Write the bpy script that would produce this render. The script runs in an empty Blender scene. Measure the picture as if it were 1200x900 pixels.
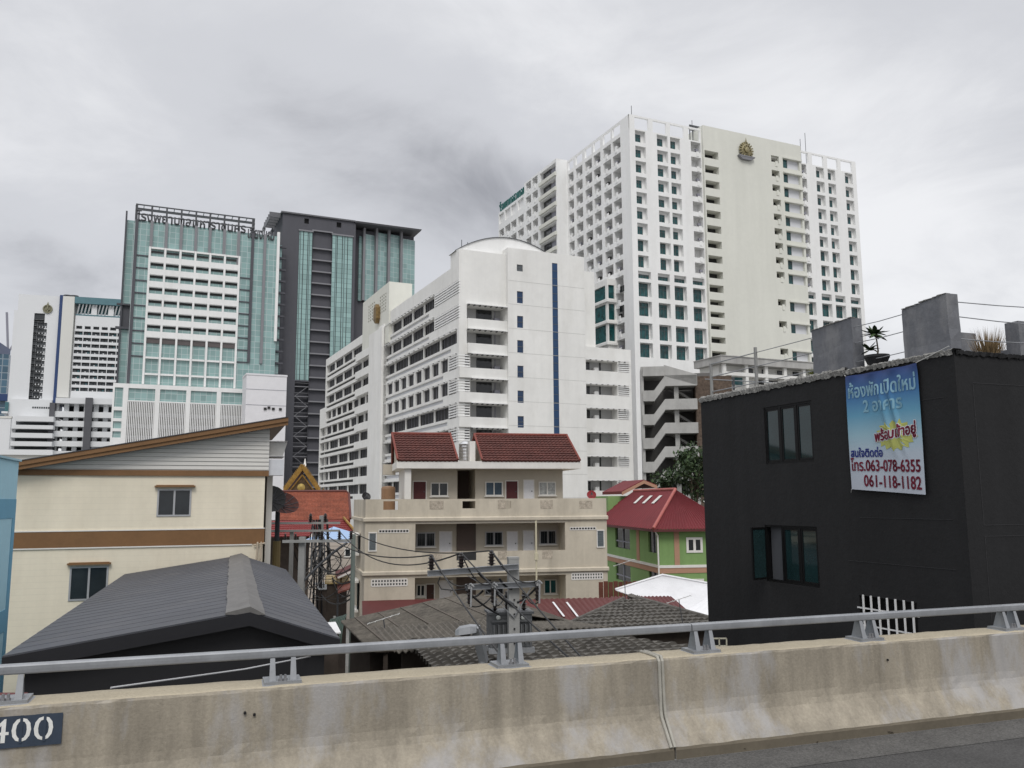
import bpy, math, random
from mathutils import Vector, Matrix
R = math.radians
random.seed(7)
scene = bpy.context.scene
col = scene.collection

# ------------------------------------------------------------------ camera, sky, sun, exposure
EYE = Vector((0, 0, 9.5))                  # seen from a bus on a flyover
FPX, PITCH, ROLL = 1000.0, R(7.75), R(0.3)
_ul = Vector((0, -math.sin(PITCH), math.cos(PITCH)))
_rl = Vector((1, 0, 0))
_rt = _rl * math.cos(ROLL) - _ul * math.sin(ROLL)
_up = _rl * math.sin(ROLL) + _ul * math.cos(ROLL)
_fw = Vector((0, math.cos(PITCH), math.sin(PITCH)))
cam_data = bpy.data.cameras.new('camera')
cam = bpy.data.objects.new('camera', cam_data)
col.objects.link(cam)
cam_data.sensor_width = 36
cam_data.lens = 36 * FPX / 1200
cam_data.clip_start, cam_data.clip_end = 0.1, 6000
cam.matrix_world = Matrix(((_rt.x, _up.x, -_fw.x, EYE.x), (_rt.y, _up.y, -_fw.y, EYE.y), (_rt.z, _up.z, -_fw.z, EYE.z), (0, 0, 0, 1)))
scene.camera = cam

SUN_EL, SUN_AZ = 50.0, 176.0               # sun elevation, and compass-like azimuth (0 = +Y, clockwise)
sun_data = bpy.data.lights.new('sun', 'SUN')
sun_data.energy, sun_data.angle, sun_data.color = 1.5, R(25), (1.0, 0.97, 0.92)
sun = bpy.data.objects.new('sun', sun_data)
col.objects.link(sun)
_sd = Vector((math.sin(R(SUN_AZ)) * math.cos(R(SUN_EL)), math.cos(R(SUN_AZ)) * math.cos(R(SUN_EL)), math.sin(R(SUN_EL))))
sun.rotation_euler = _sd.to_track_quat('Z', 'Y').to_euler()
sun.location = (0, -30, 60)

scene.view_settings.view_transform = 'Standard'
scene.view_settings.look = 'None'
scene.view_settings.exposure = 0.0
scene.view_settings.gamma = 1.0

world = bpy.data.worlds.new('World')
scene.world = world
world.use_nodes = True
wt = world.node_tree
wt.nodes.clear()
def wn(kind, **kw):
    n = wt.nodes.new(kind)
    for k, v in kw.items(): setattr(n, k, v)
    return n
def wmath(op, a, b=None, clamp=False):
    n = wn('ShaderNodeMath', operation=op, use_clamp=clamp)
    for i, v in enumerate((a, b)):
        if v is None: continue
        if isinstance(v, (int, float)): n.inputs[i].default_value = v
        else: wt.links.new(v, n.inputs[i])
    return n.outputs[0]
sky = wn('ShaderNodeTexSky', sky_type='NISHITA', sun_disc=False, sun_elevation=R(SUN_EL), sun_rotation=R(SUN_AZ))
tc = wn('ShaderNodeTexCoord')
sep = wn('ShaderNodeSeparateXYZ'); wt.links.new(tc.outputs['Generated'], sep.inputs[0])
elev = sep.outputs[2]
# flatten directions on to a cloud deck so that clouds shrink towards the horizon
den = wmath('ADD', wmath('MAXIMUM', elev, 0.0), 0.26)
comb = wn('ShaderNodeCombineXYZ')
wt.links.new(wmath('DIVIDE', sep.outputs[0], den), comb.inputs[0])
wt.links.new(wmath('DIVIDE', sep.outputs[1], den), comb.inputs[1])
def wnoise(scale, detail, rough, dist=0.0, off=(0, 0, 0)):
    m = wn('ShaderNodeMapping'); m.inputs['Location'].default_value = off
    wt.links.new(comb.outputs[0], m.inputs[0])
    n = wn('ShaderNodeTexNoise'); wt.links.new(m.outputs[0], n.inputs['Vector'])
    n.inputs['Scale'].default_value = scale; n.inputs['Detail'].default_value = detail
    n.inputs['Roughness'].default_value = rough; n.inputs['Distortion'].default_value = dist
    return n.outputs['Fac']
n1 = wnoise(0.75, 7, 0.52, 0.5, (3.1, 1.7, 0))
n2 = wnoise(2.3, 10, 0.6, 0.5, (0.4, 5.2, 2))
cl = wmath('ADD', wmath('MULTIPLY', n1, 0.55), wmath('MULTIPLY', n2, 0.45))
def blob(px, py, width):                   # a broad bank of cloud round one direction of the sky
    d = _rt * ((px - 600) / FPX) + _up * ((450 - py) / FPX) + _fw
    d.normalize()
    dot = wn('ShaderNodeVectorMath', operation='DOT_PRODUCT')
    nrm = wn('ShaderNodeVectorMath', operation='NORMALIZE'); wt.links.new(tc.outputs['Generated'], nrm.inputs[0])
    wt.links.new(nrm.outputs[0], dot.inputs[0]); dot.inputs[1].default_value = d
    x = wmath('SUBTRACT', 1.0, dot.outputs['Value'])
    return wmath('POWER', 2.71828, wmath('MULTIPLY', x, -1.0 / (1 - math.cos(width))))
BLOBS = [(545, 232, R(6), -0.16), (470, 175, R(4), -0.03), (620, 215, R(4), -0.06), (330, 190, R(9), -0.08), (150, 250, R(7), -0.04), (20, 330, R(6), -0.13), (1190, 200, R(6), -0.05), (650, 60, R(12), 0.05), (110, 200, R(6), 0.05),
         (1080, 330, R(8), 0.16), (60, 130, R(9), 0.07), (430, 60, R(9), 0.04), (950, 110, R(8), 0.08)]
tot = cl
for px, py, w_, a_ in BLOBS:
    tot = wmath('ADD', tot, wmath('MULTIPLY', blob(px, py, w_), a_))
ramp = wn('ShaderNodeValToRGB'); wt.links.new(tot, ramp.inputs[0])
ramp.color_ramp.interpolation = 'EASE'
e = ramp.color_ramp.elements
e[0].position, e[0].color = 0.13, (2.7, 2.75, 3.05, 1)
e[1].position, e[1].color = 0.72, (9.1, 9.15, 9.35, 1)
m_ = e.new(0.46); m_.color = (6.7, 6.8, 7.15, 1)
# the cloud deck is thinner, so brighter, overhead than low down
boost = wmath('ADD', 1.0, wmath('MULTIPLY', wmath('POWER', wmath('MAXIMUM', wmath('SUBTRACT', elev, 0.52), 0.0), 1.0), 3.2))
sc_ = wn('ShaderNodeVectorMath', operation='SCALE'); wt.links.new(ramp.outputs[0], sc_.inputs[0]); wt.links.new(boost, sc_.inputs['Scale'])
mix = wn('ShaderNodeMix', data_type='RGBA'); mix.inputs[0].default_value = 0.94
wt.links.new(sky.outputs[0], mix.inputs[6]); wt.links.new(sc_.outputs[0], mix.inputs[7])
bg = wn('ShaderNodeBackground'); bg.inputs[1].default_value = 0.1
wt.links.new(mix.outputs[2], bg.inputs[0])
wo = wn('ShaderNodeOutputWorld'); wt.links.new(bg.outputs[0], wo.inputs[0])

# ------------------------------------------------------------------ sight lines and frames
def ray(px, py):
    return _rt * ((px - 600) / FPX) + _up * ((450 - py) / FPX) + _fw
def at(px, py, Y):
    d = ray(px, py)
    return EYE + d * (Y / d.y)
def at_z(px, py, z):
    d = ray(px, py)
    return EYE + d * ((z - EYE.z) / d.z)
class Frame:
    """A building's own axes: x along its front, y into it, z up; origin on the ground."""
    def __init__(s, p, yaw):
        s.o = Vector((p.x, p.y, 0)); s.yaw = R(yaw)
        s.ex = Vector((math.cos(s.yaw), math.sin(s.yaw), 0)); s.ey = Vector((-math.sin(s.yaw), math.cos(s.yaw), 0))
    def front(s, px, py, v=0.0):
        d = ray(px, py); t = ((s.o - EYE).dot(s.ey) + v) / d.dot(s.ey)
        p = EYE + d * t - s.o
        return p.dot(s.ex), p.z
    def side(s, px, py, x=0.0):
        d = ray(px, py); t = ((s.o - EYE).dot(s.ex) + x) / d.dot(s.ex)
        p = EYE + d * t - s.o
        return p.dot(s.ey), p.z
    def fx(s, px, py, v=0.0): return s.front(px, py, v)[0]
    def fz(s, px, py, v=0.0): return s.front(px, py, v)[1]
    def sy(s, px, py, x=0.0): return s.side(px, py, x)[0]
    def sz(s, px, py, x=0.0): return s.side(px, py, x)[1]
    def loc(s, p):
        q = p - s.o
        return Vector((q.dot(s.ex), q.dot(s.ey), q.z))
    def world(s, x, y, z): return s.o + s.ex * x + s.ey * y + Vector((0, 0, z))
def crop(x0, y0, k):
    return lambda a, b: (x0 + a / k, y0 + b / k)

# ------------------------------------------------------------------ mesh and object helpers
class MB:
    def __init__(s): s.v = []; s.f = []; s.m = []
    def face(s, pts, m=0):
        i = len(s.v); s.v += [tuple(p) for p in pts]; s.f.append(tuple(range(i, i + len(pts)))); s.m.append(m)
    def box(s, x0, x1, y0, y1, z0, z1, m=0):
        if x1 < x0: x0, x1 = x1, x0
        if y1 < y0: y0, y1 = y1, y0
        if z1 < z0: z0, z1 = z1, z0
        i = len(s.v)
        s.v += [(x0, y0, z0), (x1, y0, z0), (x1, y1, z0), (x0, y1, z0), (x0, y0, z1), (x1, y0, z1), (x1, y1, z1), (x0, y1, z1)]
        for q in ((3, 2, 1, 0), (4, 5, 6, 7), (0, 1, 5, 4), (1, 2, 6, 5), (2, 3, 7, 6), (3, 0, 4, 7)):
            s.f.append(tuple(i + k for k in q)); s.m.append(m)
        return s
    def hexa(s, a, b, m=0):
        """bottom ring a, top ring b (same count)"""
        n = len(a); i = len(s.v)
        s.v += [tuple(p) for p in a] + [tuple(p) for p in b]
        s.f.append(tuple(range(i + n - 1, i - 1, -1))); s.m.append(m)
        s.f.append(tuple(range(i + n, i + 2 * n))); s.m.append(m)
        for k in range(n):
            j = (k + 1) % n
            s.f.append((i + k, i + j, i + n + j, i + n + k)); s.m.append(m)
        return s
    def bar(s, a, b, w, h=None, m=0):
        """square bar between two points"""
        a, b = Vector(a), Vector(b); h = h or w
        d = (b - a).normalized()
        up = Vector((0, 0, 1)) if abs(d.z) < 0.95 else Vector((0, 1, 0))
        sx = d.cross(up).normalized(); sy = sx.cross(d).normalized()
        q = [sx * (i * w / 2) + sy * (j * h / 2) for i, j in ((-1, -1), (1, -1), (1, 1), (-1, 1))]
        return s.hexa([a + k for k in q], [b + k for k in q], m)
    def tube(s, pts, r, n=8, m=0, caps=True):
        pts = [Vector(p) for p in pts]
        rs = r if isinstance(r, (list, tuple)) else [r] * len(pts)
        base = len(s.v); prev = None
        for k, p in enumerate(pts):
            d = (pts[min(k + 1, len(pts) - 1)] - pts[max(k - 1, 0)]).normalized()
            if prev is None:
                up = Vector((0, 0, 1)) if abs(d.z) < 0.9 else Vector((0, 1, 0))
                sx = d.cross(up).normalized()
            else:
                sx = (prev - d * prev.dot(d)).normalized()
            prev = sx; sy = d.cross(sx)
            for j in range(n):
                a = 2 * math.pi * j / n
                s.v.append(tuple(p + (sx * math.cos(a) + sy * math.sin(a)) * rs[k]))
        for k in range(len(pts) - 1):
            for j in range(n):
                j2 = (j + 1) % n
                s.f.append((base + k * n + j, base + k * n + j2, base + (k + 1) * n + j2, base + (k + 1) * n + j)); s.m.append(m)
        if caps:
            s.f.append(tuple(base + j for j in range(n - 1, -1, -1))); s.m.append(m)
            e_ = base + (len(pts) - 1) * n
            s.f.append(tuple(e_ + j for j in range(n))); s.m.append(m)
        return s
    def lathe(s, c, prof, n=16, m=0, axis='z'):
        c = Vector(c); base = len(s.v)
        for r_, z_ in prof:
            for j in range(n):
                a = 2 * math.pi * j / n
                q = (r_ * math.cos(a), r_ * math.sin(a), z_)
                if axis == 'y': q = (q[0], q[2], q[1])
                s.v.append(tuple(c + Vector(q)))
        for k in range(len(prof) - 1):
            for j in range(n):
                j2 = (j + 1) % n
                s.f.append((base + k * n + j, base + k * n + j2, base + (k + 1) * n + j2, base + (k + 1) * n + j)); s.m.append(m)
        s.f.append(tuple(base + j for j in range(n - 1, -1, -1))); s.m.append(m)
        e_ = base + (len(prof) - 1) * n
        s.f.append(tuple(e_ + j for j in range(n))); s.m.append(m)
        return s
    def wall(s, P, u0, u1, z0, z1, ops=(), m=0, rm=None):
        """a wall sheet through P(u, z, depth) with openings (ua, ub, za, zb, depth, back material or None)"""
        rm = m if rm is None else rm
        cl_ = [(max(u0, min(a, b)), min(u1, max(a, b)), max(z0, min(c, d)), min(z1, max(c, d)), dp, bk) for a, b, c, d, dp, bk in ops]
        cl_ = [o for o in cl_ if o[1] - o[0] > 1e-4 and o[3] - o[2] > 1e-4]
        rnd = lambda x: round(x, 4)
        us = sorted({rnd(u0), rnd(u1)} | {rnd(o[0]) for o in cl_} | {rnd(o[1]) for o in cl_})
        zs = sorted({rnd(z0), rnd(z1)} | {rnd(o[2]) for o in cl_} | {rnd(o[3]) for o in cl_})
        for j in range(len(zs) - 1):
            zc = (zs[j] + zs[j + 1]) / 2
            row = [o for o in cl_ if o[2] < zc < o[3]]
            start = None
            for i in range(len(us) - 1):
                uc = (us[i] + us[i + 1]) / 2
                hole = any(o[0] < uc < o[1] for o in row)
                if not hole and start is None: start = us[i]
                if (hole or i == len(us) - 2) and start is not None:
                    e_ = us[i] if hole else us[i + 1]
                    s.face([P(start, zs[j], 0), P(e_, zs[j], 0), P(e_, zs[j + 1], 0), P(start, zs[j + 1], 0)], m)
                    start = None
        for a, b, c, d, dp, bk in cl_:
            s.face([P(a, c, 0), P(a, d, 0), P(a, d, dp), P(a, c, dp)], rm)
            s.face([P(b, c, 0), P(b, c, dp), P(b, d, dp), P(b, d, 0)], rm)
            s.face([P(a, d, 0), P(b, d, 0), P(b, d, dp), P(a, d, dp)], rm)
            s.face([P(a, c, 0), P(a, c, dp), P(b, c, dp), P(b, c, 0)], rm)
            if bk is not None:
                s.face([P(a, c, dp), P(b, c, dp), P(b, d, dp), P(a, d, dp)], bk)
        return s
    def build(s, name, mats, parent=None, smooth=False, loc=None, rotz=0.0, mesh=None):
        me = mesh or s.mesh(name, mats, smooth)
        o = bpy.data.objects.new(name, me); col.objects.link(o)
        if parent is not None: o.parent = parent
        if loc is not None: o.location = loc
        o.rotation_euler.z = rotz
        return o
    def mesh(s, name, mats, smooth=False):
        me = bpy.data.meshes.new(name)
        me.from_pydata(s.v, [], s.f)
        for k in (mats if isinstance(mats, (list, tuple)) else [mats]): me.materials.append(k)
        me.polygons.foreach_set('material_index', s.m)
        if smooth: me.polygons.foreach_set('use_smooth', [True] * len(s.f))
        me.update()
        return me
def front_P(v=0.0): return lambda u, z, d: (u, v + d, z)
def side_P(x=0.0): return lambda u, z, d: (x + d, u, z)
def tag(o, label=None, cat=None, group=None, kind=None):
    if label: o['label'] = label
    if cat: o['category'] = cat
    if group: o['group'] = group
    if kind: o['kind'] = kind
    return o
def thing(name, F, label, cat, group=None):
    o = bpy.data.objects.new(name, None); col.objects.link(o)
    o.empty_display_size = 0.3
    if isinstance(F, Frame):
        o.location = F.o; o.rotation_euler.z = F.yaw
    else: o.location = F
    return tag(o, label, cat, group)
def inst(name, me, parent, loc, rotz=0.0):
    o = bpy.data.objects.new(name, me); col.objects.link(o); o.parent = parent; o.location = loc; o.rotation_euler.z = rotz
    return o
def copy_tree(o, parent=None):
    c = o.copy(); col.objects.link(c); c.parent = parent
    for ch in [k for k in bpy.data.objects if k.parent is o]: copy_tree(ch, c)
    return c
def text_mesh(body, size, depth=0.02, align='CENTER', bold=0.0):
    cu = bpy.data.curves.new('lettering', 'FONT'); cu.body = body; cu.size = size; cu.extrude = depth; cu.align_x = align; cu.resolution_u = 3; cu.offset = bold
    o = bpy.data.objects.new('lettering', cu); col.objects.link(o)
    bpy.context.view_layer.update()
    me = bpy.data.meshes.new_from_object(o.evaluated_get(bpy.context.evaluated_depsgraph_get()))
    bpy.data.objects.remove(o); bpy.data.curves.remove(cu)
    return me
def fit_text(body, x0, x1, z0, z1, y, bold=0.0, slant=0.0):
    """lettering mesh filling the box x0..x1, z0..z1 in a front plane at y"""
    me = text_mesh(body, 1.0, 0.0, bold=bold)
    xs = [v.co.x for v in me.vertices]; ys = [v.co.y for v in me.vertices]
    ax, bx, ay, by = min(xs), max(xs), min(ys), max(ys)
    for v in me.vertices:
        u = (v.co.x - ax) / (bx - ax); w = (v.co.y - ay) / (by - ay)
        v.co = (x0 + (x1 - x0) * u, y, z0 + (z1 - z0) * w + slant * u)
    me.update()
    return me
# ------------------------------------------------------------------ materials
def M(name, base, rough=0.8, var=0.12, scale=0.6, fine=0.06, fine_scale=8.0, streak=0.0, streak_scale=1.2, metal=0.0, spec=0.35, bump=0.0, bump_scale=20.0, stain=None, stain_amt=0.0, stain_scale=0.35, courses=0.0, stain_soft=0.72):
    m = bpy.data.materials.new(name); m.use_nodes = True
    t = m.node_tree; n = t.nodes; L = t.links
    b = n['Principled BSDF']
    b.inputs['Roughness'].default_value = rough; b.inputs['Metallic'].default_value = metal
    b.inputs['Specular IOR Level'].default_value = spec
    geo = n.new('ShaderNodeNewGeometry')
    def noise(sc, det=5, st=(1, 1, 1), rgh=0.6):
        mp = n.new('ShaderNodeMapping'); mp.inputs['Scale'].default_value = st
        L.new(geo.outputs['Position'], mp.inputs[0])
        k = n.new('ShaderNodeTexNoise'); k.inputs['Scale'].default_value = sc; k.inputs['Detail'].default_value = det; k.inputs['Roughness'].default_value = rgh
        L.new(mp.outputs[0], k.inputs['Vector']); return k.outputs['Fac']
    def mul(sock, amt, centre=0.5):
        r = n.new('ShaderNodeMapRange'); r.inputs['From Min'].default_value = 0.25; r.inputs['From Max'].default_value = 0.75
        r.inputs['To Min'].default_value = 1 - amt; r.inputs['To Max'].default_value = 1 + amt * 0.6
        L.new(sock, r.inputs[0]); return r.outputs[0]
    facs = [mul(noise(scale), var)]
    if fine: facs.append(mul(noise(fine_scale, 4), fine))
    if streak: facs.append(mul(noise(streak_scale, 5, (1, 1, 0.07)), streak))
    f = facs[0]
    for g in facs[1:]:
        k = n.new('ShaderNodeMath'); k.operation = 'MULTIPLY'; L.new(f, k.inputs[0]); L.new(g, k.inputs[1]); f = k.outputs[0]
    sc = n.new('ShaderNodeVectorMath'); sc.operation = 'SCALE'; sc.inputs[0].default_value = base[:3]; L.new(f, sc.inputs['Scale'])
    out = sc.outputs[0]
    if courses:                            # faint courses of block showing through the render
        sx = n.new('ShaderNodeSeparateXYZ'); L.new(geo.outputs['Position'], sx.inputs[0])
        a = n.new('ShaderNodeMath'); a.operation = 'DIVIDE'; L.new(sx.outputs[2], a.inputs[0]); a.inputs[1].default_value = courses
        fr = n.new('ShaderNodeMath'); fr.operation = 'FRACT'; L.new(a.outputs[0], fr.inputs[0])
        lt = n.new('ShaderNodeMath'); lt.operation = 'LESS_THAN'; L.new(fr.outputs[0], lt.inputs[0]); lt.inputs[1].default_value = 0.12
        am = n.new('ShaderNodeMath'); am.operation = 'MULTIPLY'; L.new(lt.outputs[0], am.inputs[0]); L.new(noise(0.8, 4), am.inputs[1])
        sb = n.new('ShaderNodeMath'); sb.operation = 'MULTIPLY_ADD'; L.new(am.outputs[0], sb.inputs[0]); sb.inputs[1].default_value = -0.08; sb.inputs[2].default_value = 1.0
        s2 = n.new('ShaderNodeVectorMath'); s2.operation = 'SCALE'; L.new(out, s2.inputs[0]); L.new(sb.outputs[0], s2.inputs['Scale']); out = s2.outputs[0]
    if stain:
        r = n.new('ShaderNodeMapRange'); r.inputs['From Min'].default_value = 0.5; r.inputs['From Max'].default_value = stain_soft; r.inputs['To Max'].default_value = stain_amt
        L.new(noise(stain_scale, 8, (1, 1, 0.35), 0.65), r.inputs[0])
        mx = n.new('ShaderNodeMix'); mx.data_type = 'RGBA'; L.new(r.outputs[0], mx.inputs[0]); L.new(out, mx.inputs[6]); mx.inputs[7].default_value = (*stain, 1); out = mx.outputs[2]
    L.new(out, b.inputs['Base Color'])
    if bump:
        bp = n.new('ShaderNodeBump'); bp.inputs['Strength'].default_value = bump; bp.inputs['Distance'].default_value = 0.05
        L.new(noise(bump_scale, 4), bp.inputs['Height']); L.new(bp.outputs[0], b.inputs['Normal'])
    return m
def grid_glass(name, base, line, px, pz, lw=0.08, rough=0.12, spec=0.6, var=0.25, lwz=None):
    """curtain wall: panes of slightly differing tint between thin mullions, laid out along the wall"""
    m = bpy.data.materials.new(name); m.use_nodes = True
    t = m.node_tree; n = t.nodes; L = t.links; b = n['Principled BSDF']
    tcn = n.new('ShaderNodeTexCoord'); sp = n.new('ShaderNodeSeparateXYZ'); L.new(tcn.outputs['Object'], sp.inputs[0])
    def mt(op, a, bb=None):
        k = n.new('ShaderNodeMath'); k.operation = op
        for i, v in enumerate((a, bb)):
            if v is None: continue
            if isinstance(v, (int, float)): k.inputs[i].default_value = v
            else: L.new(v, k.inputs[i])
        return k.outputs[0]
    u = mt('ADD', sp.outputs[0], sp.outputs[1])
    uu, zz = mt('DIVIDE', u, px), mt('DIVIDE', sp.outputs[2], pz)
    lu = mt('LESS_THAN', mt('FRACT', uu), lw / px); lz = mt('LESS_THAN', mt('FRACT', zz), (lwz or lw) / pz)
    ln = mt('MAXIMUM', lu, lz)
    cb = n.new('ShaderNodeCombineXYZ'); L.new(mt('FLOOR', uu), cb.inputs[0]); L.new(mt('FLOOR', zz), cb.inputs[1])
    wnz = n.new('ShaderNodeTexWhiteNoise'); wnz.noise_dimensions = '2D'; L.new(cb.outputs[0], wnz.inputs['Vector'])
    r = n.new('ShaderNodeMapRange'); r.inputs['To Min'].default_value = 1 - var; r.inputs['To Max'].default_value = 1 + var * 0.6; L.new(wnz.outputs['Value'], r.inputs[0])
    sc = n.new('ShaderNodeVectorMath'); sc.operation = 'SCALE'; sc.inputs[0].default_value = base; L.new(r.outputs[0], sc.inputs['Scale'])
    mx = n.new('ShaderNodeMix'); mx.data_type = 'RGBA'; L.new(ln, mx.inputs[0]); L.new(sc.outputs[0], mx.inputs[6]); mx.inputs[7].default_value = (*line, 1)
    L.new(mx.outputs[2], b.inputs['Base Color'])
    b.inputs['Roughness'].default_value = rough; b.inputs['Specular IOR Level'].default_value = spec
    nz = n.new('ShaderNodeTexNoise'); nz.inputs['Scale'].default_value = 0.25; L.new(tcn.outputs['Object'], nz.inputs['Vector'])
    bp = n.new('ShaderNodeBump'); bp.inputs['Strength'].default_value = 0.15; bp.inputs['Distance'].default_value = 0.3; L.new(nz.outputs['Fac'], bp.inputs['Height']); L.new(bp.outputs[0], b.inputs['Normal'])
    return m
def glass(name, base, rough=0.06, spec=0.5, var=0.5):
    return M(name, base, rough, var, 0.9, 0.0, spec=spec)
white = M('white_plaster', (0.80, 0.80, 0.79), 0.85, 0.04, 0.08, 0.03, 1.2, 0.05, 0.5, stain=(0.55, 0.54, 0.51), stain_amt=0.22, stain_scale=0.35)
white_dirty = M('weathered_white_plaster', (0.76, 0.755, 0.73), 0.85, 0.06, 0.1, 0.04, 1.0, 0.06, 0.7, stain=(0.45, 0.43, 0.38), stain_amt=0.22, stain_scale=0.3)
panel_cream = M('tower_cream_panel', (0.66, 0.66, 0.60), 0.85, 0.04, 0.07, 0.03, 1.0, 0.05, 0.5)
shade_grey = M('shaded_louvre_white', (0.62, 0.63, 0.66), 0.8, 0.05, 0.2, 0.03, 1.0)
dark_in = M('dark_interior', (0.035, 0.035, 0.036), 0.7, 0.4, 0.4, 0.2, 2.0)
dark_win = glass('dark_window_glass', (0.022, 0.024, 0.026), 0.08)
teal_win = glass('teal_window_glass', (0.012, 0.075, 0.078), 0.08, 0.5, 0.9)
blue_win = glass('blue_window_glass', (0.016, 0.045, 0.11), 0.1)
far_win = glass('grey_window_glass', (0.10, 0.11, 0.12), 0.15)
lilac = M('screen_grey', (0.26, 0.26, 0.30), 0.7, 0.08, 0.3)
charcoal = M('charcoal_cladding', (0.085, 0.085, 0.098), 0.7, 0.06, 0.1, 0.05, 1.0, 0.06)
charcoal_light = M('charcoal_edge', (0.22, 0.22, 0.235), 0.6, 0.06, 0.3)
green_cw = grid_glass('green_curtain_glass', (0.255, 0.385, 0.375), (0.47, 0.54, 0.54), 1.65, 1.8, 0.10, 0.14, 0.5, 0.16)
green_cw2 = grid_glass('green_strip_glass', (0.285, 0.43, 0.415), (0.13, 0.19, 0.19), 3.0, 1.7, 0.35, 0.14, 0.5, 0.14, 0.12)
mullion = M('dark_mullion', (0.10, 0.11, 0.115), 0.5, 0.05)
steel_dark = M('dark_steel', (0.075, 0.078, 0.085), 0.5, 0.1)
steel = M('galvanised_steel', (0.30, 0.31, 0.325), 0.45, 0.16, 3.0, 0.08, 30.0, 0.12, 6.0, metal=0.35, spec=0.5)
gold = M('gilded_metal', (0.30, 0.26, 0.15), 0.4, 0.6, 1.2, metal=0.5)
blue_strip = M('blue_panel', (0.022, 0.06, 0.14), 0.3, 0.2, 0.4)
niche_shade = M('shaded_balcony_back', (0.19, 0.19, 0.195), 0.85, 0.35, 0.3)  # shade inside the niches put into the grey of their back walls

# near materials
def roof_sheet(name, base, pitch, axis, **kw): pass
concrete = M('barrier_concrete', (0.325, 0.288, 0.228), 0.9, 0.2, 1.2, 0.15, 34.0, 0.34, 5.0, bump=0.15, bump_scale=40.0, stain=(0.37, 0.367, 0.375), stain_amt=0.6, stain_scale=1.5, stain_soft=0.63)
concrete_top = M('barrier_top_concrete', (0.40, 0.35, 0.26), 0.9, 0.15, 1.5, 0.14, 30.0, bump=0.3, bump_scale=60.0)
pole_concrete = M('pole_concrete', (0.30, 0.30, 0.29), 0.9, 0.12, 1.5, 0.1, 20.0, 0.1, 3.0)
asphalt = M('asphalt', (0.072, 0.07, 0.068), 0.85, 0.25, 1.2, 0.55, 45.0, bump=0.5, bump_scale=90.0)
asphalt_edge = M('gravelly_road_edge', (0.11, 0.106, 0.10), 0.9, 0.25, 2.5, 0.6, 45.0, bump=0.5, bump_scale=80.0)
sealant = M('joint_sealant', (0.36, 0.345, 0.30), 0.8, 0.15, 8.0)
black_wall = M('black_render', (0.0165, 0.0165, 0.0175), 0.8, 0.12, 0.4, 0.12, 6.0, 0.16, 2.2, spec=0.28, bump=0.15, bump_scale=10.0, stain=(0.028, 0.028, 0.029), stain_amt=0.4, stain_scale=0.45)
mortar = M('rough_mortar', (0.27, 0.265, 0.25), 0.95, 0.35, 3.0, 0.4, 22.0, bump=0.9, bump_scale=24.0)
grey_paint = M('grey_painted_block', (0.15, 0.155, 0.17), 0.85, 0.14, 1.0, 0.12, 9.0, 0.2, 1.4, bump=0.18, bump_scale=7.0, stain=(0.24, 0.24, 0.245), stain_amt=0.6, stain_scale=1.6, stain_soft=0.62)
near_glass = glass('tinted_window_glass', (0.012, 0.03, 0.032), 0.05, 0.6)
clear_glass = glass('dark_house_glass', (0.02, 0.024, 0.027), 0.06, 0.5)
black_frame = M('black_frame', (0.005, 0.005, 0.0055), 0.5, 0.1, spec=0.2)
alu = M('aluminium_frame', (0.42, 0.42, 0.43), 0.45, 0.08, 3.0, metal=0.3)
cream = M('cream_render', (0.76, 0.69, 0.55), 0.85, 0.05, 0.5, 0.03, 6.0, 0.09, 1.3, stain=(0.55, 0.48, 0.37), stain_amt=0.3, stain_scale=0.9, courses=0.21)
brown_trim = M('brown_trim', (0.20, 0.105, 0.045), 0.65, 0.14, 1.2, 0.08, 8.0)
siding = M('grey_siding', (0.60, 0.585, 0.55), 0.7, 0.04, 0.6, 0.03, 5.0)
soffit_m = M('brown_soffit', (0.21, 0.17, 0.135), 0.8, 0.1, 1.0)
light_blue = M('light_blue_render', (0.38, 0.62, 0.72), 0.8, 0.05, 0.6, 0.04, 6.0)
mid_blue = M('mid_blue_render', (0.15, 0.36, 0.50), 0.8, 0.06, 0.6, 0.04, 6.0)
shed_metal = M('grey_metal_roofing', (0.060, 0.063, 0.074), 0.62, 0.2, 0.35, 0.1, 8.0, spec=0.45, stain=(0.10, 0.098, 0.10), stain_amt=0.5, stain_scale=0.8)
shed_cap = M('weathered_ridge_cap', (0.135, 0.13, 0.125), 0.6, 0.22, 2.0, 0.12, 14.0)
shed_black = M('black_shed_sheet', (0.012, 0.012, 0.014), 0.6, 0.12, 0.8)
beige = M('beige_render', (0.555, 0.50, 0.405), 0.88, 0.07, 0.5, 0.05, 5.0, 0.16, 1.3, stain=(0.20, 0.17, 0.13), stain_amt=0.4, stain_scale=0.7)
beige_in = M('beige_gallery_wall', (0.50, 0.455, 0.38), 0.88, 0.06, 0.6, 0.04, 5.0)
offwhite = M('offwhite_trim', (0.72, 0.70, 0.66), 0.8, 0.06, 0.8, 0.04, 5.0, 0.06, 1.5)
tile_red = M('red_clay_tile', (0.098, 0.030, 0.023), 0.8, 0.35, 1.2, 0.35, 7.0)
tile_edge = M('red_ridge_tile', (0.19, 0.046, 0.032), 0.7, 0.25, 2.5, 0.2, 9.0)
door_maroon = M('maroon_door', (0.085, 0.020, 0.022), 0.6, 0.1, 2.0)
door_white = M('white_door', (0.72, 0.72, 0.74), 0.6, 0.03, 2.0)
door_brown = M('brown_door', (0.06, 0.026, 0.018), 0.6, 0.2, 3.0)
stain_steel = M('stainless_tank', (0.50, 0.50, 0.50), 0.28, 0.25, 2.0, metal=0.8)
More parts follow.
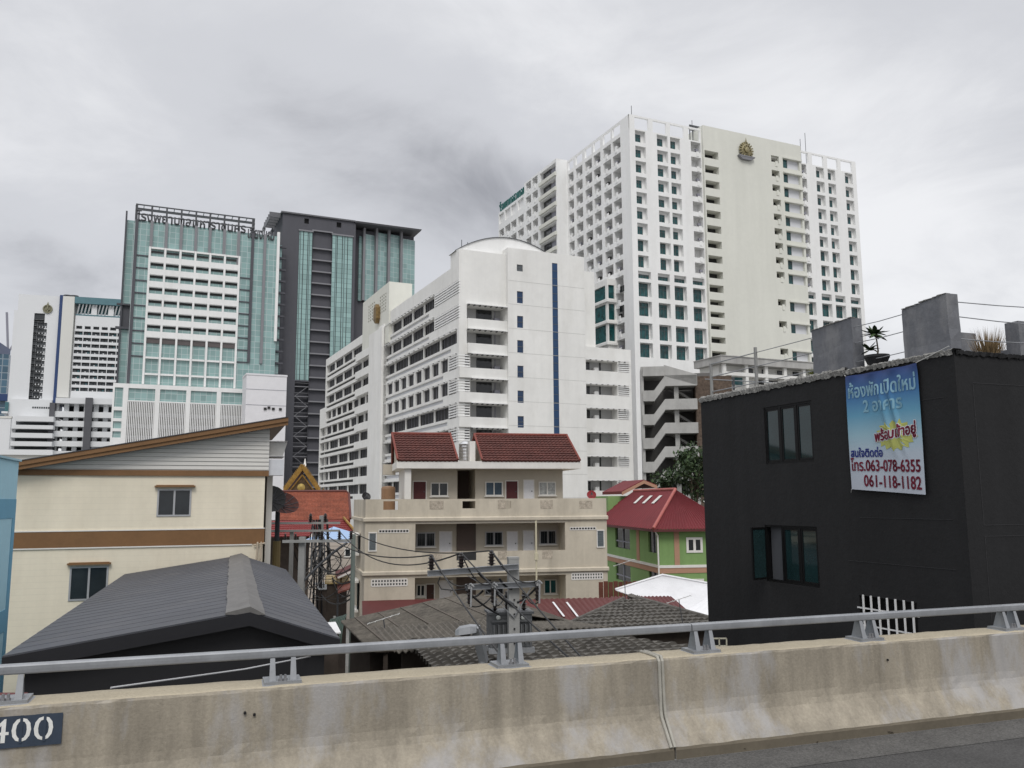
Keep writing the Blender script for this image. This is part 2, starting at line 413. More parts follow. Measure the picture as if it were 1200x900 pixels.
fibre = M('old_fibre_cement', (0.128, 0.115, 0.097), 0.95, 0.3, 0.9, 0.4, 7.0, 0.15, 1.2, stain=(0.05, 0.045, 0.04), stain_amt=0.8, stain_scale=1.6)
fibre_tile = M('old_cement_tile', (0.118, 0.11, 0.098), 0.95, 0.3, 0.9, 0.4, 7.0, stain=(0.045, 0.042, 0.038), stain_amt=0.75, stain_scale=1.4)
maroon_sheet = M('maroon_roof_sheet', (0.105, 0.028, 0.027), 0.6, 0.15, 0.7, 0.06, 7.0)
white_sheet = M('white_roof_sheet', (0.70, 0.70, 0.71), 0.6, 0.06, 0.6, 0.04, 6.0, 0.08, 1.0)
red_sheet = M('red_roof_sheet', (0.14, 0.017, 0.021), 0.75, 0.16, 0.8, 0.08, 6.0)
green_wall = M('green_render', (0.21, 0.335, 0.125), 0.85, 0.07, 0.6, 0.05, 6.0, 0.1, 1.5)
salmon = M('salmon_trim', (0.42, 0.245, 0.165), 0.85, 0.08, 1.5)
orange_tile = M('orange_glazed_tile', (0.29, 0.088, 0.05), 0.7, 0.35, 0.8, 0.45, 6.0)
temple_red = M('temple_red', (0.17, 0.02, 0.018), 0.6, 0.1, 1.0)
gilt = M('gilt_ornament', (0.30, 0.17, 0.035), 0.45, 0.45, 3.0, metal=0.3)
grey_concrete = M('grey_stair_concrete', (0.42, 0.415, 0.40), 0.9, 0.1, 0.4, 0.06, 3.0, 0.2, 0.9, stain=(0.16, 0.155, 0.15), stain_amt=0.6, stain_scale=0.35)
brick_dark = M('dark_brick', (0.12, 0.088, 0.068), 0.9, 0.3, 1.2, 0.5, 4.0)
black_rubber = M('black_cable', (0.010, 0.010, 0.011), 0.5, 0.1)
porcelain = M('brown_porcelain', (0.022, 0.016, 0.015), 0.25, 0.2, 6.0, spec=0.6)
white_paint = M('white_marking_paint', (0.72, 0.72, 0.69), 0.75, 0.12, 4.0, 0.14, 30.0)
plate_navy = M('navy_paint', (0.035, 0.05, 0.075), 0.7, 0.15, 5.0, 0.1, 30.0)
transformer_grey = M('transformer_grey', (0.12, 0.125, 0.13), 0.55, 0.16, 3.0, 0.1, 14.0)
bark = M('bark', (0.13, 0.105, 0.08), 0.9, 0.25, 3.0)
leaf_a = M('leaf_green', (0.05, 0.085, 0.03), 0.6, 0.4, 1.5)
leaf_b = M('leaf_dark_green', (0.028, 0.05, 0.022), 0.6, 0.4, 1.5)
dry_leaf = M('dry_grass_blades', (0.24, 0.17, 0.09), 0.9, 0.3, 6.0)
timber = M('weathered_timber', (0.07, 0.055, 0.045), 0.9, 0.3, 2.0)
tarp_blue = M('blue_tarpaulin', (0.30, 0.42, 0.62), 0.6, 0.12, 1.5)
# ------------------------------------------------------------------ ground
g = MB(); g.face([(-2500, -400, 0), (2500, -400, 0), (2500, 3000, 0), (-2500, 3000, 0)])
ground_m = M('ground_concrete', (0.22, 0.215, 0.2), 0.95, 0.25, 0.08, 0.1, 2.0)
tag(g.build('ground', ground_m), kind='structure')

# window copies: one mesh per size, panes as their own sub-parts only near the camera
_wc = {}
def far_window(parent, kind, mats, F, x, y, z, w, h, rot=0.0, name='window', bars=1, frame=0.09, rail=True):
    """a framed window seen from far: frame with glazing bars in front of a pane, one mesh"""
    key = (kind, round(w, 1), round(h, 1), bars, rail)
    if key not in _wc:
        b = MB(); w_, h_ = round(w, 1) , round(h, 1)
        b.box(-w_ / 2, w_ / 2, 0.05, 0.09, 0, h_, 1)
        f = frame
        b.box(-w_ / 2, -w_ / 2 + f, 0, 0.05, 0, h_, 0); b.box(w_ / 2 - f, w_ / 2, 0, 0.05, 0, h_, 0)
        b.box(-w_ / 2 + f, w_ / 2 - f, 0, 0.05, 0, f, 0); b.box(-w_ / 2 + f, w_ / 2 - f, 0, 0.05, h_ - f, h_, 0)
        for k in range(bars):
            x_ = -w_ / 2 + w_ * (k + 1) / (bars + 1)
            b.box(x_ - f * .4, x_ + f * .4, 0, 0.05, f, h_ - f, 0)
        if rail: b.box(-w_ / 2 + f, w_ / 2 - f, -0.004, 0.046, h_ * .68, h_ * .68 + f * .8, 0)
        _wc[key] = b.mesh(name, mats)
    return inst(name, _wc[key], parent, (x, y, z), rot)

# ------------------------------------------------------------------ the tall white hospital tower on the right
TW = Frame(at(741, 290, 183), 24.5)
tower = thing('hospital_tower', TW, 'tall white hospital tower with cream centre panel, gilded crest and rows of recessed square windows', 'hospital')
TZ = TW.fz(735, 133)
TX = TW.fx(1003, 200)
k4 = crop(720, 120, 2.8125); k7 = crop(880, 150, 3.3333); k3 = crop(580, 130, 4.5); k5 = crop(800, 130, 3.0)
def fx4(a, b, v=0): return TW.fx(*k4(a, b), v)
def fz4(a, b, v=0): return TW.fz(*k4(a, b), v)
rows_small = [(fz4(85, c - 18), fz4(85, c + 20)) for c in (112, 163, 212, 263, 314, 364, 415)]
rows_mid = [(fz4(85, 451), fz4(85, 490)), (fz4(85, 503), fz4(85, 543))]
row_slot = (fz4(92, 556), fz4(92, 580))
rows_big = [(fz4(98, 592), fz4(98, 640)), (fz4(98, 655), fz4(98, 704)), (fz4(98, 727), fz4(98, 780)), (fz4(98, 792), fz4(98, 840))]
cols = [(fx4(68, 112), fx4(102, 112)), (fx4(140, 125), fx4(175, 125)), (fx4(184, 135), fx4(216, 135)), (fx4(252, 150), fx4(284, 150))]
bigc = [(fx4(80, 615), fx4(122, 615)), (fx4(145, 622), fx4(184, 622)), (fx4(199, 630), fx4(239, 630)), (fx4(260, 637), fx4(299, 637))]
colsR = [(TW.fx(*k7(185, 155)), TW.fx(*k7(216, 155))), (TW.fx(*k7(254, 168)), TW.fx(*k7(285, 168))), (TW.fx(*k7(300, 178)), TW.fx(*k7(329, 178))), (TW.fx(*k7(367, 190)), TW.fx(*k7(397, 190)))]
bigR = [(TW.fx(*k7(218, 700)), TW.fx(*k7(256, 700))), (TW.fx(*k7(279, 705)), TW.fx(*k7(318, 705))), (TW.fx(*k7(333, 715)), TW.fx(*k7(372, 715))), (TW.fx(*k7(393, 720)), TW.fx(*k7(431, 720)))]
gal_z = (fz4(88, 92 - 2), fz4(88, 52))          # open gallery at the top
roof_z = gal_z[0] - 0.3
fm = [white, teal_win, dark_in]
ops = []; wins = []; niches = []
for ci, (a, b) in enumerate(cols):
    for ri, (zb, zt) in enumerate(rows_small + rows_mid):
        zlo, zhi = min(zb, zt), max(zb, zt)
        if ci == 3:
            ops.append((a, b, zlo - 0.3, zhi, 1.9, 0)); niches.append(((a + b) / 2, b - a, zlo - 0.3, zhi - zlo, 0))
        else:
            ops.append((a, b, zlo, zhi, 0.9, 0)); wins.append(((a + b) / 2 - (b - a) * .12, 0.85, zlo + .15, (b - a) * .62, (zhi - zlo) * .72 if ri < 7 else (zhi - zlo) * .9, 1, 'small'))
for bc in (bigc, bigR):
    for a, b in bc:
        ops.append((a, b, row_slot[1], row_slot[0], 0.8, 0)); wins.append(((a + b) / 2, .78, row_slot[1] + .1, (b - a) * .94, abs(row_slot[0] - row_slot[1]) * .6, 3, 'slot'))
        for zt, zb in rows_big:
            ops.append((a, b, zb, zt, 1.0, 0)); wins.append(((a + b) / 2 - (b - a) * .05, .96, zb + .1, (b - a) * .86, (zt - zb) * .93, 2, 'big'))
for ci, (a, b) in enumerate(colsR):
    for ri, (zb, zt) in enumerate(rows_small + rows_mid):
        zlo, zhi = min(zb, zt), max(zb, zt)
        if ci == 0:
            ops.append((a, b, zlo - .3, zhi, 1.9, 0)); niches.append(((a + b) / 2, b - a, zlo - .3, zhi - zlo, 0))
        else:
            ops.append((a, b, zlo, zhi, 0.9, 0)); wins.append(((a + b) / 2 - (b - a) * .12, .85, zlo + .15, (b - a) * (.62 if ri < 6 else .75), (zhi - zlo) * (.74 if ri < 6 else .9), 1, 'small'))
# left facade: open balconies in a deep white grid
lc = [(620, 662, 40), (570, 611, 70), (519, 555, 100), (473, 509, 130), (424, 459, 160), (385, 412, 190)]
lcols = [(TW.sy(*k3(a, 200)), TW.sy(*k3(b, 200))) for a, b, _ in lc]
fl_h = (rows_small[0][0] - rows_small[6][0]) / 6
lops = []; lniches = []
ltop = roof_z - .35
for a, b in lcols:
    for r in range(14):
        zt = ltop - r * fl_h; zb = zt - fl_h * .80
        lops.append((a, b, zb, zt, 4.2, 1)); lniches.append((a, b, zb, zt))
YE = TW.sy(*k3(383, 400))
body = MB()
TD = YE + 34
CV = -0.7
cx0, cx1 = TW.fx(*k5(70, 60), CV), TW.fx(*k5(418, 200), CV)
body.wall(front_P(0), 0, cx0 + .2, 0, roof_z, [o for o in ops if o[0] < cx0], 0)
body.wall(front_P(0), cx1 - .2, TX, 0, roof_z, [o for o in ops if o[1] > cx1], 0)
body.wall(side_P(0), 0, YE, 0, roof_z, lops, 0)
body.face([(0, 0, roof_z), (TX, 0, roof_z), (TX, YE, roof_z), (0, YE, roof_z)], 0)
body.face([(TX, 0, 0), (TX, YE, 0), (TX, YE, roof_z), (TX, 0, roof_z)], 0)
# joint lines between cast panels
body_o = body.build('wall', [white, niche_shade], tower)
# open concrete screen round the roof
scr = MB()
gf = [(fx4(66, 70), fx4(111, 72)), (fx4(126, 75), fx4(170, 80)), (fx4(183, 85), fx4(228, 92)), (fx4(243, 98), fx4(281, 105))]
gr = [(TW.fx(*k7(195, 110)), TW.fx(*k7(223, 110))), (TW.fx(*k7(238, 120)), TW.fx(*k7(282, 120))), (TW.fx(*k7(297, 130)), TW.fx(*k7(337, 132))), (TW.fx(*k7(350, 140)), TW.fx(*k7(393, 142)))]
zt = TZ
gops = [(a, b, gal_z[0], gal_z[1], .45, None) for a, b in gf + gr]
for v in (0, .45):
    scr.wall(lambda u, z, d, v=v: (u, v + d * (1 if v == 0 else 0), z), 0, TX, roof_z, zt, gops if v == 0 else [(a, b, c, d, 0, None) for a, b, c, d, _, _ in gops])
lg = [(a, b, gal_z[0] + .3, gal_z[1] - .1, .45, None) for a, b in lcols]
for v in (0, .45):
    scr.wall(lambda u, z, d, v=v: (v + d * (1 if v == 0 else 0), u, z), .45, YE, roof_z, zt, lg if v == 0 else [(a, b, c, d, 0, None) for a, b, c, d, _, _ in lg])
for q in ((0, TX, 0, .45), (0, .45, .45, YE)):
    scr.face([(q[0], q[2], zt), (q[1], q[2], zt), (q[1], q[3], zt), (q[0], q[3], zt)])
scr.face([(TX, 0, roof_z), (TX, .45, roof_z), (TX, .45, zt), (TX, 0, zt)])
scr.build('roof_screen', white, tower)
for x, y, z, w, h, bars, kd in wins:
    far_window(tower, 'teal' + kd, [mullion, teal_win], TW, x, y - .1, z, w, h, bars=bars)
# balcony niches: dark doorway, ledge with a stepped parapet
for i, (x, w, z, h, rot) in enumerate(niches):
    b = MB()
    b.box(-w * .46, -w * .02, 1.82, 1.895, .25, h * .85, 0)
    b.build('balcony_door', dark_in, tower, loc=(x, 0, z))
    b = MB(); b.box(-w * .5 + .02, w * .5 - .02, .02, .16, 0, h * .22, 0); b.box(w * .05, w * .30, -.10, .02, -h * .12, h * .30, 0)
    b.build('balcony_parapet', white, tower, loc=(x, 0, z))
    if i % 3 != 1: MB().box(w * .12, w * .40, .5, .95, h * .42, h * .62).build('air_conditioner', lilac, tower, loc=(x, 0, z))
rng = random.Random(4)
for i, (a, b_, zb, zt) in enumerate(lniches):
    w = b_ - a; h = zt - zb
    q = MB(); q.box(4.1, 4.19, -w * .34, w * .12, .1, h * .74, 0)
    q.build('balcony_door', dark_in if rng.random() < .7 else lilac, tower, loc=(0, (a + b_) / 2, zb))
    q = MB(); q.box(.02, .2, -w * .5 + .02, w * .5 - .02, 0, h * .16, 0); q.box(-.12, .02, -w * .16, w * .08, -h * .1, h * .36, 0)
    q.build('balcony_parapet', white, tower, loc=(0, (a + b_) / 2, zb))
    if rng.random() < .55: MB().box(.4, .9, -w * .38, -w * .12, h * .36, h * .58).build('air_conditioner', rng.choice((lilac, white, dark_in)), tower, loc=(0, (a + b_) / 2, zb))
# protruding cream slab with the crest
CV = -0.7
cx0, cx1 = TW.fx(*k5(70, 60), CV), TW.fx(*k5(418, 200), CV)
cx_step = TW.fx(*k5(452, 800), CV)
cz1 = TW.fz(*k5(72, 50), CV)
cops = []; vents = []
vy = [170, 219, 268, 318, 366, 415, 465, 514, 565, 611, 657, 697, 737, 781, 828]
for i, c in enumerate(vy):
    hh = 13 if i < 10 else (10 if i < 13 else 11)
    z0, z1 = TW.fz(*k4(300, c + hh - 2), CV), TW.fz(*k4(300, c - hh), CV)
    cops.append((cx0 + .3, cx0 + 4.3, z0, z1, 2.2, 1))
ax0, ax1 = TW.fx(*k7(79, 122), CV), TW.fx(*k7(109, 122), CV)
bx0, bx1 = TW.fx(*k7(125, 140), CV), TW.fx(*k7(190, 150), CV)
ry = [122 + 56.3 * i for i in range(9)] + [680, 765, 872]
aw = []
for i, c in enumerate(ry):
    z0, z1 = TW.fz(*k7(90, c + 14), CV), TW.fz(*k7(90, c - 14), CV)
    cops.append((ax0, ax1, z0, z1, 2.0, 1)); aw.append((z0, z1))
    z0, z1 = TW.fz(*k7(128, c + 33), CV), TW.fz(*k7(128, c - 3), CV)
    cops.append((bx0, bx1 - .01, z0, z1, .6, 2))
cp = MB()
zb_ = TW.fz(*k7(150, 620), CV)
cp.wall(front_P(CV), cx0, cx1, 0, cz1, cops, 0)
cp.face([(cx0, CV, 0), (cx0, 0.02, 0), (cx0, .02, cz1), (cx0, CV, cz1)]); cp.face([(cx1, CV, 0), (cx1, 0.02, 0), (cx1, .02, cz1), (cx1, CV, cz1)])
cp.face([(cx0, CV, cz1), (cx1, CV, cz1), (cx1, 6, cz1), (cx0, 6, cz1)])
cp.face([(cx0, 6, roof_z), (cx1, 6, roof_z), (cx1, 6, cz1), (cx0, 6, cz1)])
for x in (cx0, cx1): cp.face([(x, .02, roof_z), (x, 6, roof_z), (x, 6, cz1), (x, .02, cz1)])
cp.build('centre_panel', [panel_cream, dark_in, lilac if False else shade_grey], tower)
for z0, z1 in aw:
    b = MB(); b.box(ax0 + .1, ax1 - .1, CV + .05, CV + .2, z0, z0 + .25); b.box((ax0 + ax1) / 2, (ax0 + ax1) / 2 + .7, CV - .12, CV + .05, z0 - .8, z0 + .5)
    b.build('balcony_parapet', panel_cream, tower)
for i, c in enumerate(ry):
    z0, z1 = TW.fz(*k7(128, c + 33), CV), TW.fz(*k7(128, c - 3), CV)
    far_window(tower, 'tall', [mullion, teal_win if i < 6 or i > 9 else dark_win], TW, bx0 + 1.0, CV + .5, z0 + .05, 1.6, abs(z1 - z0) - .1, bars=0, rail=False)
    b = MB(); b.box(bx0 - .1, bx1 + .55, CV - .35, CV - .003, z1, z1 + .35); b.build('sun_ledge', panel_cream, tower)
# the gilded crest: lotus-shaped base and ring of rays
kx, kz = TW.front(873, 177, CV)
b = MB()
for k in range(18):
    a = 2 * math.pi * k / 18
    p0 = Vector((kx + 1.3 * math.cos(a), CV - .5, kz + 1.3 * math.sin(a))); p1 = Vector((kx + 2.05 * math.cos(a), CV - .45, kz + 2.05 * math.sin(a)))
    b.bar(p0, p1, .42, .3)
b.lathe((kx, CV - .6, kz), [(1.55, .3), (1.55, 0), (1.15, -.18), (1.05, 0)], 24, 0, 'y')
b.lathe((kx, CV - .65, kz), [(.75, .3), (.7, -.25), (.3, -.4), (.02, -.42)], 12, 0, 'y')
for k in range(5):
    a = R(20 + 35 * k)
    b.bar((kx, CV - .9, kz - .2), (kx + 1.1 * math.cos(a), CV - .85, kz + 1.1 * math.sin(a)), .16, .2)
b.tube([(kx, CV - .5, kz + 1.9), (kx, CV - .5, kz + 3.2)], [.25, .03], 6)
em = b.build('crest', gold, tower)
b = MB(); b.hexa([(kx - 2.3, CV - .8, kz - 1.75), (kx + 2.3, CV - .8, kz - 1.75), (kx + 2.3, CV - .003, kz - 1.75), (kx - 2.3, CV - .003, kz - 1.75)],
                 [(kx - 2.4, CV - .8, kz - 1.45), (kx + 2.4, CV - .8, kz - 1.45), (kx + 2.4, CV - .003, kz - 1.45), (kx - 2.4, CV - .003, kz - 1.45)])
b.hexa([(kx - 1.3, CV - .7, kz - 2.4), (kx + 1.3, CV - .7, kz - 2.4), (kx + 1.3, CV - .003, kz - 2.4), (kx - 1.3, CV - .003, kz - 2.4)],
       [(kx - 2.2, CV - .75, kz - 1.753), (kx + 2.2, CV - .75, kz - 1.753), (kx + 2.2, CV - .003, kz - 1.753), (kx - 2.2, CV - .003, kz - 1.753)])
b.build('ribbon', charcoal_light, em)
# masts and plant on the roof
for px, py0, py1, v in ((740, 133, 124, .25), (944, 172, 156, 6), (938, 172, 163, 6.2), (811, 147, 141, 4)):
    x, z0 = TW.front(px, py0, v); z1 = TW.fz(px, py1, v)
    b = MB(); b.tube([(x, v, roof_z), (x, v, z1)], .07, 5); b.build('antenna', steel_dark, tower)
x0, z1 = TW.front(808, 146, 2.5); x1 = TW.fx(822, 148, 2.5)
b = MB(); b.box(x0, x1, 2.4, 2.6, z1 - .5, z1, 0); b.box(x0, x1, 2.4, 2.6, z1 - 1.4, z1 - 1.1, 0)
for k in range(5): b.box(x0 + (x1 - x0) * k / 4 - .08, x0 + (x1 - x0) * k / 4 + .08, 2.4, 2.6, roof_z, z1)
b.build('roof_rack', steel_dark, tower)
# low bay windows on the left face, and two small openings by the corner
by0, by1 = TW.sy(700, 370), TW.sy(722, 370)
bz = [(TW.sz(720, 351), TW.sz(720, 335)), (TW.sz(720, 376), TW.sz(720, 357)), (TW.sz(720, 401), TW.sz(720, 381))]
b = MB()
zt_ = bz[0][1] + 1.4
b.wall(side_P(-2.2), by1, by0, 0, zt_, [(by1 + .9, by0 - .5, a, c, .4, 0) for a, c in bz]); b.box(-2.2, -.003, by0 - .2, by0, 0, zt_)
b.wall(lambda u, z, d: (u, by1 + d, z), -2.2, 0, 0, zt_, [(-1.9, -.3, a, c, .4, 0) for a, c in bz]); b.face([(-2.2, by1, zt_), (0, by1, zt_), (0, by0, zt_), (-2.2, by0, zt_)])
for a, c in bz: b.box(-2.7, -2.203, by1 - .5, by0, a - .9, a - .35); b.box(-2.203, 0, by1 - .5, by1 - .003, a - .9, a - .35)
b.build('bay', white_dirty, tower)
for a, c in bz:
    q = MB(); q.box(-1.85, -1.8, by1 + .92, by0 - .52, a + .02, c - .02); q.build('window', [teal_win], tower)
    q = MB(); q.box(-1.88, -.32, by1 + .3, by1 + .35, a + .02, c - .02); q.build('window', [teal_win], tower)
for py in (338, 361):
    z1, z0 = TW.sz(729, py - 3), TW.sz(729, py + 4); y = TW.sy(729, py)
    q = MB(); q.box(-.06, .1, y - .9, y + .9, z0, z1); q.build('window', [dark_win], tower)

# rear wing, standing out to the left beyond the balconies
WX = TW.fx(*k3(325, 400), YE)
WZ = TW.fz(*k3(325, 250), YE)
b = MB()
wl0, wl1, wl2 = YE, TW.sy(*k3(237, 400), WX), TW.sy(*k3(155, 470), WX)
wl3 = TW.sy(*k3(19, 560), WX)
zr_low = TW.sz(*k3(150, 440), WX)
b.wall(front_P(YE), WX, -.003, 0, WZ)
P = side_P(WX)
rowz = []
for i in range(8):
    rowz.append((TW.sz(*k3(300, 335 + 78 * i), WX), TW.sz(*k3(300, 284 + 78 * i), WX)))
g0, g1 = TW.sy(*k3(322, 330), WX), TW.sy(*k3(237, 370), WX)
nc = [(225, 197), (190, 163), (150, 120), (112, 84), (80, 53), (46, 22)]
ncy = [(TW.sy(*k3(a, 420), WX), TW.sy(*k3(c, 420), WX)) for a, c in nc]
wops = []; glz = []; nch = []
for zb, zt in rowz:
    wops.append((g0 + .2, g1 - .1, zb, zt, 1.6, 2)); glz.append((zb, zt))
    for j, (a, c) in enumerate(ncy):
        if j >= 2 and zt > zr_low - 3.5: continue
        wops.append((a, c, zb, zt + .3, 3.6, 3)); nch.append((a, c, zb, zt))
for j, (a, c) in enumerate(ncy):
    if j >= 2: wops.append((a, c, zr_low - 3.6, zr_low - .7, .5, 0))
b.wall(P, wl0, wl2, 0, WZ, [o for o in wops if o[1] <= wl2 + .5], 0)
b.wall(P, wl2, wl3, 0, zr_low, [o for o in wops if o[0] >= wl2 - .5], 0)
b.face([(WX, wl0, WZ), (0, wl0, WZ), (0, wl2, WZ), (WX, wl2, WZ)])
b.face([(WX, wl2, zr_low), (0, wl2, zr_low), (0, wl3, zr_low), (WX, wl3, zr_low)])
b.face([(WX, wl2, zr_low), (0, wl2, zr_low), (0, wl2, WZ), (WX, wl2, WZ)])
b.face([(WX, wl3, 0), (0, wl3, 0), (0, wl3, zr_low), (WX, wl3, zr_low)])
b.face([(0, wl0, roof_z), (0, wl2, roof_z), (0, wl2, WZ), (0, wl0, WZ)])
wing = b.build('rear_wing', [white, dark_in, shade_grey, niche_shade], tower)
for zb, zt in glz:
    q = MB(); w = g1 - g0
    q.box(WX + .9, WX + .95, g0 + w * .52, g1 - .4, zb + .05, zt - .05, 0); q.box(WX + 1.0, WX + 1.05, g0 + .3, g0 + w * .5, zb + .05, zt - .5, 1)
    q.build('balcony_glazing', [dark_win, lilac], wing)
    q = MB(); q.box(WX - .5, WX - .003, g0 - .2, g1, zb - 1.1, zb - .15); q.build('balcony_parapet', panel_cream, wing)
for a, c, zb, zt in nch:
    q = MB(); q.box(WX + 3.5, WX + 3.58, a + .5, a + (c - a) * .6, zb + .2, zt - .3); q.build('balcony_door', dark_in, wing)
    q = MB(); q.box(WX + .02, WX + .2, a + .05, c - .05, zb, zb + .7); q.box(WX - .1, WX + .02, (a + c) / 2 - .4, (a + c) / 2 + .5, zb - .3, zb + 1.1); q.build('balcony_parapet', white, wing)
# rooftop lettering along the rear wing
sg_z0, sg_z1 = zr_low + .3, zr_low + 3.2
me = fit_text('โรงพยาบาลสวนดอก', 0, wl3 - wl2 - 1.0, 0, sg_z1 - sg_z0, 0)
bm_ = MB()
o = inst('roof_lettering', me, tower, (WX + .15, wl3 - .5, sg_z0), R(-90))
sol = o.modifiers.new('thickness', 'SOLIDIFY'); sol.thickness = .25
me.materials.append(M('teal_sign', (0.015, 0.11, 0.10), 0.5))
# ------------------------------------------------------------------ the white hospital in the middle, with stepped balcony bands
WH = Frame(at(537.5, 420, 126), 24.5)
hosp = thing('hospital_block', WH, 'white hospital block with banded balconies, barrel-vaulted roof and a narrow blue strip on its front', 'hospital')
k6 = crop(430, 260, 4.2857); k3b = crop(520, 270, 2.8125); k4b = crop(360, 380, 4.2857); k2b = crop(320, 230, 2.5)
zr = [(WH.sz(537.5, 343.3 + 28.93 * k), WH.sz(537.5, 327.5 + 28.93 * k)) for k in range(9)]
yN = WH.sy(446, 450); yL = WH.sy(509, 350); yL2 = WH.sy(526, 430)
z_left = WH.sz(538.5, 307.5)
yP = WH.sy(528, 300)
FH = (zr[0][0] - zr[8][0]) / 8
wall = MB(); winspec = []; slots = []
PL = side_P(0)
lop = []
for k, (zb, zt) in enumerate(zr):
    near = yL if k < 2 else (.8 if k == 2 else yL2)
    if k in (3, 4):
        n = 9; w = (yN - near) / n
        for i in range(n):
            a = near + w * i + w * .12; c = near + w * (i + 1) - w * .12
            lop.append((a, c, zb, zt, .45, 1)); winspec.append((a, c, zb, zt, .4, 1))
        lop.append((yL2 - 3.6, yL2 - .05, zb, zt, .5, 2)) if False else None
    else:
        lop.append((near, yN, zb, zt, .95, 1))
        n = 5; w = (yN - near) / n
        for i in range(n):
            a = near + w * i; c = a + w
            winspec.append((a + w * .08, c - w * .08, zb, zt, .85, 3))
            if i: wall.box(.35, .6, a - .22, a + .22, zb, zt, 0)
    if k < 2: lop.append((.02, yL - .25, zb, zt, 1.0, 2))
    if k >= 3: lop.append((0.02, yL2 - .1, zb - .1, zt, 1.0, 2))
    lop.append((near + (2.6 if k < 5 else .6), yN - .4, zb - 1.0, zb - .42, .35, 2))
wall.wall(PL, 0, yN, 0, z_left, lop, 0)
# front: balcony bay, flat wall with the blue strip
x_b0, x_l = WH.fx(547, 400), WH.fx(551, 440)
FV = -.8
x_w0, x_w1 = WH.fx(595.5, 400, FV), WH.fx(686, 400, FV)
z_pav = WH.fz(541, 292); z_flat = WH.fz(596, 290, FV)
fop = []; bal = []
for k in range(1, 9):
    zb, zt = zr[k]
    x0 = x_b0 if k < 3 else x_l
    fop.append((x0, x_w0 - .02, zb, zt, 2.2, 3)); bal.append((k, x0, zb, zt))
    if k >= 3: fop.append((.02, x_l - .05, zb - .1, zt, 1.0, 2))
wall.wall(front_P(0), 0, x_w0, 0, z_pav, fop, 0)
sw = []; fops = []
for i, (a, c) in enumerate(((113, 135), (201, 240), (282, 321), (362, 403), (446, 486), (528, 568), (612, 650))):
    z1, z0 = WH.fz(*k3b(252, a), FV), WH.fz(*k3b(252, c), FV)
    x0, x1 = WH.fx(*k3b(242, 300), FV), WH.fx(*k3b(262, 300), FV)
    fops.append((x0, x1, z0, z1, .25, 2)); sw.append((x0, x1, z0, z1, i))
sx0, sx1 = WH.fx(*k3b(359, 300), FV), WH.fx(*k3b(377, 300), FV)
sz1, sz0 = WH.fz(*k3b(366, 108), FV), 4.0
fops.append((sx0, sx1, sz0, sz1, .3, 2))
wall.wall(lambda u, z, d: (u, FV + d, z), x_w0, x_w1, 0, z_flat, fops, 0)
wall.face([(x_w0, FV, 0), (x_w0, 3, 0), (x_w0, 3, z_flat), (x_w0, FV, z_flat)])
wall.face([(x_w1, FV, 0), (x_w1, 20, 0), (x_w1, 20, z_flat), (x_w1, FV, z_flat)])
wall.face([(x_w0, FV, z_flat), (x_w1, FV, z_flat), (x_w1, 20, z_flat), (x_w0, 20, z_flat)])
wall.face([(0, 0, z_pav), (x_w0, 0, z_pav), (x_w0, yP, z_pav), (0, yP, z_pav)])
wall.face([(0, 0, z_left), (0, yP, z_left), (0, yP, z_pav), (0, 0, z_pav)])
wall.face([(0, yP, z_left), (x_w1, yP, z_left), (x_w1, yP, z_pav), (0, yP, z_pav)])
wall.face([(0, yP, z_left), (0, yN, z_left), (x_w1, yN, z_left), (x_w1, yP, z_left)])
wall.box(2.2, x_w1 - 1, yP + .5, yN - 8, z_left, z_left + 1.6, 0)
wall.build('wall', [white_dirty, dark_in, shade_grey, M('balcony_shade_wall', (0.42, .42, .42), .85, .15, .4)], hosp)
# horizontal casting joints on the flat wall are thin grooves
b = MB()
for k in range(-1, 9):
    z = zr[k][0] - 1.15 if k >= 0 else zr[0][0] + FH - 1.15
    for a, c in ((x_w0 + .05, x_w1 - .05),): b.box(a, c, FV - .012, FV - .002, z, z + .05)
b.build('joint_line', M('joint_grey', (0.50, 0.50, 0.48), .9), hosp)
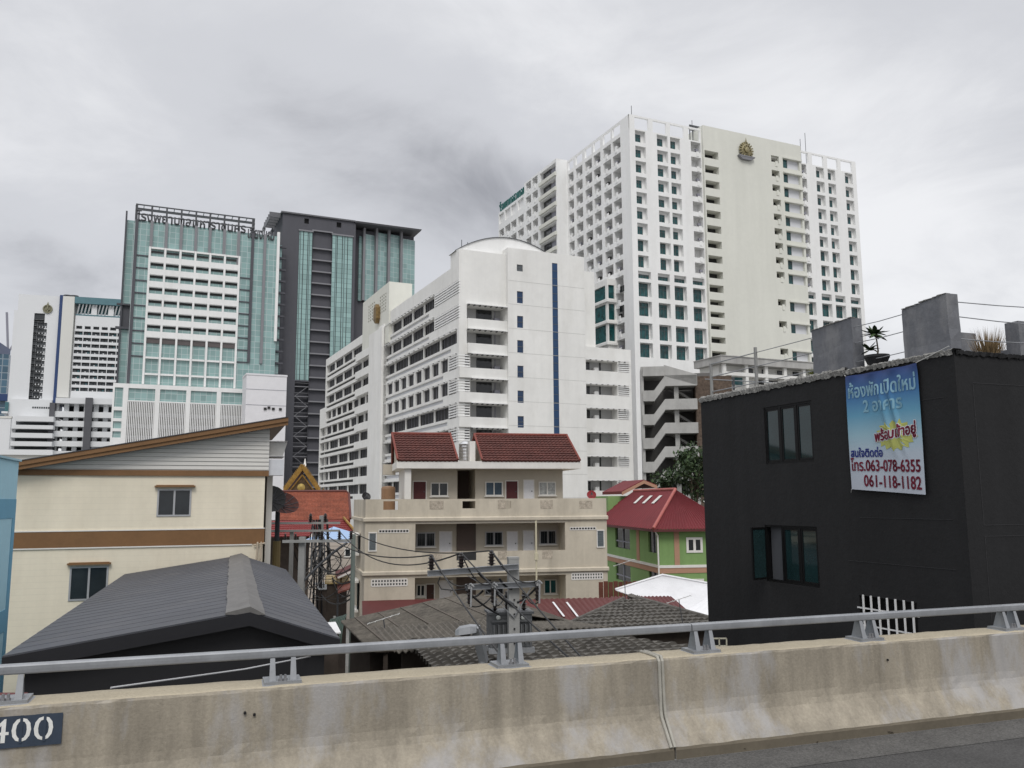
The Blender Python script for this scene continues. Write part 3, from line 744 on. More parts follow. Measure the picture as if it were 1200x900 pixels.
# louvres
for k in range(9):
    if k == 2: continue
    zb, zt = zr[k]
    b = MB(); far = yL - .3 if k < 2 else yL2 - .12
    n = 5
    for i in range(n):
        z = zb + (zt - zb) * (i + .25) / n
        b.box(-.06, .22, -.05, far, z, z + (zt - zb) / n * .5)
        if k >= 3: b.box(.2205, x_l - .1, -.06, .22, z, z + (zt - zb) / n * .5)
    for y in (far * .5, far - .1): b.box(.05, .15, y - .05, y + .05, zb, zt)
    b.build('louvre_screen', white, hosp)
_wm = {}
for i, (a, c, zb, zt, d, bars) in enumerate(winspec):
    w, h = round(c - a - .1, 1), round(zt - zb, 1)
    far_window(hosp, 'hw', [lilac, dark_in], WH, d - .12, (a + c) / 2, zb, w, h, R(-90), bars=bars, frame=.05, rail=False)
for k, x0, zb, zt in bal:
    b = MB(); b.box(x0 + 2.4 if k < 3 else x0 + 1.9, x_w0 - 1.5, 2.1, 2.19, zb + .1, zt - .08, 0); b.build('balcony_window', dark_win, hosp)
    for xx in (x0 + .6, x_w0 - 1.0):
        b = MB(); b.box(xx, xx + .12, 2.05, 2.19, zb, zt - .1, 0); b.build('downpipe', lilac, hosp)
    b = MB(); b.box(x0 + (.05 if k < 3 else -x0), x_w0 - .01, -.4, -.003, zb - 1.55, zb - .02); b.build('balcony_parapet', white_dirty, hosp)
    b = MB(); b.box(x0, x_w0 - .01, -.75, -.55, zt + .02, zt + .16, 0); b.box(x0, x_w0 - .01, -.55, -.003, zt + .12, zt + .15, 0)
    for i in range(7): b.box(x0 + (x_w0 - x0) * i / 7 + .1, x0 + (x_w0 - x0) * i / 7 + .24, -.6, -.003, zt - .12, zt + .02, 1)
    b.build('awning_rail', [white, steel_dark], hosp)
    if k % 3 != 2: MB().box(x_w0 - 1.4, x_w0 - .5, 1.2, 1.9, zb, zb + .7).build('air_conditioner', lilac, hosp)
# thin awning rails along the left face too
for k, (zb, zt) in enumerate(zr):
    b = MB(); near = yL if k < 2 else .8
    b.box(-.4, -.3, near, yN - .4, zt + .05, zt + .14, 0)
    for i in range(16): y = near + (yN - near - .6) * i / 16; b.box(-.3, -.003, y, y + .12, zt + .03, zt + .13, 1)
    b.build('awning_rail', [white, steel_dark], hosp)
for x0, x1, z0, z1, i in sw:
    b = MB(); b.box(x0 + .02, x1 - .02, FV + .14, FV + .18, z0 + .02, z1 - .02, 0); b.box(x0 + .02, x1 - .02, FV + .10, FV + .138, (z0 + z1) / 2 - .05, (z0 + z1) / 2 + .03, 1)
    b.build('window', [blue_win if i else far_win, mullion], hosp)
b = MB(); b.box(sx0, sx1, FV + .05, FV + .12, sz0, sz1, 0)
z = sz1
while z > sz0: b.box(sx0, sx1, FV + .01, FV + .049, z - .06, z, 1); z -= FH / 3
b.build('blue_strip', [blue_strip, mullion], hosp)
# barrel vault
BV = 1.2; BE_ = max(yP - .2, 4)
bx0_, bx1_ = WH.fx(533, 300, BV), WH.fx(656, 300, BV); zc0 = WH.fz(533, 294, BV); rise = WH.fz(597, 279.5, BV) - zc0
b = MB(); N = 20; pr = []
for i in range(N + 1):
    t = i / N; pr.append((bx0_ + (bx1_ - bx0_) * t, zc0 + rise * (1 - (2 * t - 1) ** 2)))
b.face([(x, BV, z) for x, z in pr]); b.face([(x, BE_, z) for x, z in pr])
for i in range(N): b.face([(pr[i][0], BV, pr[i][1]), (pr[i + 1][0], BV, pr[i + 1][1]), (pr[i + 1][0], BE_, pr[i + 1][1]), (pr[i][0], BE_, pr[i][1])])
for i in range(N): b.bar((pr[i][0], BV - .1, pr[i][1] + .05), (pr[i + 1][0], BV - .1, pr[i + 1][1] + .05), .16, .09, 1)
b.build('barrel_roof', [white, steel_dark], hosp)
# lower wing to the right of the flat wall
LW0, LW1 = WH.fx(684, 470, 0), WH.fx(740.5, 470, 0)
z_step, z_low = WH.fz(688, 318, 2), WH.fz(687, 406, 0)
b = MB(); lo = []; lw = []
for i in range(7):
    zt = WH.fz(*k3b(520, 430 + 79 * i)); zb = WH.fz(*k3b(520, 463 + 79 * i))
    xa, xb_, xc = WH.fx(*k3b(463, 445 + 79 * i)), WH.fx(*k3b(573, 445 + 79 * i)), WH.fx(*k3b(611, 445 + 79 * i))
    lo += [(x_w1 + .01, xb_, zb, zt, 1.8, 2), (xb_ + .15, xc, zb, zt, .8, 0)]; lw.append((xb_, xc, zb, zt))
b.wall(front_P(0), x_w1, LW1, 0, z_low, lo, 0)
b.face([(LW1, 0, 0), (LW1, 14, 0), (LW1, 14, z_low), (LW1, 0, z_low)]); b.face([(x_w1, 0, z_low), (LW1, 0, z_low), (LW1, 14, z_low), (x_w1, 14, z_low)])
xs1 = WH.fx(697, 350, 2)
b.box(x_w1 + .003, xs1, 2, 14, z_low - .3, z_step)
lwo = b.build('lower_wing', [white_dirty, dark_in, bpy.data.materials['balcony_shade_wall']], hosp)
for xb_, xc, zb, zt in lw:
    q = MB(); q.box(x_w1 + .05, x_w1 + (xb_ - x_w1) * .33, 1.7, 1.78, zb, zt - .1, 0); q.build('balcony_window', dark_win, lwo)
    q = MB(); q.box(x_w1 + (xb_ - x_w1) * .62, x_w1 + (xb_ - x_w1) * .66, 1.7, 1.78, zb, zt, 0); q.build('downpipe', dark_win, lwo)
    q = MB()
    for i in range(5): z = zb + (zt - zb) * (i + .2) / 5; q.box(xb_ + .15, xc, -.05, .2, z, z + (zt - zb) * .11)
    q.build('louvre_screen', white, lwo)
    MB().box(x_w1 + (xb_ - x_w1) * .40, x_w1 + (xb_ - x_w1) * .52, .9, 1.5, zb, zb + .65).build('air_conditioner', white, lwo)
    q = MB(); q.box(x_w1 + .1, xc, -.6, -.45, zt + .04, zt + .18, 0)
    for i in range(8): x = x_w1 + .1 + (xc - x_w1) * i / 8; q.box(x, x + .14, -.45, -.003, zt, zt + .14, 1)
    q.build('awning_rail', [white, steel_dark], lwo)
# stair tower with the gilded emblem, and the penthouse over it
yT0, yT1 = WH.sy(447, 430, -.9), WH.sy(432, 430, -.9)
yQ0, yQ1 = WH.sy(458, 330), WH.sy(427, 360); zQ = WH.sz(458, 330); xQ = WH.fx(483, 336, WH.sy(458, 330))
b = MB(); vops = []
for (ua, ub, va, vb) in ((.10, .36, .1, .75), (.52, .80, .1, .75)):
    for i in range(4):
        for j in range(6):
            y0 = yQ0 + (yQ1 - yQ0) * (ua + (ub - ua) * i / 4); y1 = yQ0 + (yQ1 - yQ0) * (ua + (ub - ua) * (i + .55) / 4)
            z0 = z_left + (zQ - z_left) * (va + (vb - va) * j / 6); z1 = z_left + (zQ - z_left) * (va + (vb - va) * (j + .6) / 6)
            vops.append((y0, y1, z0, z1, .4, 1))
b.wall(side_P(-.3), yQ0, yQ1, z_left - 6, zQ, vops, 0)
b.wall(front_P(yQ0), -.3, xQ, z_left - 6, zQ)
b.face([(-.3, yQ0, zQ), (xQ, yQ0, zQ), (xQ, yQ1, zQ), (-.3, yQ1, zQ)]); b.face([(-.3, yQ1, z_left - 6), (xQ, yQ1, z_left - 6), (xQ, yQ1, zQ), (-.3, yQ1, zQ)])
b.build('penthouse', [panel_cream, dark_in], hosp)
b = MB(); b.box(-.9, 3, yT0, yT1, 0, WH.sz(446, 384, -.9)); b.box(-.5, 3, yN - .01, yT0, 0, z_left - 2)
b.build('stair_tower', white_dirty, hosp)
ey0, ez0 = WH.side(440.5, 367, -.9); b = MB()
zt_ = WH.sz(440, 357, -.9); zb_ = WH.sz(440, 379, -.9)
b.box(-1.15, -.3, ey0 - 1.0, ey0 + 1.0, ez0 - 1.2, ez0 + 1.0); b.hexa([(-1.2, ey0 - .8, ez0 + 1.0), (-.3, ey0 - .8, ez0 + 1.0), (-.3, ey0 + .8, ez0 + 1.0), (-1.2, ey0 + .8, ez0 + 1.0)], [(-1.0, ey0 - .1, zt_), (-.3, ey0 - .1, zt_), (-.3, ey0 + .1, zt_), (-1.0, ey0 + .1, zt_)])
b.hexa([(-1.0, ey0 - .4, zb_), (-.3, ey0 - .4, zb_), (-.3, ey0 + .4, zb_), (-1.0, ey0 + .4, zb_)], [(-1.2, ey0 - 1.0, ez0 - 1.2), (-.3, ey0 - 1.0, ez0 - 1.2), (-.3, ey0 + 1.0, ez0 - 1.2), (-1.2, ey0 + 1.0, ez0 - 1.2)])
b.build('crest', M('crest_bronze', (0.20, 0.13, 0.05), .5, .5, 2.0), hosp)
# far block beyond the stair tower
yB0, yB1 = yT1, WH.sy(375, 480)
z_far = WH.sz(383, 421)
b = MB(); fo = []; fw = []
yc_ = WH.sy(417, 480); y_in = WH.sy(382, 430)
for k, (zb, zt) in enumerate(zr):
    if zt > z_far - 1: continue
    end = y_in - 1 if k < 4 else yB1 - .8
    fo.append((yB0 + 1, end, zb, zt, .9, 1))
    n = 8 if k in (3, 4) else 5; w = (end - yB0 - 1) / n
    for i in range(n):
        if i: b.box(.2, .5, yB0 + 1 + w * i - .3, yB0 + 1 + w * i + .3, zb, zt)
        if k not in (3, 4) or i % 2 == 0: fw.append((yB0 + 1 + w * (i + .1), yB0 + 1 + w * (i + .9), zb, zt))
    fo.append((yc_, end - .5, zb - 1.0, zb - .45, .35, 1))
b.wall(side_P(0), yB0, y_in, 0, z_far, fo, 0)
b.wall(side_P(0), y_in, yB1, 0, zr[3][1] + 1.2, [o for o in fo if o[1] > y_in], 0)
b.face([(0, yB0, z_far), (20, yB0, z_far), (20, y_in, z_far), (0, y_in, z_far)]); b.face([(0, y_in, 0), (20, y_in, 0), (20, y_in, z_far), (0, y_in, z_far)])
b.face([(0, y_in, zr[3][1] + 1.2), (20, y_in, zr[3][1] + 1.2), (20, yB1, zr[3][1] + 1.2), (0, yB1, zr[3][1] + 1.2)])
for k, (zb, zt) in enumerate(zr):
    if zt < z_far - 1: b.box(-.55, -.003, yB0 + .2, yc_ - 1.0, zb - 1.6, zb - .05)
fb = b.build('far_block', [white_dirty, dark_in], hosp)
for a, c, zb, zt in fw: far_window(fb, 'hw', [lilac, dark_in], WH, .7, (a + c) / 2, zb, round(c - a, 1), round(zt - zb, 1), R(-90), bars=2, frame=.07, rail=False)
for px, py1 in ((541, 281), (548, 284)):
    v_ = yP - 1.0; x = max(.4, WH.fx(px, 290, v_)); z1 = WH.fz(px, py1, v_)
    q = MB(); q.tube([(x, v_, z_pav), (x, v_, z1)], .06, 5); q.build('antenna', steel_dark, hosp)
# ------------------------------------------------------------------ charcoal and glass tower
DK = Frame(at(329, 330, 276), 24.5)
dark = thing('charcoal_tower', DK, 'dark charcoal tower with two vertical green glass strips and a thin overhanging roof', 'tower')
kd = crop(320, 240, 6.6667); k2b = crop(320, 230, 2.5)
dz = DK.fz(336, 250); dx1 = DK.fx(*kd(640, 500)); 
s1a, s1b = DK.fx(*kd(196, 500)), DK.fx(*kd(303, 500)); s2a, s2b = DK.fx(*kd(457, 500)), DK.fx(*kd(620, 500))
st1, st2 = DK.fz(*kd(250, 206)), DK.fz(*kd(540, 242))
ga, gb = s1b, s2a
b = MB()
zlow = DK.fz(345, 445)
dops = [(s1a, s1b, zlow, st1, .5, 0), (s2a, s2b, 2, st2, .5, 0), (ga + .05, gb - .05, 2, st1 + .4, .9, 0), (s1a, s1b, 2, zlow - .5, 2.2, 0)]
for a, c in (((245, 105), (280, 150)), ((497, 135), (533, 180))):
    dops.append((DK.fx(*kd(*a)), DK.fx(*kd(*c)), DK.fz(*kd(*c)), DK.fz(*kd(*a)), 1.2, 1))
b.wall(front_P(0), 0, dx1, 0, dz, dops, 0)
b.face([(0, 0, 0), (0, 26, 0), (0, 26, dz), (0, 0, dz)]); b.face([(dx1, 0, 0), (dx1, 26, 0), (dx1, 26, dz), (dx1, 0, dz)]); b.face([(0, 0, dz), (dx1, 0, dz), (dx1, 26, dz), (0, 26, dz)])
b.build('wall', [charcoal, dark_in], dark)
for a, c, zt, zb in ((s1a, s1b, st1, zlow), (s2a, s2b, st2, 2)):
    n = 3 if a == s1a else 4; w = (c - a) / n
    for i in range(n):
        q = MB(); q.box(a + w * i + .12, a + w * (i + 1) - .12, .1 + .0, .3, zb, zt); q.build('glass_strip', [green_cw2], dark)
b = MB(); z = DK.fz(*kd(380, 340)); step = DK.fz(*kd(380, 430)) - z
while z > 6: MB().box(ga, gb, -.15, .75, z - .45, z).build('ledge', charcoal_light, dark); z += step
for q_ in ((ga - .2, gb + .2, -.15, .4, st1 + .45, st1 + .9), (s1a - .2, s1b + .2, -.3, .1, st1 - .1, st1 + .4), (s2a - .2, s2b + .2, -.3, .1, st2 - .1, st2 + .4)): MB().box(*q_).build('ledge', charcoal_light, dark)
b = MB(); z = zlow - 2; i = 0
while z > 6:                                 # open steel stair in the lower part of the first strip
    b.box(s1a, s1b, .2, 1.6, z - .25, z); b.box(s1a, s1b, .2, .3, z + 1.0, z + 1.12); b.bar((s1a + .2, .4, z), (s1b - .2, .4, z - 3.3), .16) if i % 2 else b.bar((s1b - .2, .4, z), (s1a + .2, .4, z - 3.3), .16)
    z -= 3.3; i += 1
b.build('stair', charcoal_light, dark)
# glazed right-hand part, stepped panes under the roof
DV = 3.0
xr0, xr1 = DK.fx(*kd(650, 300), DV), DK.fx(*kd(1113, 400), DV)
zr1 = DK.fz(*kd(1110, 275), DV)
b = MB(); b.box(xr0, xr1 - .3, DV + 1.3, 26, 0, zr1 + 1.5, 0)
b.build('core', charcoal, dark)
for i, (a, c, t) in enumerate(((672, 698, 242), (706, 796, 225), (808, 893, 215), (902, 990, 228), (1000, 1113, 262))):
    x0, x1 = DK.fx(*kd(a, 400), DV), DK.fx(*kd(c, 400), DV); zt = DK.fz(*kd(a, t), DV)
    q = MB(); zb_ = DK.fz(*kd(700, 748), DV) if i < 2 else 2
    q.hexa([(x0, DV, zb_), (x1, DV + .8, zb_), (x1, DV + 1.297, zb_), (x0, DV + 1.297, zb_)], [(x0, DV, zt), (x1, DV + .8, zt), (x1, DV + 1.297, zt), (x0, DV + 1.297, zt)])
    q.build('glass_panel', [green_cw], dark)
    q = MB(); q.box(x1 + .1, x1 + .9, DV - .6, DV + 1.29, zb_, zt + 3); q.build('fin', charcoal_light, dark) if i < 4 else None; False and q.build('fin', charcoal_light, dark)
rz = DK.fz(*kd(655, 135), -1)
b = MB(); xo = DK.fx(*kd(1155, 195), -1)
b.hexa([(dx1 - .2, -1, rz - .2), (xo, -1, rz - .2), (xo, 26, rz - .2), (dx1 - .2, 26, rz - .2)], [(dx1 - .2, -1.3, rz + .35), (xo + .3, -1.3, rz + .35), (xo + .3, 26, rz + .35), (dx1 - .2, 26, rz + .35)])
b.box(-.6, dx1 - .2, -.6, 26, dz + .003, dz + .5)
for i in range(5): b.box(-4.2, -.6, 1 + 3 * i, 1.5 + 3 * i, dz - 1.5, dz + .2); 
b.box(-4.4, -4.2, 0, 16, dz - 2.8, dz - 1.2)
b.build('roof', [M('roof_plate', (0.13, 0.13, 0.14), .5)], dark)

# ------------------------------------------------------------------ green glass tower
GR = Frame(at(155.5, 310, 250), 24.5)
green = thing('glass_tower', GR, 'green glass tower with a white balcony grid, rooftop lettering and a white louvred podium', 'tower')
ka = crop(130, 230, 5.4545); kb = crop(120, 380, 5.4545)
gx1 = GR.fx(*ka(1066, 500)); gz = GR.fz(*ka(172, 148)); gxm = GR.fx(*ka(905, 400))
pod_z = GR.fz(*kb(250, 383))
b = MB(); b.box(0, gx1, 0, 28, 0, gz - .1); b.build('curtain_wall', [green_cw], green)
gl0 = GR.fx(*ka(75, 500), 7)
b = MB(); b.box(gl0 + .4, -.05, 7, 26, 0, GR.fz(*ka(115, 152), 7)); 
lw_o = b.build('side_wing', [green_cw], green)
b = MB(); b.box(gl0 - .1, gl0 + .4, 6.2, 8, 0, GR.fz(*ka(105, 98), 7))
zn1, zn0 = GR.fz(*ka(95, 690), 7), GR.fz(*ka(95, 840), 7)
b.box(gl0 - 1.2, -.02, 6.0, 6.99, zn1 - .5, zn1); b.box(gl0 - 1.2, -.02, 6.0, 6.99, zn0 - .6, zn0 + .1); b.box(gl0 + .4, -.02, 6.9, 6.995, zn0, zn1, 0)
b.build('edge_fin', [charcoal], green)
# vertical dark ribs
ribs = [165, 262, 357, 452, 546, 636, 728, 820, 910, 988]
for i, r in enumerate(ribs):
    x = GR.fx(*ka(r, 190)); zt = gz; zb = GR.fz(*ka(250, 330)) if 0 < i < 7 else (GR.fz(*ka(800, 480)) if i == 7 else GR.fz(900 / 5.4545 + 120, 425))
    if i == 0: zb = pod_z
    q = MB(); q.box(x - .42, x + .42, -.55, -.003, zb, zt); q.build('rib', charcoal if i in (0, 8) else M_rib if False else charcoal_light, green)
q = MB(); q.box(gx1 - .6, gx1 + .25, -.7, -.003, GR.fz(*kb(1105, 110)), gz + 1.2); q.build('edge_post', white, green)
# floor edges of the side bays
x_f0, x_f1 = GR.fx(*ka(250, 330)), GR.fx(*ka(820, 390))
fz_top = GR.fz(*ka(255, 326)); fstep = (GR.fz(*ka(235, 385)) - GR.fz(*ka(235, 865))) / 6
bt = [GR.fz(*ka(250, 385)) - fstep * k for k in range(7)]
bb = [z - fstep * .47 for z in bt]
for k in range(9):
    z = bt[0] - fstep * (k - .05)
    MB().box(.45, x_f0 - .4, -.3, -.003, z - .35, z).build('floor_edge', charcoal, green)
    if k: MB().box(x_f1 + .4, gxm - .45, -.3, -.003, z - .35, z).build('floor_edge', charcoal, green)
# white projecting balcony grid: six bays
bx_ = [x_f0 + (x_f1 - x_f0) * i / 6 for i in range(7)]
b = MB(); zbot = pod_z + .02
low = [GR.fz(*kb(270, y)) for y in (85, 203, 212, 308, 316, 392)]
fr = MB()
for x in bx_: fr.box(x - .3, x + .3, -.85, -.003, zbot, fz_top)
for i in range(6):
    a, c = bx_[i] + .35, bx_[i + 1] - .35
    fr.box(a, c, -.8, -.003, fz_top - .55, fz_top)
    for z in (low[1] - .5, low[3] - .5): fr.box(a, c, -.78, -.003, z - .25, z + .3)
fr.build('balcony_frame', white, green)
for i in range(6):
    a, c = bx_[i] + .3, bx_[i + 1] - .3
    for k in range(7):
        q = MB(); q.box(a + .003, c - .003, -.8, -.6, bb[k], bt[k], 0); q.box(a + .003, c - .003, -.6, -.003, bb[k] - .2, bb[k] + .02, 0); q.box(a + .003, c - .003, -1.2, -.9, bt[k] - .15, bt[k] + .0, 1) if False else None
        q.build('balcony', [white], green)
    for k in range(7):
        zt_ = (bb[k - 1] - .25 if k else fz_top - .55)
        if k == 0:
            q = MB(); q.box(a + (.003), c - .2, -.3, -.003, zt_ - 1.1, zt_ - .55)
        else:
            q = MB(); q.box(a + .003, c - .003, -.12, -.003, zt_ - fstep * .17, zt_ - .003)
        q.build('dark_band', dark_in, green)  # dark band near the top of each opening
    q = MB(); q.box(a + .003, c - .003, -.35, -.003, low[0] - 1.6, low[0] + .2); q.build('shade_panel', M('brown_louvre', (0.12, 0.105, 0.105), .8) if i == 0 else bpy.data.materials['brown_louvre'], green)
# rooftop sign frame and lettering
fz0 = GR.fz(*ka(172, 45))
b = MB()
for r in ribs[:9]:
    x = GR.fx(*ka(r, 130)); b.box(x - .25, x + .25, .2, .7, gz, fz0)
for z in (fz0, fz0 - 1.6, fz0 - 3.0): b.box(0, gxm + .4, .25, .65, z - .32, z)
b.box(0, gxm + .4, 4, 4.4, fz0 - .3, fz0); b.box(-.1, .4, .7, 4, gz, fz0 - .32); b.box(gxm - .1, gxm + .4, .7, 4, gz, fz0 - .32)
for k in range(16): x = gxm * k / 16; b.box(x, x + .2, .66, 4, fz0 - .26, fz0 - .1)
b.build('sign_frame', steel_dark, green)
lz0, lz1 = GR.fz(*ka(172, 138)), GR.fz(*ka(172, 84))
me = fit_text('โรงพยาบาลมหาราชนคร', .4, gxm * .93, lz0 - .9, lz1, -.4, .022)
me.materials.append(steel_dark)
o = inst('roof_lettering', me, green, (0, 0, 0)); sol = o.modifiers.new('thickness', 'SOLIDIFY'); sol.thickness = .5
me = fit_text('เชียงใหม่', gxm * .95, gx1 - 1.5, lz0 - 2.2, lz1 - .6, -.4, .022)
me.materials.append(steel_dark)
o = inst('roof_lettering', me, green, (0, 0, 0)); sol = o.modifiers.new('thickness', 'SOLIDIFY'); sol.thickness = .5
# narrow glazed link with dark floor edges on the right
b = MB(); xl1 = GR.fx(334, 330, 3)
b.box(gx1 + .3, gx1 + (xl1 - gx1) * .55, 3, 6, 0, gz - 2, 0); b.box(gx1 + (xl1 - gx1) * .55, xl1, 5, 6, 0, gz - 1, 1)
for k in range(26): b.box(gx1 + .3, xl1, 2.2, 2.99, gz - 3 - fstep * k, gz - 2.4 - fstep * k, 1)
b.build('link', [green_cw, charcoal], green)
# podium
px0, px1 = GR.fx(*kb(62, 500), -3), GR.fx(*kb(920, 500), -3)
PV = -3.0
pz = GR.fz(*kb(250, 383), PV)
b = MB(); pops = [];
pc = [(165, 336), (368, 536), (565, 731), (760, 917)]
zg1, zg0 = GR.fz(*kb(250, 410), PV), GR.fz(*kb(250, 488), PV)
for a, c in pc:
    x0, x1 = GR.fx(*kb(a, 450), PV), GR.fx(*kb(c, 460), PV)
    pops += [(x0, x1, zg0, zg1, .5, 1), (x0, x1, 0.5, zg0 - .3, 1.5, 2)]
sx0_, sx1_ = GR.fx(*kb(77, 470), PV), GR.fx(*kb(131, 470), PV)
swn = [(GR.fz(*kb(100, c), PV), GR.fz(*kb(100, a), PV)) for a, c in ((403, 527), (550, 600), (620, 665), (684, 724))]
for z0, z1 in swn: pops.append((sx0_, sx1_, z0, z1, .5, 1))
b.wall(front_P(PV), px0, px1, 0, pz, pops, 0); b.face([(px0, PV, pz), (px1, PV, pz), (px1, 0, pz), (px0, 0, pz)]); b.face([(px0, PV, 0), (px0, 20, 0), (px0, 20, pz), (px0, PV, pz)])
pod = b.build('podium', [white, green_cw, dark_in], green)
for j, (a, c) in enumerate(pc):
    x0, x1 = GR.fx(*kb(a, 450), PV), GR.fx(*kb(c, 460), PV)
    q = MB()
    for k in range(15): x = x0 + (x1 - x0) * (k + .3) / 15; q.box(x, x + .27, PV - .1, PV + .1, .5, zg0 - .1, 0)
    for k in range(6): z = zg0 - 4.6 - 3.4 * k; q.box(x0, x1, PV + .5, PV + 1.2, z, z + 1.1, 1) if z > .5 else None
    q.build('vertical_louvre', [white, lilac], pod)
# white plant annex in front of the podium
AN = GR
AV = -14
xa0, xa1 = AN.fx(*kb(918, 450), AV), AN.fx(*kb(1176, 450), AV); za = AN.fz(*kb(920, 322), AV)
b = MB(); b.box(xa0, xa1, AV, AV + 9, 0, za, 0); b.box(xa0 - .15, xa1 + .15, AV - .15, AV + 9, za + .003, za + .5, 0)
z = AN.fz(*kb(930, 412), AV); b.box(xa0, xa1, AV - .06, AV - .003, z - .12, z, 1); z = AN.fz(*kb(930, 512), AV); b.box(xa0, xa1, AV - .06, AV - .003, z - .12, z, 1)
for u, v in ((1040, 540), (1064, 533), (1092, 541), (1137, 543)):
    x, z = AN.front(*kb(u, v), AV); b.box(x - .4, x + .4, AV - .3, AV - .003, z - .35, z + .35, 2)
b.build('plant_annex', [M('annex_white', (0.74, 0.73, 0.75), .8, .05), lilac, dark_in], green)
# ------------------------------------------------------------------ hospital far off on the left
FL = Frame(at(60, 420, 400), 18.0)
farh = thing('distant_hospital', FL, 'distant white hospital with round emblem, blue strip and open parking decks, beyond the cream house', 'hospital')
kf = crop(0, 330, 4.5)
def ffx(a, b, v=0): return FL.fx(*kf(a, b), v)
def ffz(a, b, v=0): return FL.fz(*kf(a, b), v)
faint = M('far_white', (0.70, 0.71, 0.72), .85, .04, .05)
faint2 = M('far_cream', (0.66, 0.655, 0.62), .85, .04, .05)
far_dark = M('far_dark', (0.05, 0.055, 0.06), .6, .3, .1)
far_teal = glass('far_teal_glass', (0.05, 0.15, 0.17), .15)
far_navy = M('far_navy', (0.03, 0.06, 0.16), .4)
zL, zM, zC = ffz(120, 98), ffz(250, 74), ffz(360, 80)
xa, xb2, xc, xd, xe = ffx(57, 400), ffx(183, 300), ffx(296, 400), ffx(314, 400), ffx(383, 300)
xg1 = ffx(660, 300)
b = MB()
ops = []; fwn = []
# dark strip of windows and a column of small windows
sxa, sxb = ffx(183, 420), ffx(235, 420)
z1, z0 = ffz(220, 216), ffz(195, 620)
for k in range(12):
    a = z1 - (z1 - z0) * k / 12; c = z1 - (z1 - z0) * (k + .86) / 12
    ops.append((sxa, sxb, c, a, 1.0, 1)); fwn.append((sxa, sxb, c, a))
for k in range(14):
    a = ffz(180, 160 + 33.5 * k); x0 = ffx(163, 430)
    ops.append((x0, x0 + 4.5, a - 4.5, a - .5, .6, 1))
b.wall(front_P(0), xb2 - 8, xc, 0, zM, ops, 0)
b.box(xa, xb2 - 8.003, .05, 20, 0, zL - 5); b.box(xa + 4, xb2 - 8.003, 1, 20, zL - 4.99, zL)
b.box(xd, xe, -1.2, 20, ffz(340, 612), zC, 2)
b.face([(xb2 - 8, 0, zM), (xc, 0, zM), (xc, 20, zM), (xb2 - 8, 20, zM)])
b.build('wall', [faint, far_dark, faint2], farh)
for x0, x1, z0_, z1_ in fwn:
    q = MB(); q.box(x0 + .2, x1 - .2, .7, .8, z0_ + .2, z1_ - .2, 0)
    for i in range(3): q.box(x0 + (x1 - x0) * (i + .5) / 3.2, x0 + (x1 - x0) * (i + .5) / 3.2 + .5, .4, .69, z0_ + .3, z1_ - 1.6, 1)
    q.build('window', [far_win, faint], farh)
b = MB(); b.box(xc + .003, xd - .003, -.8, 15, ffz(280, 700), ffz(318, 72)); b.build('blue_strip', far_navy, farh)
ex_, ez_ = FL.front(*kf(252, 145), 0); rr = abs(ffx(278, 145) - ffx(226, 145)) / 2
b = MB(); b.lathe((ex_, -.6, ez_), [(rr, .5), (rr, 0), (rr * .8, 0), (rr * .8, .4)], 24, 0, 'y')
b.bar((ex_, -.5, ez_ - rr * .7), (ex_, -.5, ez_ + rr * .8), rr * .28, .4); b.bar((ex_ - rr * .45, -.5, ez_ - rr * .1), (ex_ + rr * .45, -.5, ez_ - rr * .1), .4, rr * .3)
b.tube([(ex_, -.3, ez_ + rr), (ex_, -.3, ez_ + rr * 1.6)], [.5, .08], 5)
b.build('emblem', M('emblem_bronze', (0.22, 0.21, 0.14), .5), farh)
# balcony grid block
gz1, gz0 = ffz(390, 260), ffz(370, 590)
gx0 = ffx(383, 420)
b = MB(); gops = []; NB = 10
cols_ = 6
for r in range(NB):
    zt = gz1 - (gz1 - gz0) * r / NB; zb = gz1 - (gz1 - gz0) * (r + .82) / NB
    for c in range(cols_):
        x0 = gx0 + (xg1 - gx0) * (c + .04) / cols_; x1 = gx0 + (xg1 - gx0) * (c + .96) / cols_
        gops.append((x0, x1, zb, zt, 1.6, 1))
zt2 = ffz(400, 225)
for c in range(cols_): gops.append((gx0 + (xg1 - gx0) * (c + .15) / cols_, gx0 + (xg1 - gx0) * (c + .85) / cols_, ffz(400, 248), ffz(400, 232), 1, 1))
zg2 = ffz(395, 178)
b.wall(front_P(0), gx0, xg1, gz0 - 6, zg2, gops, 0); b.face([(gx0, 0, zg2), (xg1, 0, zg2), (xg1, 20, zg2), (gx0, 20, zg2)])
gb_ = b.build('balcony_grid', [faint, far_dark], farh)
rng = random.Random(3)
for x0, x1, zb, zt, d, _ in gops[:NB * cols_]:
    q = MB(); w = x1 - x0
    q.box(x0 + .3, x0 + w * .45, 1.2, 1.3, zb, zt - .6, 0); q.box(x0 + w * .55, x1 - .5, 1.2, 1.3, zb + .8, zt - .6, 1 if rng.random() < .5 else 0); q.box(x0 + .01, x1 - .01, .05, .2, zb, zb + .75, 2)
    if rng.random() < .5: q.box(x0 + w * .4, x0 + w * .55, .9, 1.1, zb, zt - 1, 2)
    q.build('window', [far_win, far_teal, faint], gb_)
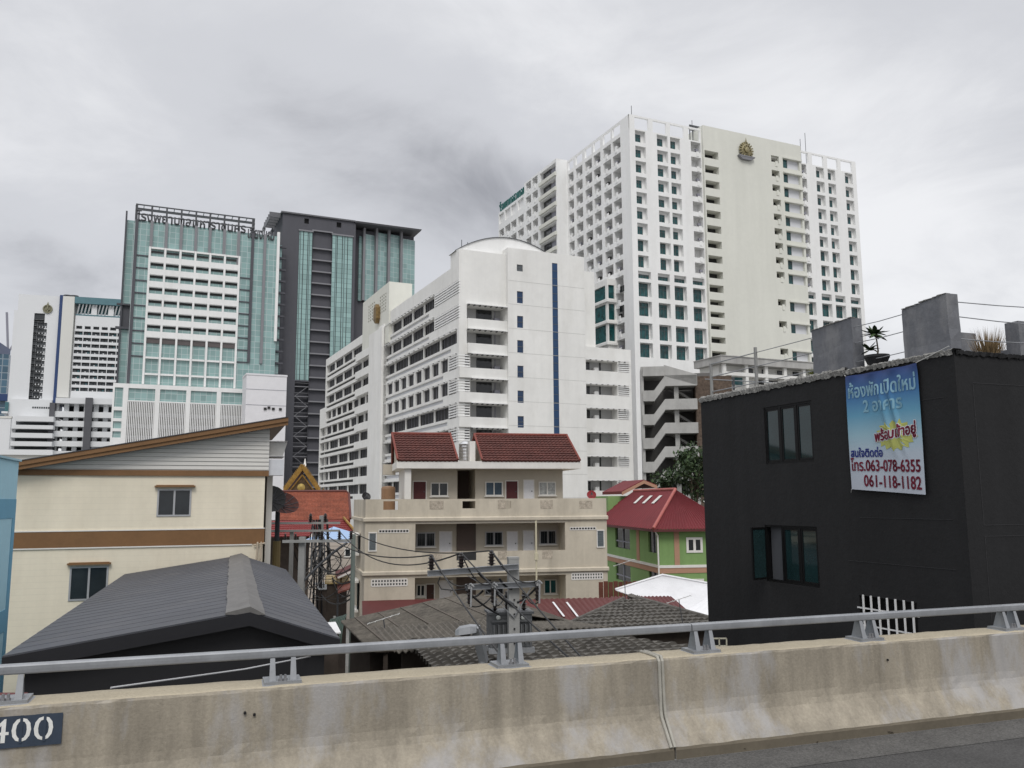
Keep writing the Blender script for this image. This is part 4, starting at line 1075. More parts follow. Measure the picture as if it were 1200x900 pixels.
# teal roof pavilion
tz1, tz0 = ffz(395, 82), ffz(400, 172)
b = MB(); b.box(gx0, xg1, 0, 12, zg2 + .003, tz0 + .1, 0); b.box(gx0 - .5, xg1, -1.5, 14, tz1 - 3.2, tz1, 0)
pw = (xg1 - gx0)
for i in range(3):
    x0 = gx0 + pw * (i + .05) / 3; x1 = gx0 + pw * (i + .88) / 3
    b.box(x0, x1, 2, 2.5, tz0 + 1, tz1 - 3.3, 1)
    for j in range(5): x = x0 + (x1 - x0) * j / 4; b.bar((x, 1.5, tz0), (x + 1.2, -.6, tz1 - 3.3), .5, .5, 2)
    b.box(x1 + .2, x1 + 2.6, 0, 2, tz0, tz1 - 3.3, 2)
b.build('roof_pavilion', [M('far_teal_roof', (0.10, 0.20, 0.23), .5), far_teal, faint], farh)
b = MB()
for x in (xd + 4, xe - 4): b.tube([(x, 4, zC), (x, 4, zC + 1.2)], .3, 6); b.lathe((x, 4, zC + 1.2), [(1.9, 0), (1.9, .35)], 12)
b.build('roof_fan', steel_dark, farh)
# parking decks below
b = MB(); xp0, xp1 = ffx(285, 750, -6), ffx(600, 750, -6)
for k, (a, c) in enumerate(((612, 640), (683, 713), (733, 763), (787, 817), (840, 868), (893, 920))):
    b.box(xp0, xp1, -6, 18, ffz(300, c, -6), ffz(300, a, -6), 0)
b.box(xp0 + 2, xp1, 8, 9, 0, ffz(300, 612, -6), 1)
for i in range(7): x = xp0 + (xp1 - xp0) * i / 6; b.box(x - 1, x + 1, -3, -1.5, 0, ffz(300, 640, -6), 0)
xq0, xq1 = ffx(447, 740, -6), ffx(484, 740, -6)
b.box(xq0, xq1, -8, -6.003, 0, ffz(460, 612, -8), 2); b.box(xp0 - 2.2, xp0 - .003, -7, 0, 0, ffz(290, 640, -6), 2)
b.box(gx0, xg1, -.8, -.05, gz0 - 3.4, gz0 - 2.4, 2)
b.build('parking_deck', [faint, far_dark, M('far_charcoal', (0.10, 0.10, 0.11), .7)], farh)
b = MB(); xl0, xl1 = ffx(40, 800, -10), ffx(277, 800, -10); xm_ = ffx(85, 730, -10)
for a, c in ((708, 735), (755, 775), (797, 822), (842, 866), (885, 900)):
    b.box(xl0 if a > 720 else xm_, xl1, -10, 8, ffz(100, c, -10), ffz(100, a, -10), 0)
b.box(xl0 + 2, xl1, -5, 6, 0, ffz(100, 712, -10), 1); b.box(xa, xb2 - 8, -4, -.05, ffz(60, 690), ffz(60, 640), 3); b.box(xb2 - 8, xc, -3, -.05, 0, ffz(190, 625), 0)
b.box(xa - 1, xb2 - 8, -5, -.1, ffz(60, 700), ffz(60, 690), 0)
x0, x1 = ffx(170, 664, -3), ffx(265, 664, -3)
for i in range(8): b.box(x0 + (x1 - x0) * i / 8, x0 + (x1 - x0) * (i + .7) / 8, -3.1, -3.003, ffz(200, 669, -3), ffz(200, 660, -3), 1)
b.build('low_podium', [faint, far_dark, far_navy, far_teal], farh)
# slim blue tower peeping out at the picture edge, and a low white hall
BT = Frame(at(2, 430, 420), 18.0)
bt_ = thing('blue_glass_tower', BT, 'slim blue glass tower, mostly hidden behind the distant white hospital at the picture edge', 'tower')
b = MB(); w = BT.fx(9.5, 430); b.box(-40, w, 0, 30, 0, BT.fz(5, 415)); b.build('curtain_wall', [grid_glass('blue_curtain_glass', (0.06, 0.13, 0.19), (0.25, 0.30, 0.34), 3.0, 3.5, .4, .15)], bt_)
b = MB(); b.box(-40, w - 4, -1, 20, BT.fz(5, 415) + .003, BT.fz(5, 402)); b.box(-40, w + 1, -1.5, -.003, BT.fz(5, 470), BT.fz(5, 462)); b.build('crown', [far_navy], bt_)
CR = Frame(at(9, 420, 460), 18)
cr_ = thing('tower_crane', CR, 'thin grey tower crane jib rising beside the distant white hospital', 'crane')
b = MB(); zt = CR.fz(8, 366)
b.box(-.6, .6, -.6, .6, 0, zt * .8)
b.bar((0, 0, zt * .8), (CR.fx(8, 366), 0, zt), 1.0); b.bar((0, 0, zt * .8), (3, 0, zt * .86), .8)
b.build('mast', lilac, cr_)
LH = Frame(at(5, 510, 170), 18)
lh = thing('low_hall', LH, 'low plain white hall behind the blue house, at the left picture edge', 'building')
b = MB(); zt = LH.fz(5, 490); w = LH.fx(11.5, 510); b.box(-25, w, 0, .8, 0, zt); b.build('wall', faint, lh)
b = MB(); b.box(-26, w + .1, -.1, .9, zt + .003, zt + .4); b.build('roof', faint2, lh)
WR = Frame(at(30, 532, 130), 18)
wr = thing('flat_roof_shop', WR, 'low flat white roof just above the cream house gable, by the blue house', 'building')
b = MB(); z1, z0 = WR.fz(30, 527), WR.fz(30, 533); x1 = WR.fx(62, 527); b.box(-14, x1, 0, 1.6, z0, z1); b.build('roof', faint, wr)
b = MB(); b.box(-13.5, x1 - .5, .5, 1.5, 0, z0 - .003); b.build('wall', faint2, wr)
# ------------------------------------------------------------------ flyover: road, barrier, rail
BZ = 7.8
_p0, _p1 = at_z(400, 799, BZ), at_z(1200, 741, BZ)
BR = Frame(at_z(400, 799, BZ), math.degrees(math.atan2((_p1 - at_z(0, 831, BZ)).y, (_p1 - at_z(0, 831, BZ)).x)))
RZ = BZ - .97
b = MB(); b.box(-40, 60, -14, .55, RZ - .5, RZ - .008)
deck = b.build('flyover_deck', pole_concrete, None, loc=BR.o, rotz=BR.yaw); tag(deck, kind='structure')
def sheet(name, x0, x1, y0, y1, z, m):
    b = MB(); n = 60
    for i in range(n): b.face([(x0 + (x1 - x0) * i / n, y0, z), (x0 + (x1 - x0) * (i + 1) / n, y0, z), (x0 + (x1 - x0) * (i + 1) / n, y1, z), (x0 + (x1 - x0) * i / n, y1, z)])
    return tag(b.build(name, m, None, loc=BR.o, rotz=BR.yaw), kind='structure')
sheet('road', -40, 60, -13, -.30, RZ, asphalt)
sheet('road_edge', -40, 60, -.92, -.30, RZ + .004, asphalt_edge)
barrier = thing('concrete_barrier', BR, 'stained concrete flyover barrier with a tan top along the bottom of the view', 'barrier')
prof = [(-.26, RZ - .02), (-.26, RZ + .085), (-.245, RZ + .11), (-.06, RZ + .36), (-.035, RZ + .42), (-.02, RZ + .50), (.0, BZ - .03), (.012, BZ - .008), (.03, BZ), (.40, BZ), (.42, BZ - .02), (.42, RZ - .48), (.10, RZ - .48)]
rng = random.Random(11)
def barrier_block(x0, x1):
    b = MB(); n = max(2, int((x1 - x0) / .12)); P = len(prof); base = len(b.v)
    for i in range(n + 1):
        x = x0 + (x1 - x0) * i / n
        for j, (y, z) in enumerate(prof):
            w = .006 if 2 <= j <= 9 else .0
            b.v.append((x, y + rng.uniform(-w, w), z + rng.uniform(-w, w) * .6))
    for i in range(n):
        for j in range(P):
            j2 = (j + 1) % P
            b.f.append((base + i * P + j, base + (i + 1) * P + j, base + (i + 1) * P + j2, base + i * P + j2)); b.m.append(1 if 7 <= j <= 9 else (2 if j in (0, 1) else 0))
    b.f.append(tuple(base + j for j in range(P))); b.m.append(0); b.f.append(tuple(base + n * P + j for j in reversed(range(P)))); b.m.append(0)
    return b
XJ = BR.fx(774, 768)
kerb_m = M('shaded_kerb_concrete', (0.135, 0.115, 0.085), 0.9, 0.2, 2.0, 0.12, 20.0)  # shade on the kerb step put into a darker concrete colour
for x0, x1 in ((-40, XJ - .012), (XJ + .012, 60)): barrier_block(x0, x1).build('wall_segment', [concrete, concrete_top, kerb_m], barrier)
b = MB()
jp = [(.40, BZ + .008), (.2, BZ + .012), (.02, BZ + .012), (-.012, BZ - .03), (-.03, RZ + .52), (-.048, RZ + .42), (-.075, RZ + .36), (-.26, RZ + .115)]
for dx in (-.022, .022): b.tube([(XJ + dx + rng.uniform(-.006, .006) - .02 * k / 7, y, z) for k, (y, z) in enumerate(jp)], .018, 8)
b.build('joint_seal', sealant, barrier)
for px, py in ((287, 835), (298, 837), (1039, 773)):
    x, z = BR.front(px, py, -.005); q = MB(); q.lathe((x, -.03, z), [(.012, .035), (.013, 0), (.008, -.001)], 10, 0, 'y'); q.build('bolt_hole', black_rubber, barrier)
# painted kilometre number
pl0, pl1 = BR.fx(-62, 855, -.03), BR.fx(72.5, 855, -.03); pz0, pz1 = BR.fz(66, 872, -.03), BR.fz(66, 836, -.03)
def on_wall(x, z): # the wall face leans back a little
    return -.02 - (BZ - .03 - z) / (BZ - .53 - RZ) * .02 if False else -.033
b = MB(); b.face([(pl0, -.032, pz0), (pl1, -.030, pz0), (pl1, -.015, pz1), (pl0, -.015, pz1)]); b.face([(pl0, -.02, pz0), (pl1, -.02, pz0), (pl1, -.005, pz1), (pl0, -.005, pz1)])
plate = tag(b.build('number_plate', plate_navy, None, loc=BR.o, rotz=BR.yaw), 'navy painted plate with white stencilled numerals on the concrete barrier', 'sign')
tx0, tx1 = BR.fx(-14, 855, -.03), BR.fx(62, 855, -.03); tz0, tz1 = BR.fz(40, 868, -.03), BR.fz(40, 840.5, -.03)
me = fit_text('400', tx0, tx1, tz0, tz1, -.036); 
for v in me.vertices: v.co.y = -.0335 + (v.co.z - pz0) / (pz1 - pz0) * .015
me.materials.append(white_paint); inst('numerals', me, plate, (0, 0, 0))
b = MB(); w = (tx1 - tx0)
for u in (.135, .50, .865):
    x = tx0 + w * u; b.face([(x - .011, -.0365, tz0 - .01), (x + .011, -.0365, tz0 - .01), (x + .011, -.0205, tz1 + .01), (x - .011, -.0205, tz1 + .01)])
b.build('stencil_bridge', plate_navy, plate)
# steel rail on paired brackets
rail_t = thing('guard_rail', BR, 'galvanised steel guard rail on paired brackets on top of the concrete barrier', 'railing')
zr_ = BR.fz(600, 748, .2)
def rail_piece(x0, x1):
    b = MB(); pr = []
    for k in range(20):
        a = 2 * math.pi * k / 20; cx, cz = math.cos(a), math.sin(a)
        pr.append((math.copysign(abs(cx) ** .35, cx) * .055, math.copysign(abs(cz) ** .35, cz) * .042))
    b.hexa([(x0, .2 + y, zr_ + z) for y, z in pr], [(x1, .2 + y, zr_ + z) for y, z in pr])
    return b
xs = [BR.fx(808, 740, .2) + 6.9 * k for k in range(-6, 8)]
for x0, x1 in zip(xs, xs[1:]):
    rail_piece(x0 + .006, x1 - .006).build('rail', steel, rail_t, smooth=False)
bolt_m = M('bolt_steel', (0.3, .3, .31), .4, metal=.6)
for k in range(-10, 20):
    x = BR.fx(597, 765, .2) + 2.29 * k
    b = MB()
    b.box(x - .17, x + .17, .07, .35, BZ + .004, BZ + .03); b.hexa([(x - .2, .05, BZ - .004), (x + .2, .05, BZ - .004), (x + .2, .38, BZ - .004), (x - .2, .38, BZ - .004)], [(x - .17, .07, BZ + .0035), (x + .17, .07, BZ + .0035), (x + .17, .35, BZ + .0035), (x - .17, .35, BZ + .0035)])
    pt = b.build('base_plate', steel, rail_t)
    for s in (-1, 1):
        b = MB(); xc = x + s * .095
        b.hexa([(xc - .006, .10, BZ + .03), (xc + .006, .10, BZ + .03), (xc + .006, .32, BZ + .03), (xc - .006, .32, BZ + .03)], [(xc - .006, .155, zr_ - .03), (xc + .006, .155, zr_ - .03), (xc + .006, .245, zr_ - .03), (xc - .006, .245, zr_ - .03)])
        x2 = xc - s * .03
        b.hexa([(xc - .03, .096, BZ + .031), (xc + .03, .096, BZ + .031), (xc + .03, .1, BZ + .031), (xc - .03, .1, BZ + .031)], [(xc - .022, .15, zr_ - .04), (xc + .022, .15, zr_ - .04), (xc + .022, .154, zr_ - .04), (xc - .022, .154, zr_ - .04)])
        b.build('bracket', steel, rail_t)
    for s in (-1, 1):
        b = MB(); b.tube([(x + s * .02, .10, BZ + .03), (x + s * .02, .10, BZ + .085)], .012, 8); b.tube([(x + s * .02, .10, BZ + .03), (x + s * .02, .10, BZ + .05)], .022, 6); b.build('bolt', bolt_m, pt)
# leaves and grit in the gutter
for px, py in ((868, 879), (951, 869), (1041, 859), (905, 868), (1080, 850), (998, 862)):
    p = at_z(px, py, RZ); b = MB(); r = random.Random(px)
    for k in range(9):
        a = r.uniform(0, 6.28); c = Vector((r.uniform(-.07, .07), r.uniform(-.03, .03), .008 + .02 * r.random())); d = Vector((math.cos(a), math.sin(a), r.uniform(-.2, .4))) * .035; e_ = Vector((-math.sin(a), math.cos(a), r.uniform(-.3, .3))) * .014
        b.face([c - d, c + e_, c + d, c - e_])
    tag(b.build('fallen_leaves', M('dead_leaf', (0.035, 0.025, 0.018), .9) if px == 868 else bpy.data.materials['dead_leaf'], None, loc=p), 'clump of dead dark leaves in the gutter beside the barrier', 'leaves', 'leaf clumps in the gutter')

# ------------------------------------------------------------------ black building with the banner
BK = Frame(at(1131, 586, 15.5), 21)
blk = thing('black_house', BK, 'flat-roofed black rendered house with tinted casement windows, a banner on its wall', 'house')
HB = 12.18; YB = BK.sy(827.5, 650)
k8 = crop(800, 330, 3.0); k9 = crop(820, 560, 3.158)
uw = (BK.sy(896, 508), BK.sy(952.5, 508)); uz = (10.32, 11.70)
lwn = (BK.sy(897.5, 650), BK.sy(959, 650)); lz = (7.55, 8.88)
gy = (BK.sy(1008, 720), BK.sy(1075, 720)); gz_ = (6.75, 7.52)
b = MB()
b.wall(side_P(0), 0, YB, 0, HB, [(uw[1], uw[0], uz[0], uz[1], .16, 1), (lwn[1], lwn[0], lz[0], lz[1], .16, 1), (gy[1], gy[0], gz_[0], gz_[1], .2, 1)], 0)
b.wall(front_P(0), 0, 14, 0, HB)
b.face([(0, YB, 0), (14, YB, 0), (14, YB, HB), (0, YB, HB)]); b.face([(14, 0, 0), (14, YB, 0), (14, YB, HB), (14, 0, HB)]); b.face([(0, 0, HB - .25), (14, 0, HB - .25), (14, YB, HB - .25), (0, YB, HB - .25)])
b.build('wall', [black_wall, black_frame], blk)
for (a, c, z0, z1) in ((.4, 3.4, 9.0, 11.6), (.4, 3.4, 6.4, 8.8)):   # faint tooled panel lines
    q = MB()
    for r_ in ((a, c, z1, z1 + .012), (a, c, z0, z0 + .012), (a, a + .012, z0 + .013, z1 - .001)): q.box(r_[0], r_[1], -.006, -.001, r_[2], r_[3])
    q.build('panel_line', M('black_render_line', (0.03, .03, .032), .8) if z0 > 8.9 else bpy.data.materials['black_render_line'], blk)
for z in (9.1, 8.2, 11.35):
    q = MB(); q.box(-.006, -.001, .3, 3.0 if z < 9 else 2.6, z, z + .01); q.build('panel_line', bpy.data.materials['black_render_line'], blk)
# rough mortar capping along the roof edge
def rough_strip(P, u0, u1, z0, w, h, seed, step=.045):
    r = random.Random(seed); b = MB(); n = int((u1 - u0) / step); rows = [(-.03, -.07), (-.045, h * .5), (-.01, h), (w, h * .9), (w + .02, -.05)]
    base = 0
    for i in range(n + 1):
        u = u0 + (u1 - u0) * i / n; k_ = r.uniform(.7, 1.2)
        for d, z in rows: b.v.append(P(u, z0 + z * k_ + r.uniform(-.012, .012), d + r.uniform(-.016, .016)))
    m = len(rows)
    for i in range(n):
        for j in range(m - 1): b.f.append((i * m + j, (i + 1) * m + j, (i + 1) * m + j + 1, i * m + j + 1)); b.m.append(0)
    return b
rough_strip(side_P(0), 2.75, YB + .05, HB + .005, .22, .09, 5).build('mortar_capping', mortar, blk)
rough_strip(side_P(0), 0.0, 2.75, HB + .004, .2, .045, 6).build('mortar_capping', mortar, blk)
rough_strip(front_P(0), 0.0, 9, HB + .003, .2, .015, 8).build('mortar_capping', black_wall, blk)
def casement(name, y0, y1, z0, z1, fr, gl, leaves, x=0.02):
    """near window on the left face: frame, then one sash with its own pane per leaf"""
    b = MB(); f = .05
    b.box(x, x + .1, y0, y0 + f, z0, z1); b.box(x, x + .1, y1 - f, y1, z0, z1); b.box(x, x + .1, y0 + f, y1 - f, z0, z0 + f); b.box(x, x + .1, y0 + f, y1 - f, z1 - f, z1)
    n = len(leaves)
    for k in range(1, n): yy = y0 + (y1 - y0) * k / n; b.box(x, x + .1, yy - .03, yy + .03, z0 + f, z1 - f)
    w_ = b.build(name, fr, blk)
    for k, op in enumerate(leaves):
        ya, yb = y0 + (y1 - y0) * k / n + .035, y0 + (y1 - y0) * (k + 1) / n - .035
        za, zb = z0 + f + .004, z1 - f - .004; wd = yb - ya
        s = MB(); t = .045
        s.box(-.02, .02, 0, t, za, zb); s.box(-.02, .02, wd - t, wd, za, zb); s.box(-.02, .02, t, wd - t, za, za + t); s.box(-.02, .02, t, wd - t, zb - t, zb)
        g_ = MB(); g_.box(-.004, .004, t, wd - t, za + t, zb - t)
        if op: o = s.build('sash', fr, w_, loc=(x - .02, yb, 0), rotz=R(180 - op)); 
        else: o = s.build('sash', fr, w_, loc=(x + .03, ya, 0))
        p_ = g_.build('pane', gl, w_, loc=o.location, rotz=o.rotation_euler.z)
    return w_
casement('window', uw[1], uw[0], uz[0], uz[1], black_frame, near_glass, (0, 0, 0))
casement('window', lwn[1], lwn[0], lz[0], lz[1], black_frame, near_glass, (0, 0, 75))
b = MB(); b.box(.14, .158, lwn[1] + .05, lwn[0] - .05, lz[0] + .05, lz[1] - .05); 
b.build('curtain', M('curtain_grey', (0.10, .105, .115), .9), blk)
b = MB()
for k in range(7): y = gy[1] + (gy[0] - gy[1]) * (k + .3) / 7; b.box(-.05, -.02, y - .014, y + .014, gz_[0] - .05, gz_[1] + .02)
for z in (gz_[0] + .18, gz_[0] + .52): b.box(-.019, .0, gy[1] - .05, gy[0] + .05, z - .014, z + .014)
b.build('window_grille', M('white_grille', (0.75, .75, .75), .5), blk)
# grey block stubs on the roof, each its own column
def stub(px0, px1, pyt, pyb, y_depth, x0, label, tilt=0.0, dep=None):
    ya, yb = BK.sy(px0, (pyt + pyb) / 2, x0), BK.sy(px1, (pyt + pyb) / 2, x0)
    zt = BK.sz((px0 + px1) / 2, pyt, x0)
    o = thing('roof_column', BK.world(x0, min(ya, yb), HB), label, 'column', 'grey block stubs on the black roof'); o.rotation_euler.z = BK.yaw
    r = random.Random(px0); b = MB(); w = abs(ya - yb); h = zt - HB; dp = dep or y_depth
    n = 5; ring = []
    for k in range(n + 1):
        z = .0 + h * k / n; j = lambda: r.uniform(-.012, .012)
        ring.append([(j(), j(), z + (tilt * 0 if k == n else 0)), (dp + j(), j(), z), (dp + j(), w + j(), z - (tilt if k == n else 0)), (j(), w + j(), z - (tilt if k == n else 0))])
    for k in range(n): b.hexa(ring[k], ring[k + 1])
    b.build('block', grey_paint, o)
    q = MB(); 
    for k in range(10): u = w * k / 10; q.box(-.02, .1, u, u + w / 11, h - tilt * u / w + .0, h - tilt * u / w + r.uniform(.005, .03))
    q.build('broken_edge', mortar, o)
    return o
stub(952, 1000, 378, 437, .28, .05, 'grey painted block stub standing left of the potted plumeria', 0.06)
stub(1058, 1112, 350, 422, .28, .05, 'tallest grey block stub, right of the potted plumeria', 0.10)
def block_thing(px0, px1, pyt, v, label, dep=.3):
    x0, x1 = BK.fx(px0, 400, v), BK.fx(px1, 400, v); zt = BK.fz((px0 + px1) / 2, pyt, v)
    o = thing('roof_column', BK.world(x0, v, HB), label, 'column', 'grey block stubs on the black roof'); o.rotation_euler.z = BK.yaw
    b = MB(); b.box(0, x1 - x0, 0, dep, -.2, zt - HB); b.build('block', grey_paint, o); return o
block_thing(1123, 1144, 390, 3.2, 'low grey block behind the tallest stub, left of the dry plant')
block_thing(1195, 1216, 377, .3, 'grey block stub cut off by the right picture edge')
block_thing(1187, 1200, 409, .9, 'lowest grey block, beside the stub at the right picture edge')
# railing posts and wires
rl = thing('roof_railing', BK, 'weathered grey roof railing and wires between the block stubs', 'railing')
py_ = [(833, 426, 466), (885, 407, 455)]
ends = []
for px, t, bt in py_:
    y = BK.sy(px, t, .1); z1 = BK.sz(px, t, .1)
    q = MB(); q.box(.07, .13, y - .03, y + .03, HB - .02, z1); q.build('post', pole_concrete, rl); ends.append((y, z1))
ys = BK.sy(952, 400, .05); ym = BK.sy(1000, 400, .05); ym2 = BK.sy(1058, 390, .05)
def wire_mesh(pts, r=.012): return MB().tube(pts, r, 6)
H1 = ends[0][1] - HB
for f in (.98, .62, .2):
    pts = [(.1, ends[0][0], HB + H1 * f), (.1, ends[1][0], HB + H1 * f)]
    wire_mesh(pts, .014).build('wire', steel, rl)
    wire_mesh([(.1, ends[1][0], HB + H1 * f), (.1, ys, HB + H1 * f)], .010).build('wire', steel, rl)
    wire_mesh([(.1, ym, HB + H1 * f), (.12, (ym + ym2) / 2, HB + H1 * f - .01), (.1, ym2, HB + H1 * f)], .009).build('wire', steel, rl)
yr = BK.sy(1112, 380, .05)
for t in ((1122, 354, 1215, 361), (1122, 371, 1215, 381), (1122, 397, 1200, 402)):
    x0, z0 = BK.front(t[0], t[1], .15); x1, z1 = BK.front(t[2], t[3], .15)
    wire_mesh([(x0, .15, z0), ((x0 + x1) / 2, .15, (z0 + z1) / 2 - .01), (x1, .15, z1)], .010).build('wire', steel, rl)
# far railing of the same roof, seen past the near one
x0, z0 = 1.2, HB + H1 * .5
for f in (.6, .1): wire_mesh([(.1, YB - .1, HB + H1 * f), (5.5, YB - .1, HB + H1 * f)], .014).build('wire', steel, rl)
q = MB(); q.box(1.0, 1.05, YB - .12, YB - .07, HB - .1, HB + H1 * .7); q.build('post', steel_dark, rl)

# ------------------------------------------------------------------ banner
by0_, by1_ = BK.sy(994, 500, -.06), BK.sy(1079.5, 500, -.06)      # left, right
BW = by0_ - by1_; bz1_, bz0_ = BK.sz(1036, 432.5, -.06), BK.sz(1036, 575.5, -.06); BH = bz1_ - bz0_
ban = thing('vinyl_banner', BK.world(-.06, by0_, bz0_), 'creased blue-to-white vinyl banner with red phone numbers, tied to the black wall', 'banner'); ban.rotation_euler.z = BK.yaw - R(90)
def ripple(u, w):       # sag and diagonal creases of the cloth
    d = .012 * math.sin(u * 9 + w * 3)
    t = (u - .42) - (1 - w) * .33
    k_ = max(0, min(1, (w - .26) * 5)) * max(0, min(1, (.97 - w) * 4))
    d += .032 * math.exp(-(t / .035) ** 2) * k_ - .02 * math.exp(-((t - .075) / .028) ** 2) * k_ + .03 * math.exp(-((t - .14) / .03) ** 2) * k_
    d += .02 * math.exp(-((w - 1) / .05) ** 2) * math.sin(u * 21)
    return d
def bpos(u, w, off=0.0):
    sag = -.035 * math.sin(math.pi * u) * max(0, (w - .75)) * 4 * .5 + (1 - w) ** 2 * (.05 - .13 * u)
    return Vector((u * BW, -ripple(u, w) - off, w * BH + sag))
N = 60
def banner_mat():
    m = bpy.data.materials.new('printed_vinyl'); m.use_nodes = True; t = m.node_tree; n = t.nodes; L = t.links
    b_ = n['Principled BSDF']; b_.inputs['Roughness'].default_value = .45
    tcn = n.new('ShaderNodeTexCoord'); s_ = n.new('ShaderNodeSeparateXYZ'); L.new(tcn.outputs['Object'], s_.inputs[0])
    mr = n.new('ShaderNodeMapRange'); mr.inputs['From Max'].default_value = BH; L.new(s_.outputs[2], mr.inputs[0])
    cr = n.new('ShaderNodeValToRGB'); L.new(mr.outputs[0], cr.inputs[0]); e_ = cr.color_ramp.elements
    e_[0].position, e_[0].color = 0.0, (0.44, 0.47, 0.53, 1); e_[1].position, e_[1].color = 1.0, (0.016, 0.04, 0.17, 1)
    for p, c_ in ((.30, (0.40, 0.46, 0.53, 1)), (.48, (0.26, 0.42, 0.50, 1)), (.64, (0.10, 0.29, 0.43, 1)), (.80, (0.03, 0.14, 0.33, 1))):
        q = e_.new(p); q.color = c_
    L.new(cr.outputs[0], b_.inputs['Base Color']); return m
b = MB()
for i in range(N):
    for j in range(N):
        b.face([bpos(i / N, j / N), bpos((i + 1) / N, j / N), bpos((i + 1) / N, (j + 1) / N), bpos(i / N, (j + 1) / N)])
sheet_o = b.build('sheet', banner_mat(), ban, smooth=True)
# splash of yellow behind the third line
b = MB(); r = random.Random(2); c_ = (.66, .455); pts = []
for k in range(34):
    a = 2 * math.pi * k / 34; q = 1 if k % 2 else .80; pts.append((c_[0] + .29 * q * math.cos(a) * r.uniform(.92, 1.06), c_[1] + .125 * q * math.sin(a) * r.uniform(.92, 1.06)))
for k in range(34):
    p, q = pts[k], pts[(k + 1) % 34]; M_ = 7
    for s in range(M_):
        f0, f1 = s / M_, (s + 1) / M_
        g = lambda pt, f: bpos(c_[0] + (pt[0] - c_[0]) * f, c_[1] + (pt[1] - c_[1]) * f, .004)
        b.face([g(p, f0), g(p, f1), g(q, f1), g(q, f0)])
b.build('splash', M('print_yellow', (0.42, 0.44, 0.12), .5), ban)
def banner_text(body, u0, u1, w0, w1, mat, outline=None, slant=0.0, off=.009, name='lettering', weight=0.0):
    me = text_mesh(body, 1.0, 0.0)
    import bmesh
    bm = bmesh.new(); bm.from_mesh(me); bmesh.ops.triangulate(bm, faces=bm.faces); bmesh.ops.subdivide_edges(bm, edges=[e for e in bm.edges if e.calc_length() > .1], cuts=2); bmesh.ops.triangulate(bm, faces=bm.faces); bmesh.ops.subdivide_edges(bm, edges=[e for e in bm.edges if e.calc_length() > .07], cuts=1); bm.to_mesh(me); bm.free()
    xs_ = [v.co.x for v in me.vertices]; ys_ = [v.co.y for v in me.vertices]; ax, bx, ay, byy = min(xs_), max(xs_), min(ys_), max(ys_)
    base = [((v.co.x - ax) / (bx - ax), (v.co.y - ay) / (byy - ay)) for v in me.vertices]
    offs = [(0, 0)] + ([(math.cos(k * math.pi / 3) * weight, math.sin(k * math.pi / 3) * weight) for k in range(6)] if weight else [])
    out = MB()
    for dx, dy in offs:
        i0 = len(out.v)
        for (u, w) in base: out.v.append(tuple(bpos(u0 + (u1 - u0) * u + dx, w0 + (w1 - w0) * w + slant * (u - .5) + dy * BW / BH, off + (abs(dx) + abs(dy)) * .02)))
        for p in me.polygons: out.f.append(tuple(i0 + k for k in p.vertices)); out.m.append(0)
    bpy.data.meshes.remove(me)
    return out.build(name, mat, ban)
t_blue = M('print_light_blue', (0.26, 0.46, 0.58), .5); t_navy = M('print_navy', (0.02, 0.035, 0.22), .5); t_red = M('print_red', (0.17, 0.008, 0.03), .5); t_white = M('print_white', (0.60, .62, .66), .5)
banner_text('ห้องพักเปิดใหม่', .04, .96, .80, .935, t_blue, weight=.004)
banner_text('2 อาคาร', .24, .78, .665, .765, M('print_faded_blue', (0.22, 0.42, 0.53), .5), weight=.004)
banner_text('พร้อมเข้าอยู่', .38, .93, .405, .53, t_white, off=.008, slant=.05, weight=.014, name='lettering_outline')
banner_text('พร้อมเข้าอยู่', .38, .93, .405, .53, t_red, off=.013, slant=.05, weight=.005)
banner_text('สนใจติดต่อ', .03, .47, .285, .365, t_navy, weight=.004)
banner_text('โทร.063-078-6355', .02, .96, .165, .275, t_red, weight=.004)
banner_text('061-118-1182', .20, .96, .035, .13, t_red, weight=.004)
b = MB()
for k in range(2): b.tube([bpos(.02 + .0 * k, 1, .01) if k == 0 else bpos(1, 1, .01), (-.05 if k == 0 else BW + .75, .02, BH + .03 if k == 0 else BH + .2)], .008, 5)
b.tube([bpos(0, .0, .01), (-.06, .03, -.02)], .006, 5)
b.build('tie_cord', M('white_cord', (0.5, .5, .48), .8), ban)
# ------------------------------------------------------------------ plants on the black roof
def blade_leaf(b, base, d, side, length, width, droop, m=0):
    """a leaf with a midrib fold and taper, four segments long"""
    d = d.normalized(); side = side.normalized(); up = d.cross(side); n = 4; L_ = []; C_ = []; R_ = []
    for k in range(n + 1):
        t = k / n; w = width * (math.sin(math.pi * min(1, t * .92 + .08)) ** .8) * .5
        c = base + d * (length * t) + Vector((0, 0, -droop * t * t * length))
        L_.append(c - side * w + up * w * .25); C_.append(c); R_.append(c + side * w + up * w * .25)
    for k in range(n):
        b.face([L_[k], C_[k], C_[k + 1], L_[k + 1]], m); b.face([C_[k], R_[k], R_[k + 1], C_[k + 1]], m)
px_, py__ = 1029, 424
pp = BK.world(.28, BK.sy(1027, 410, .28), HB + .06)
plum = thing('plumeria_plant', pp, 'young plumeria with long glossy leaves in a black pot between two grey stubs', 'potted plant')
zt1 = at(1029, 390, pp.y).z - HB - .06; zt2 = at(1022, 409, pp.y).z - HB - .06
q = MB(); q.lathe((0, 0, -.05), [(.16, 0), (.24, .20), (.255, .22), (.255, .27), (.22, .27), (.21, .22), (.02, .21)], 20); q.build('pot', M('black_pot', (0.018, .018, .02), .5), plum)
q = MB(); top1 = Vector((.0, 0, zt1)); top2 = Vector((-.14, .02, zt2 + .02))
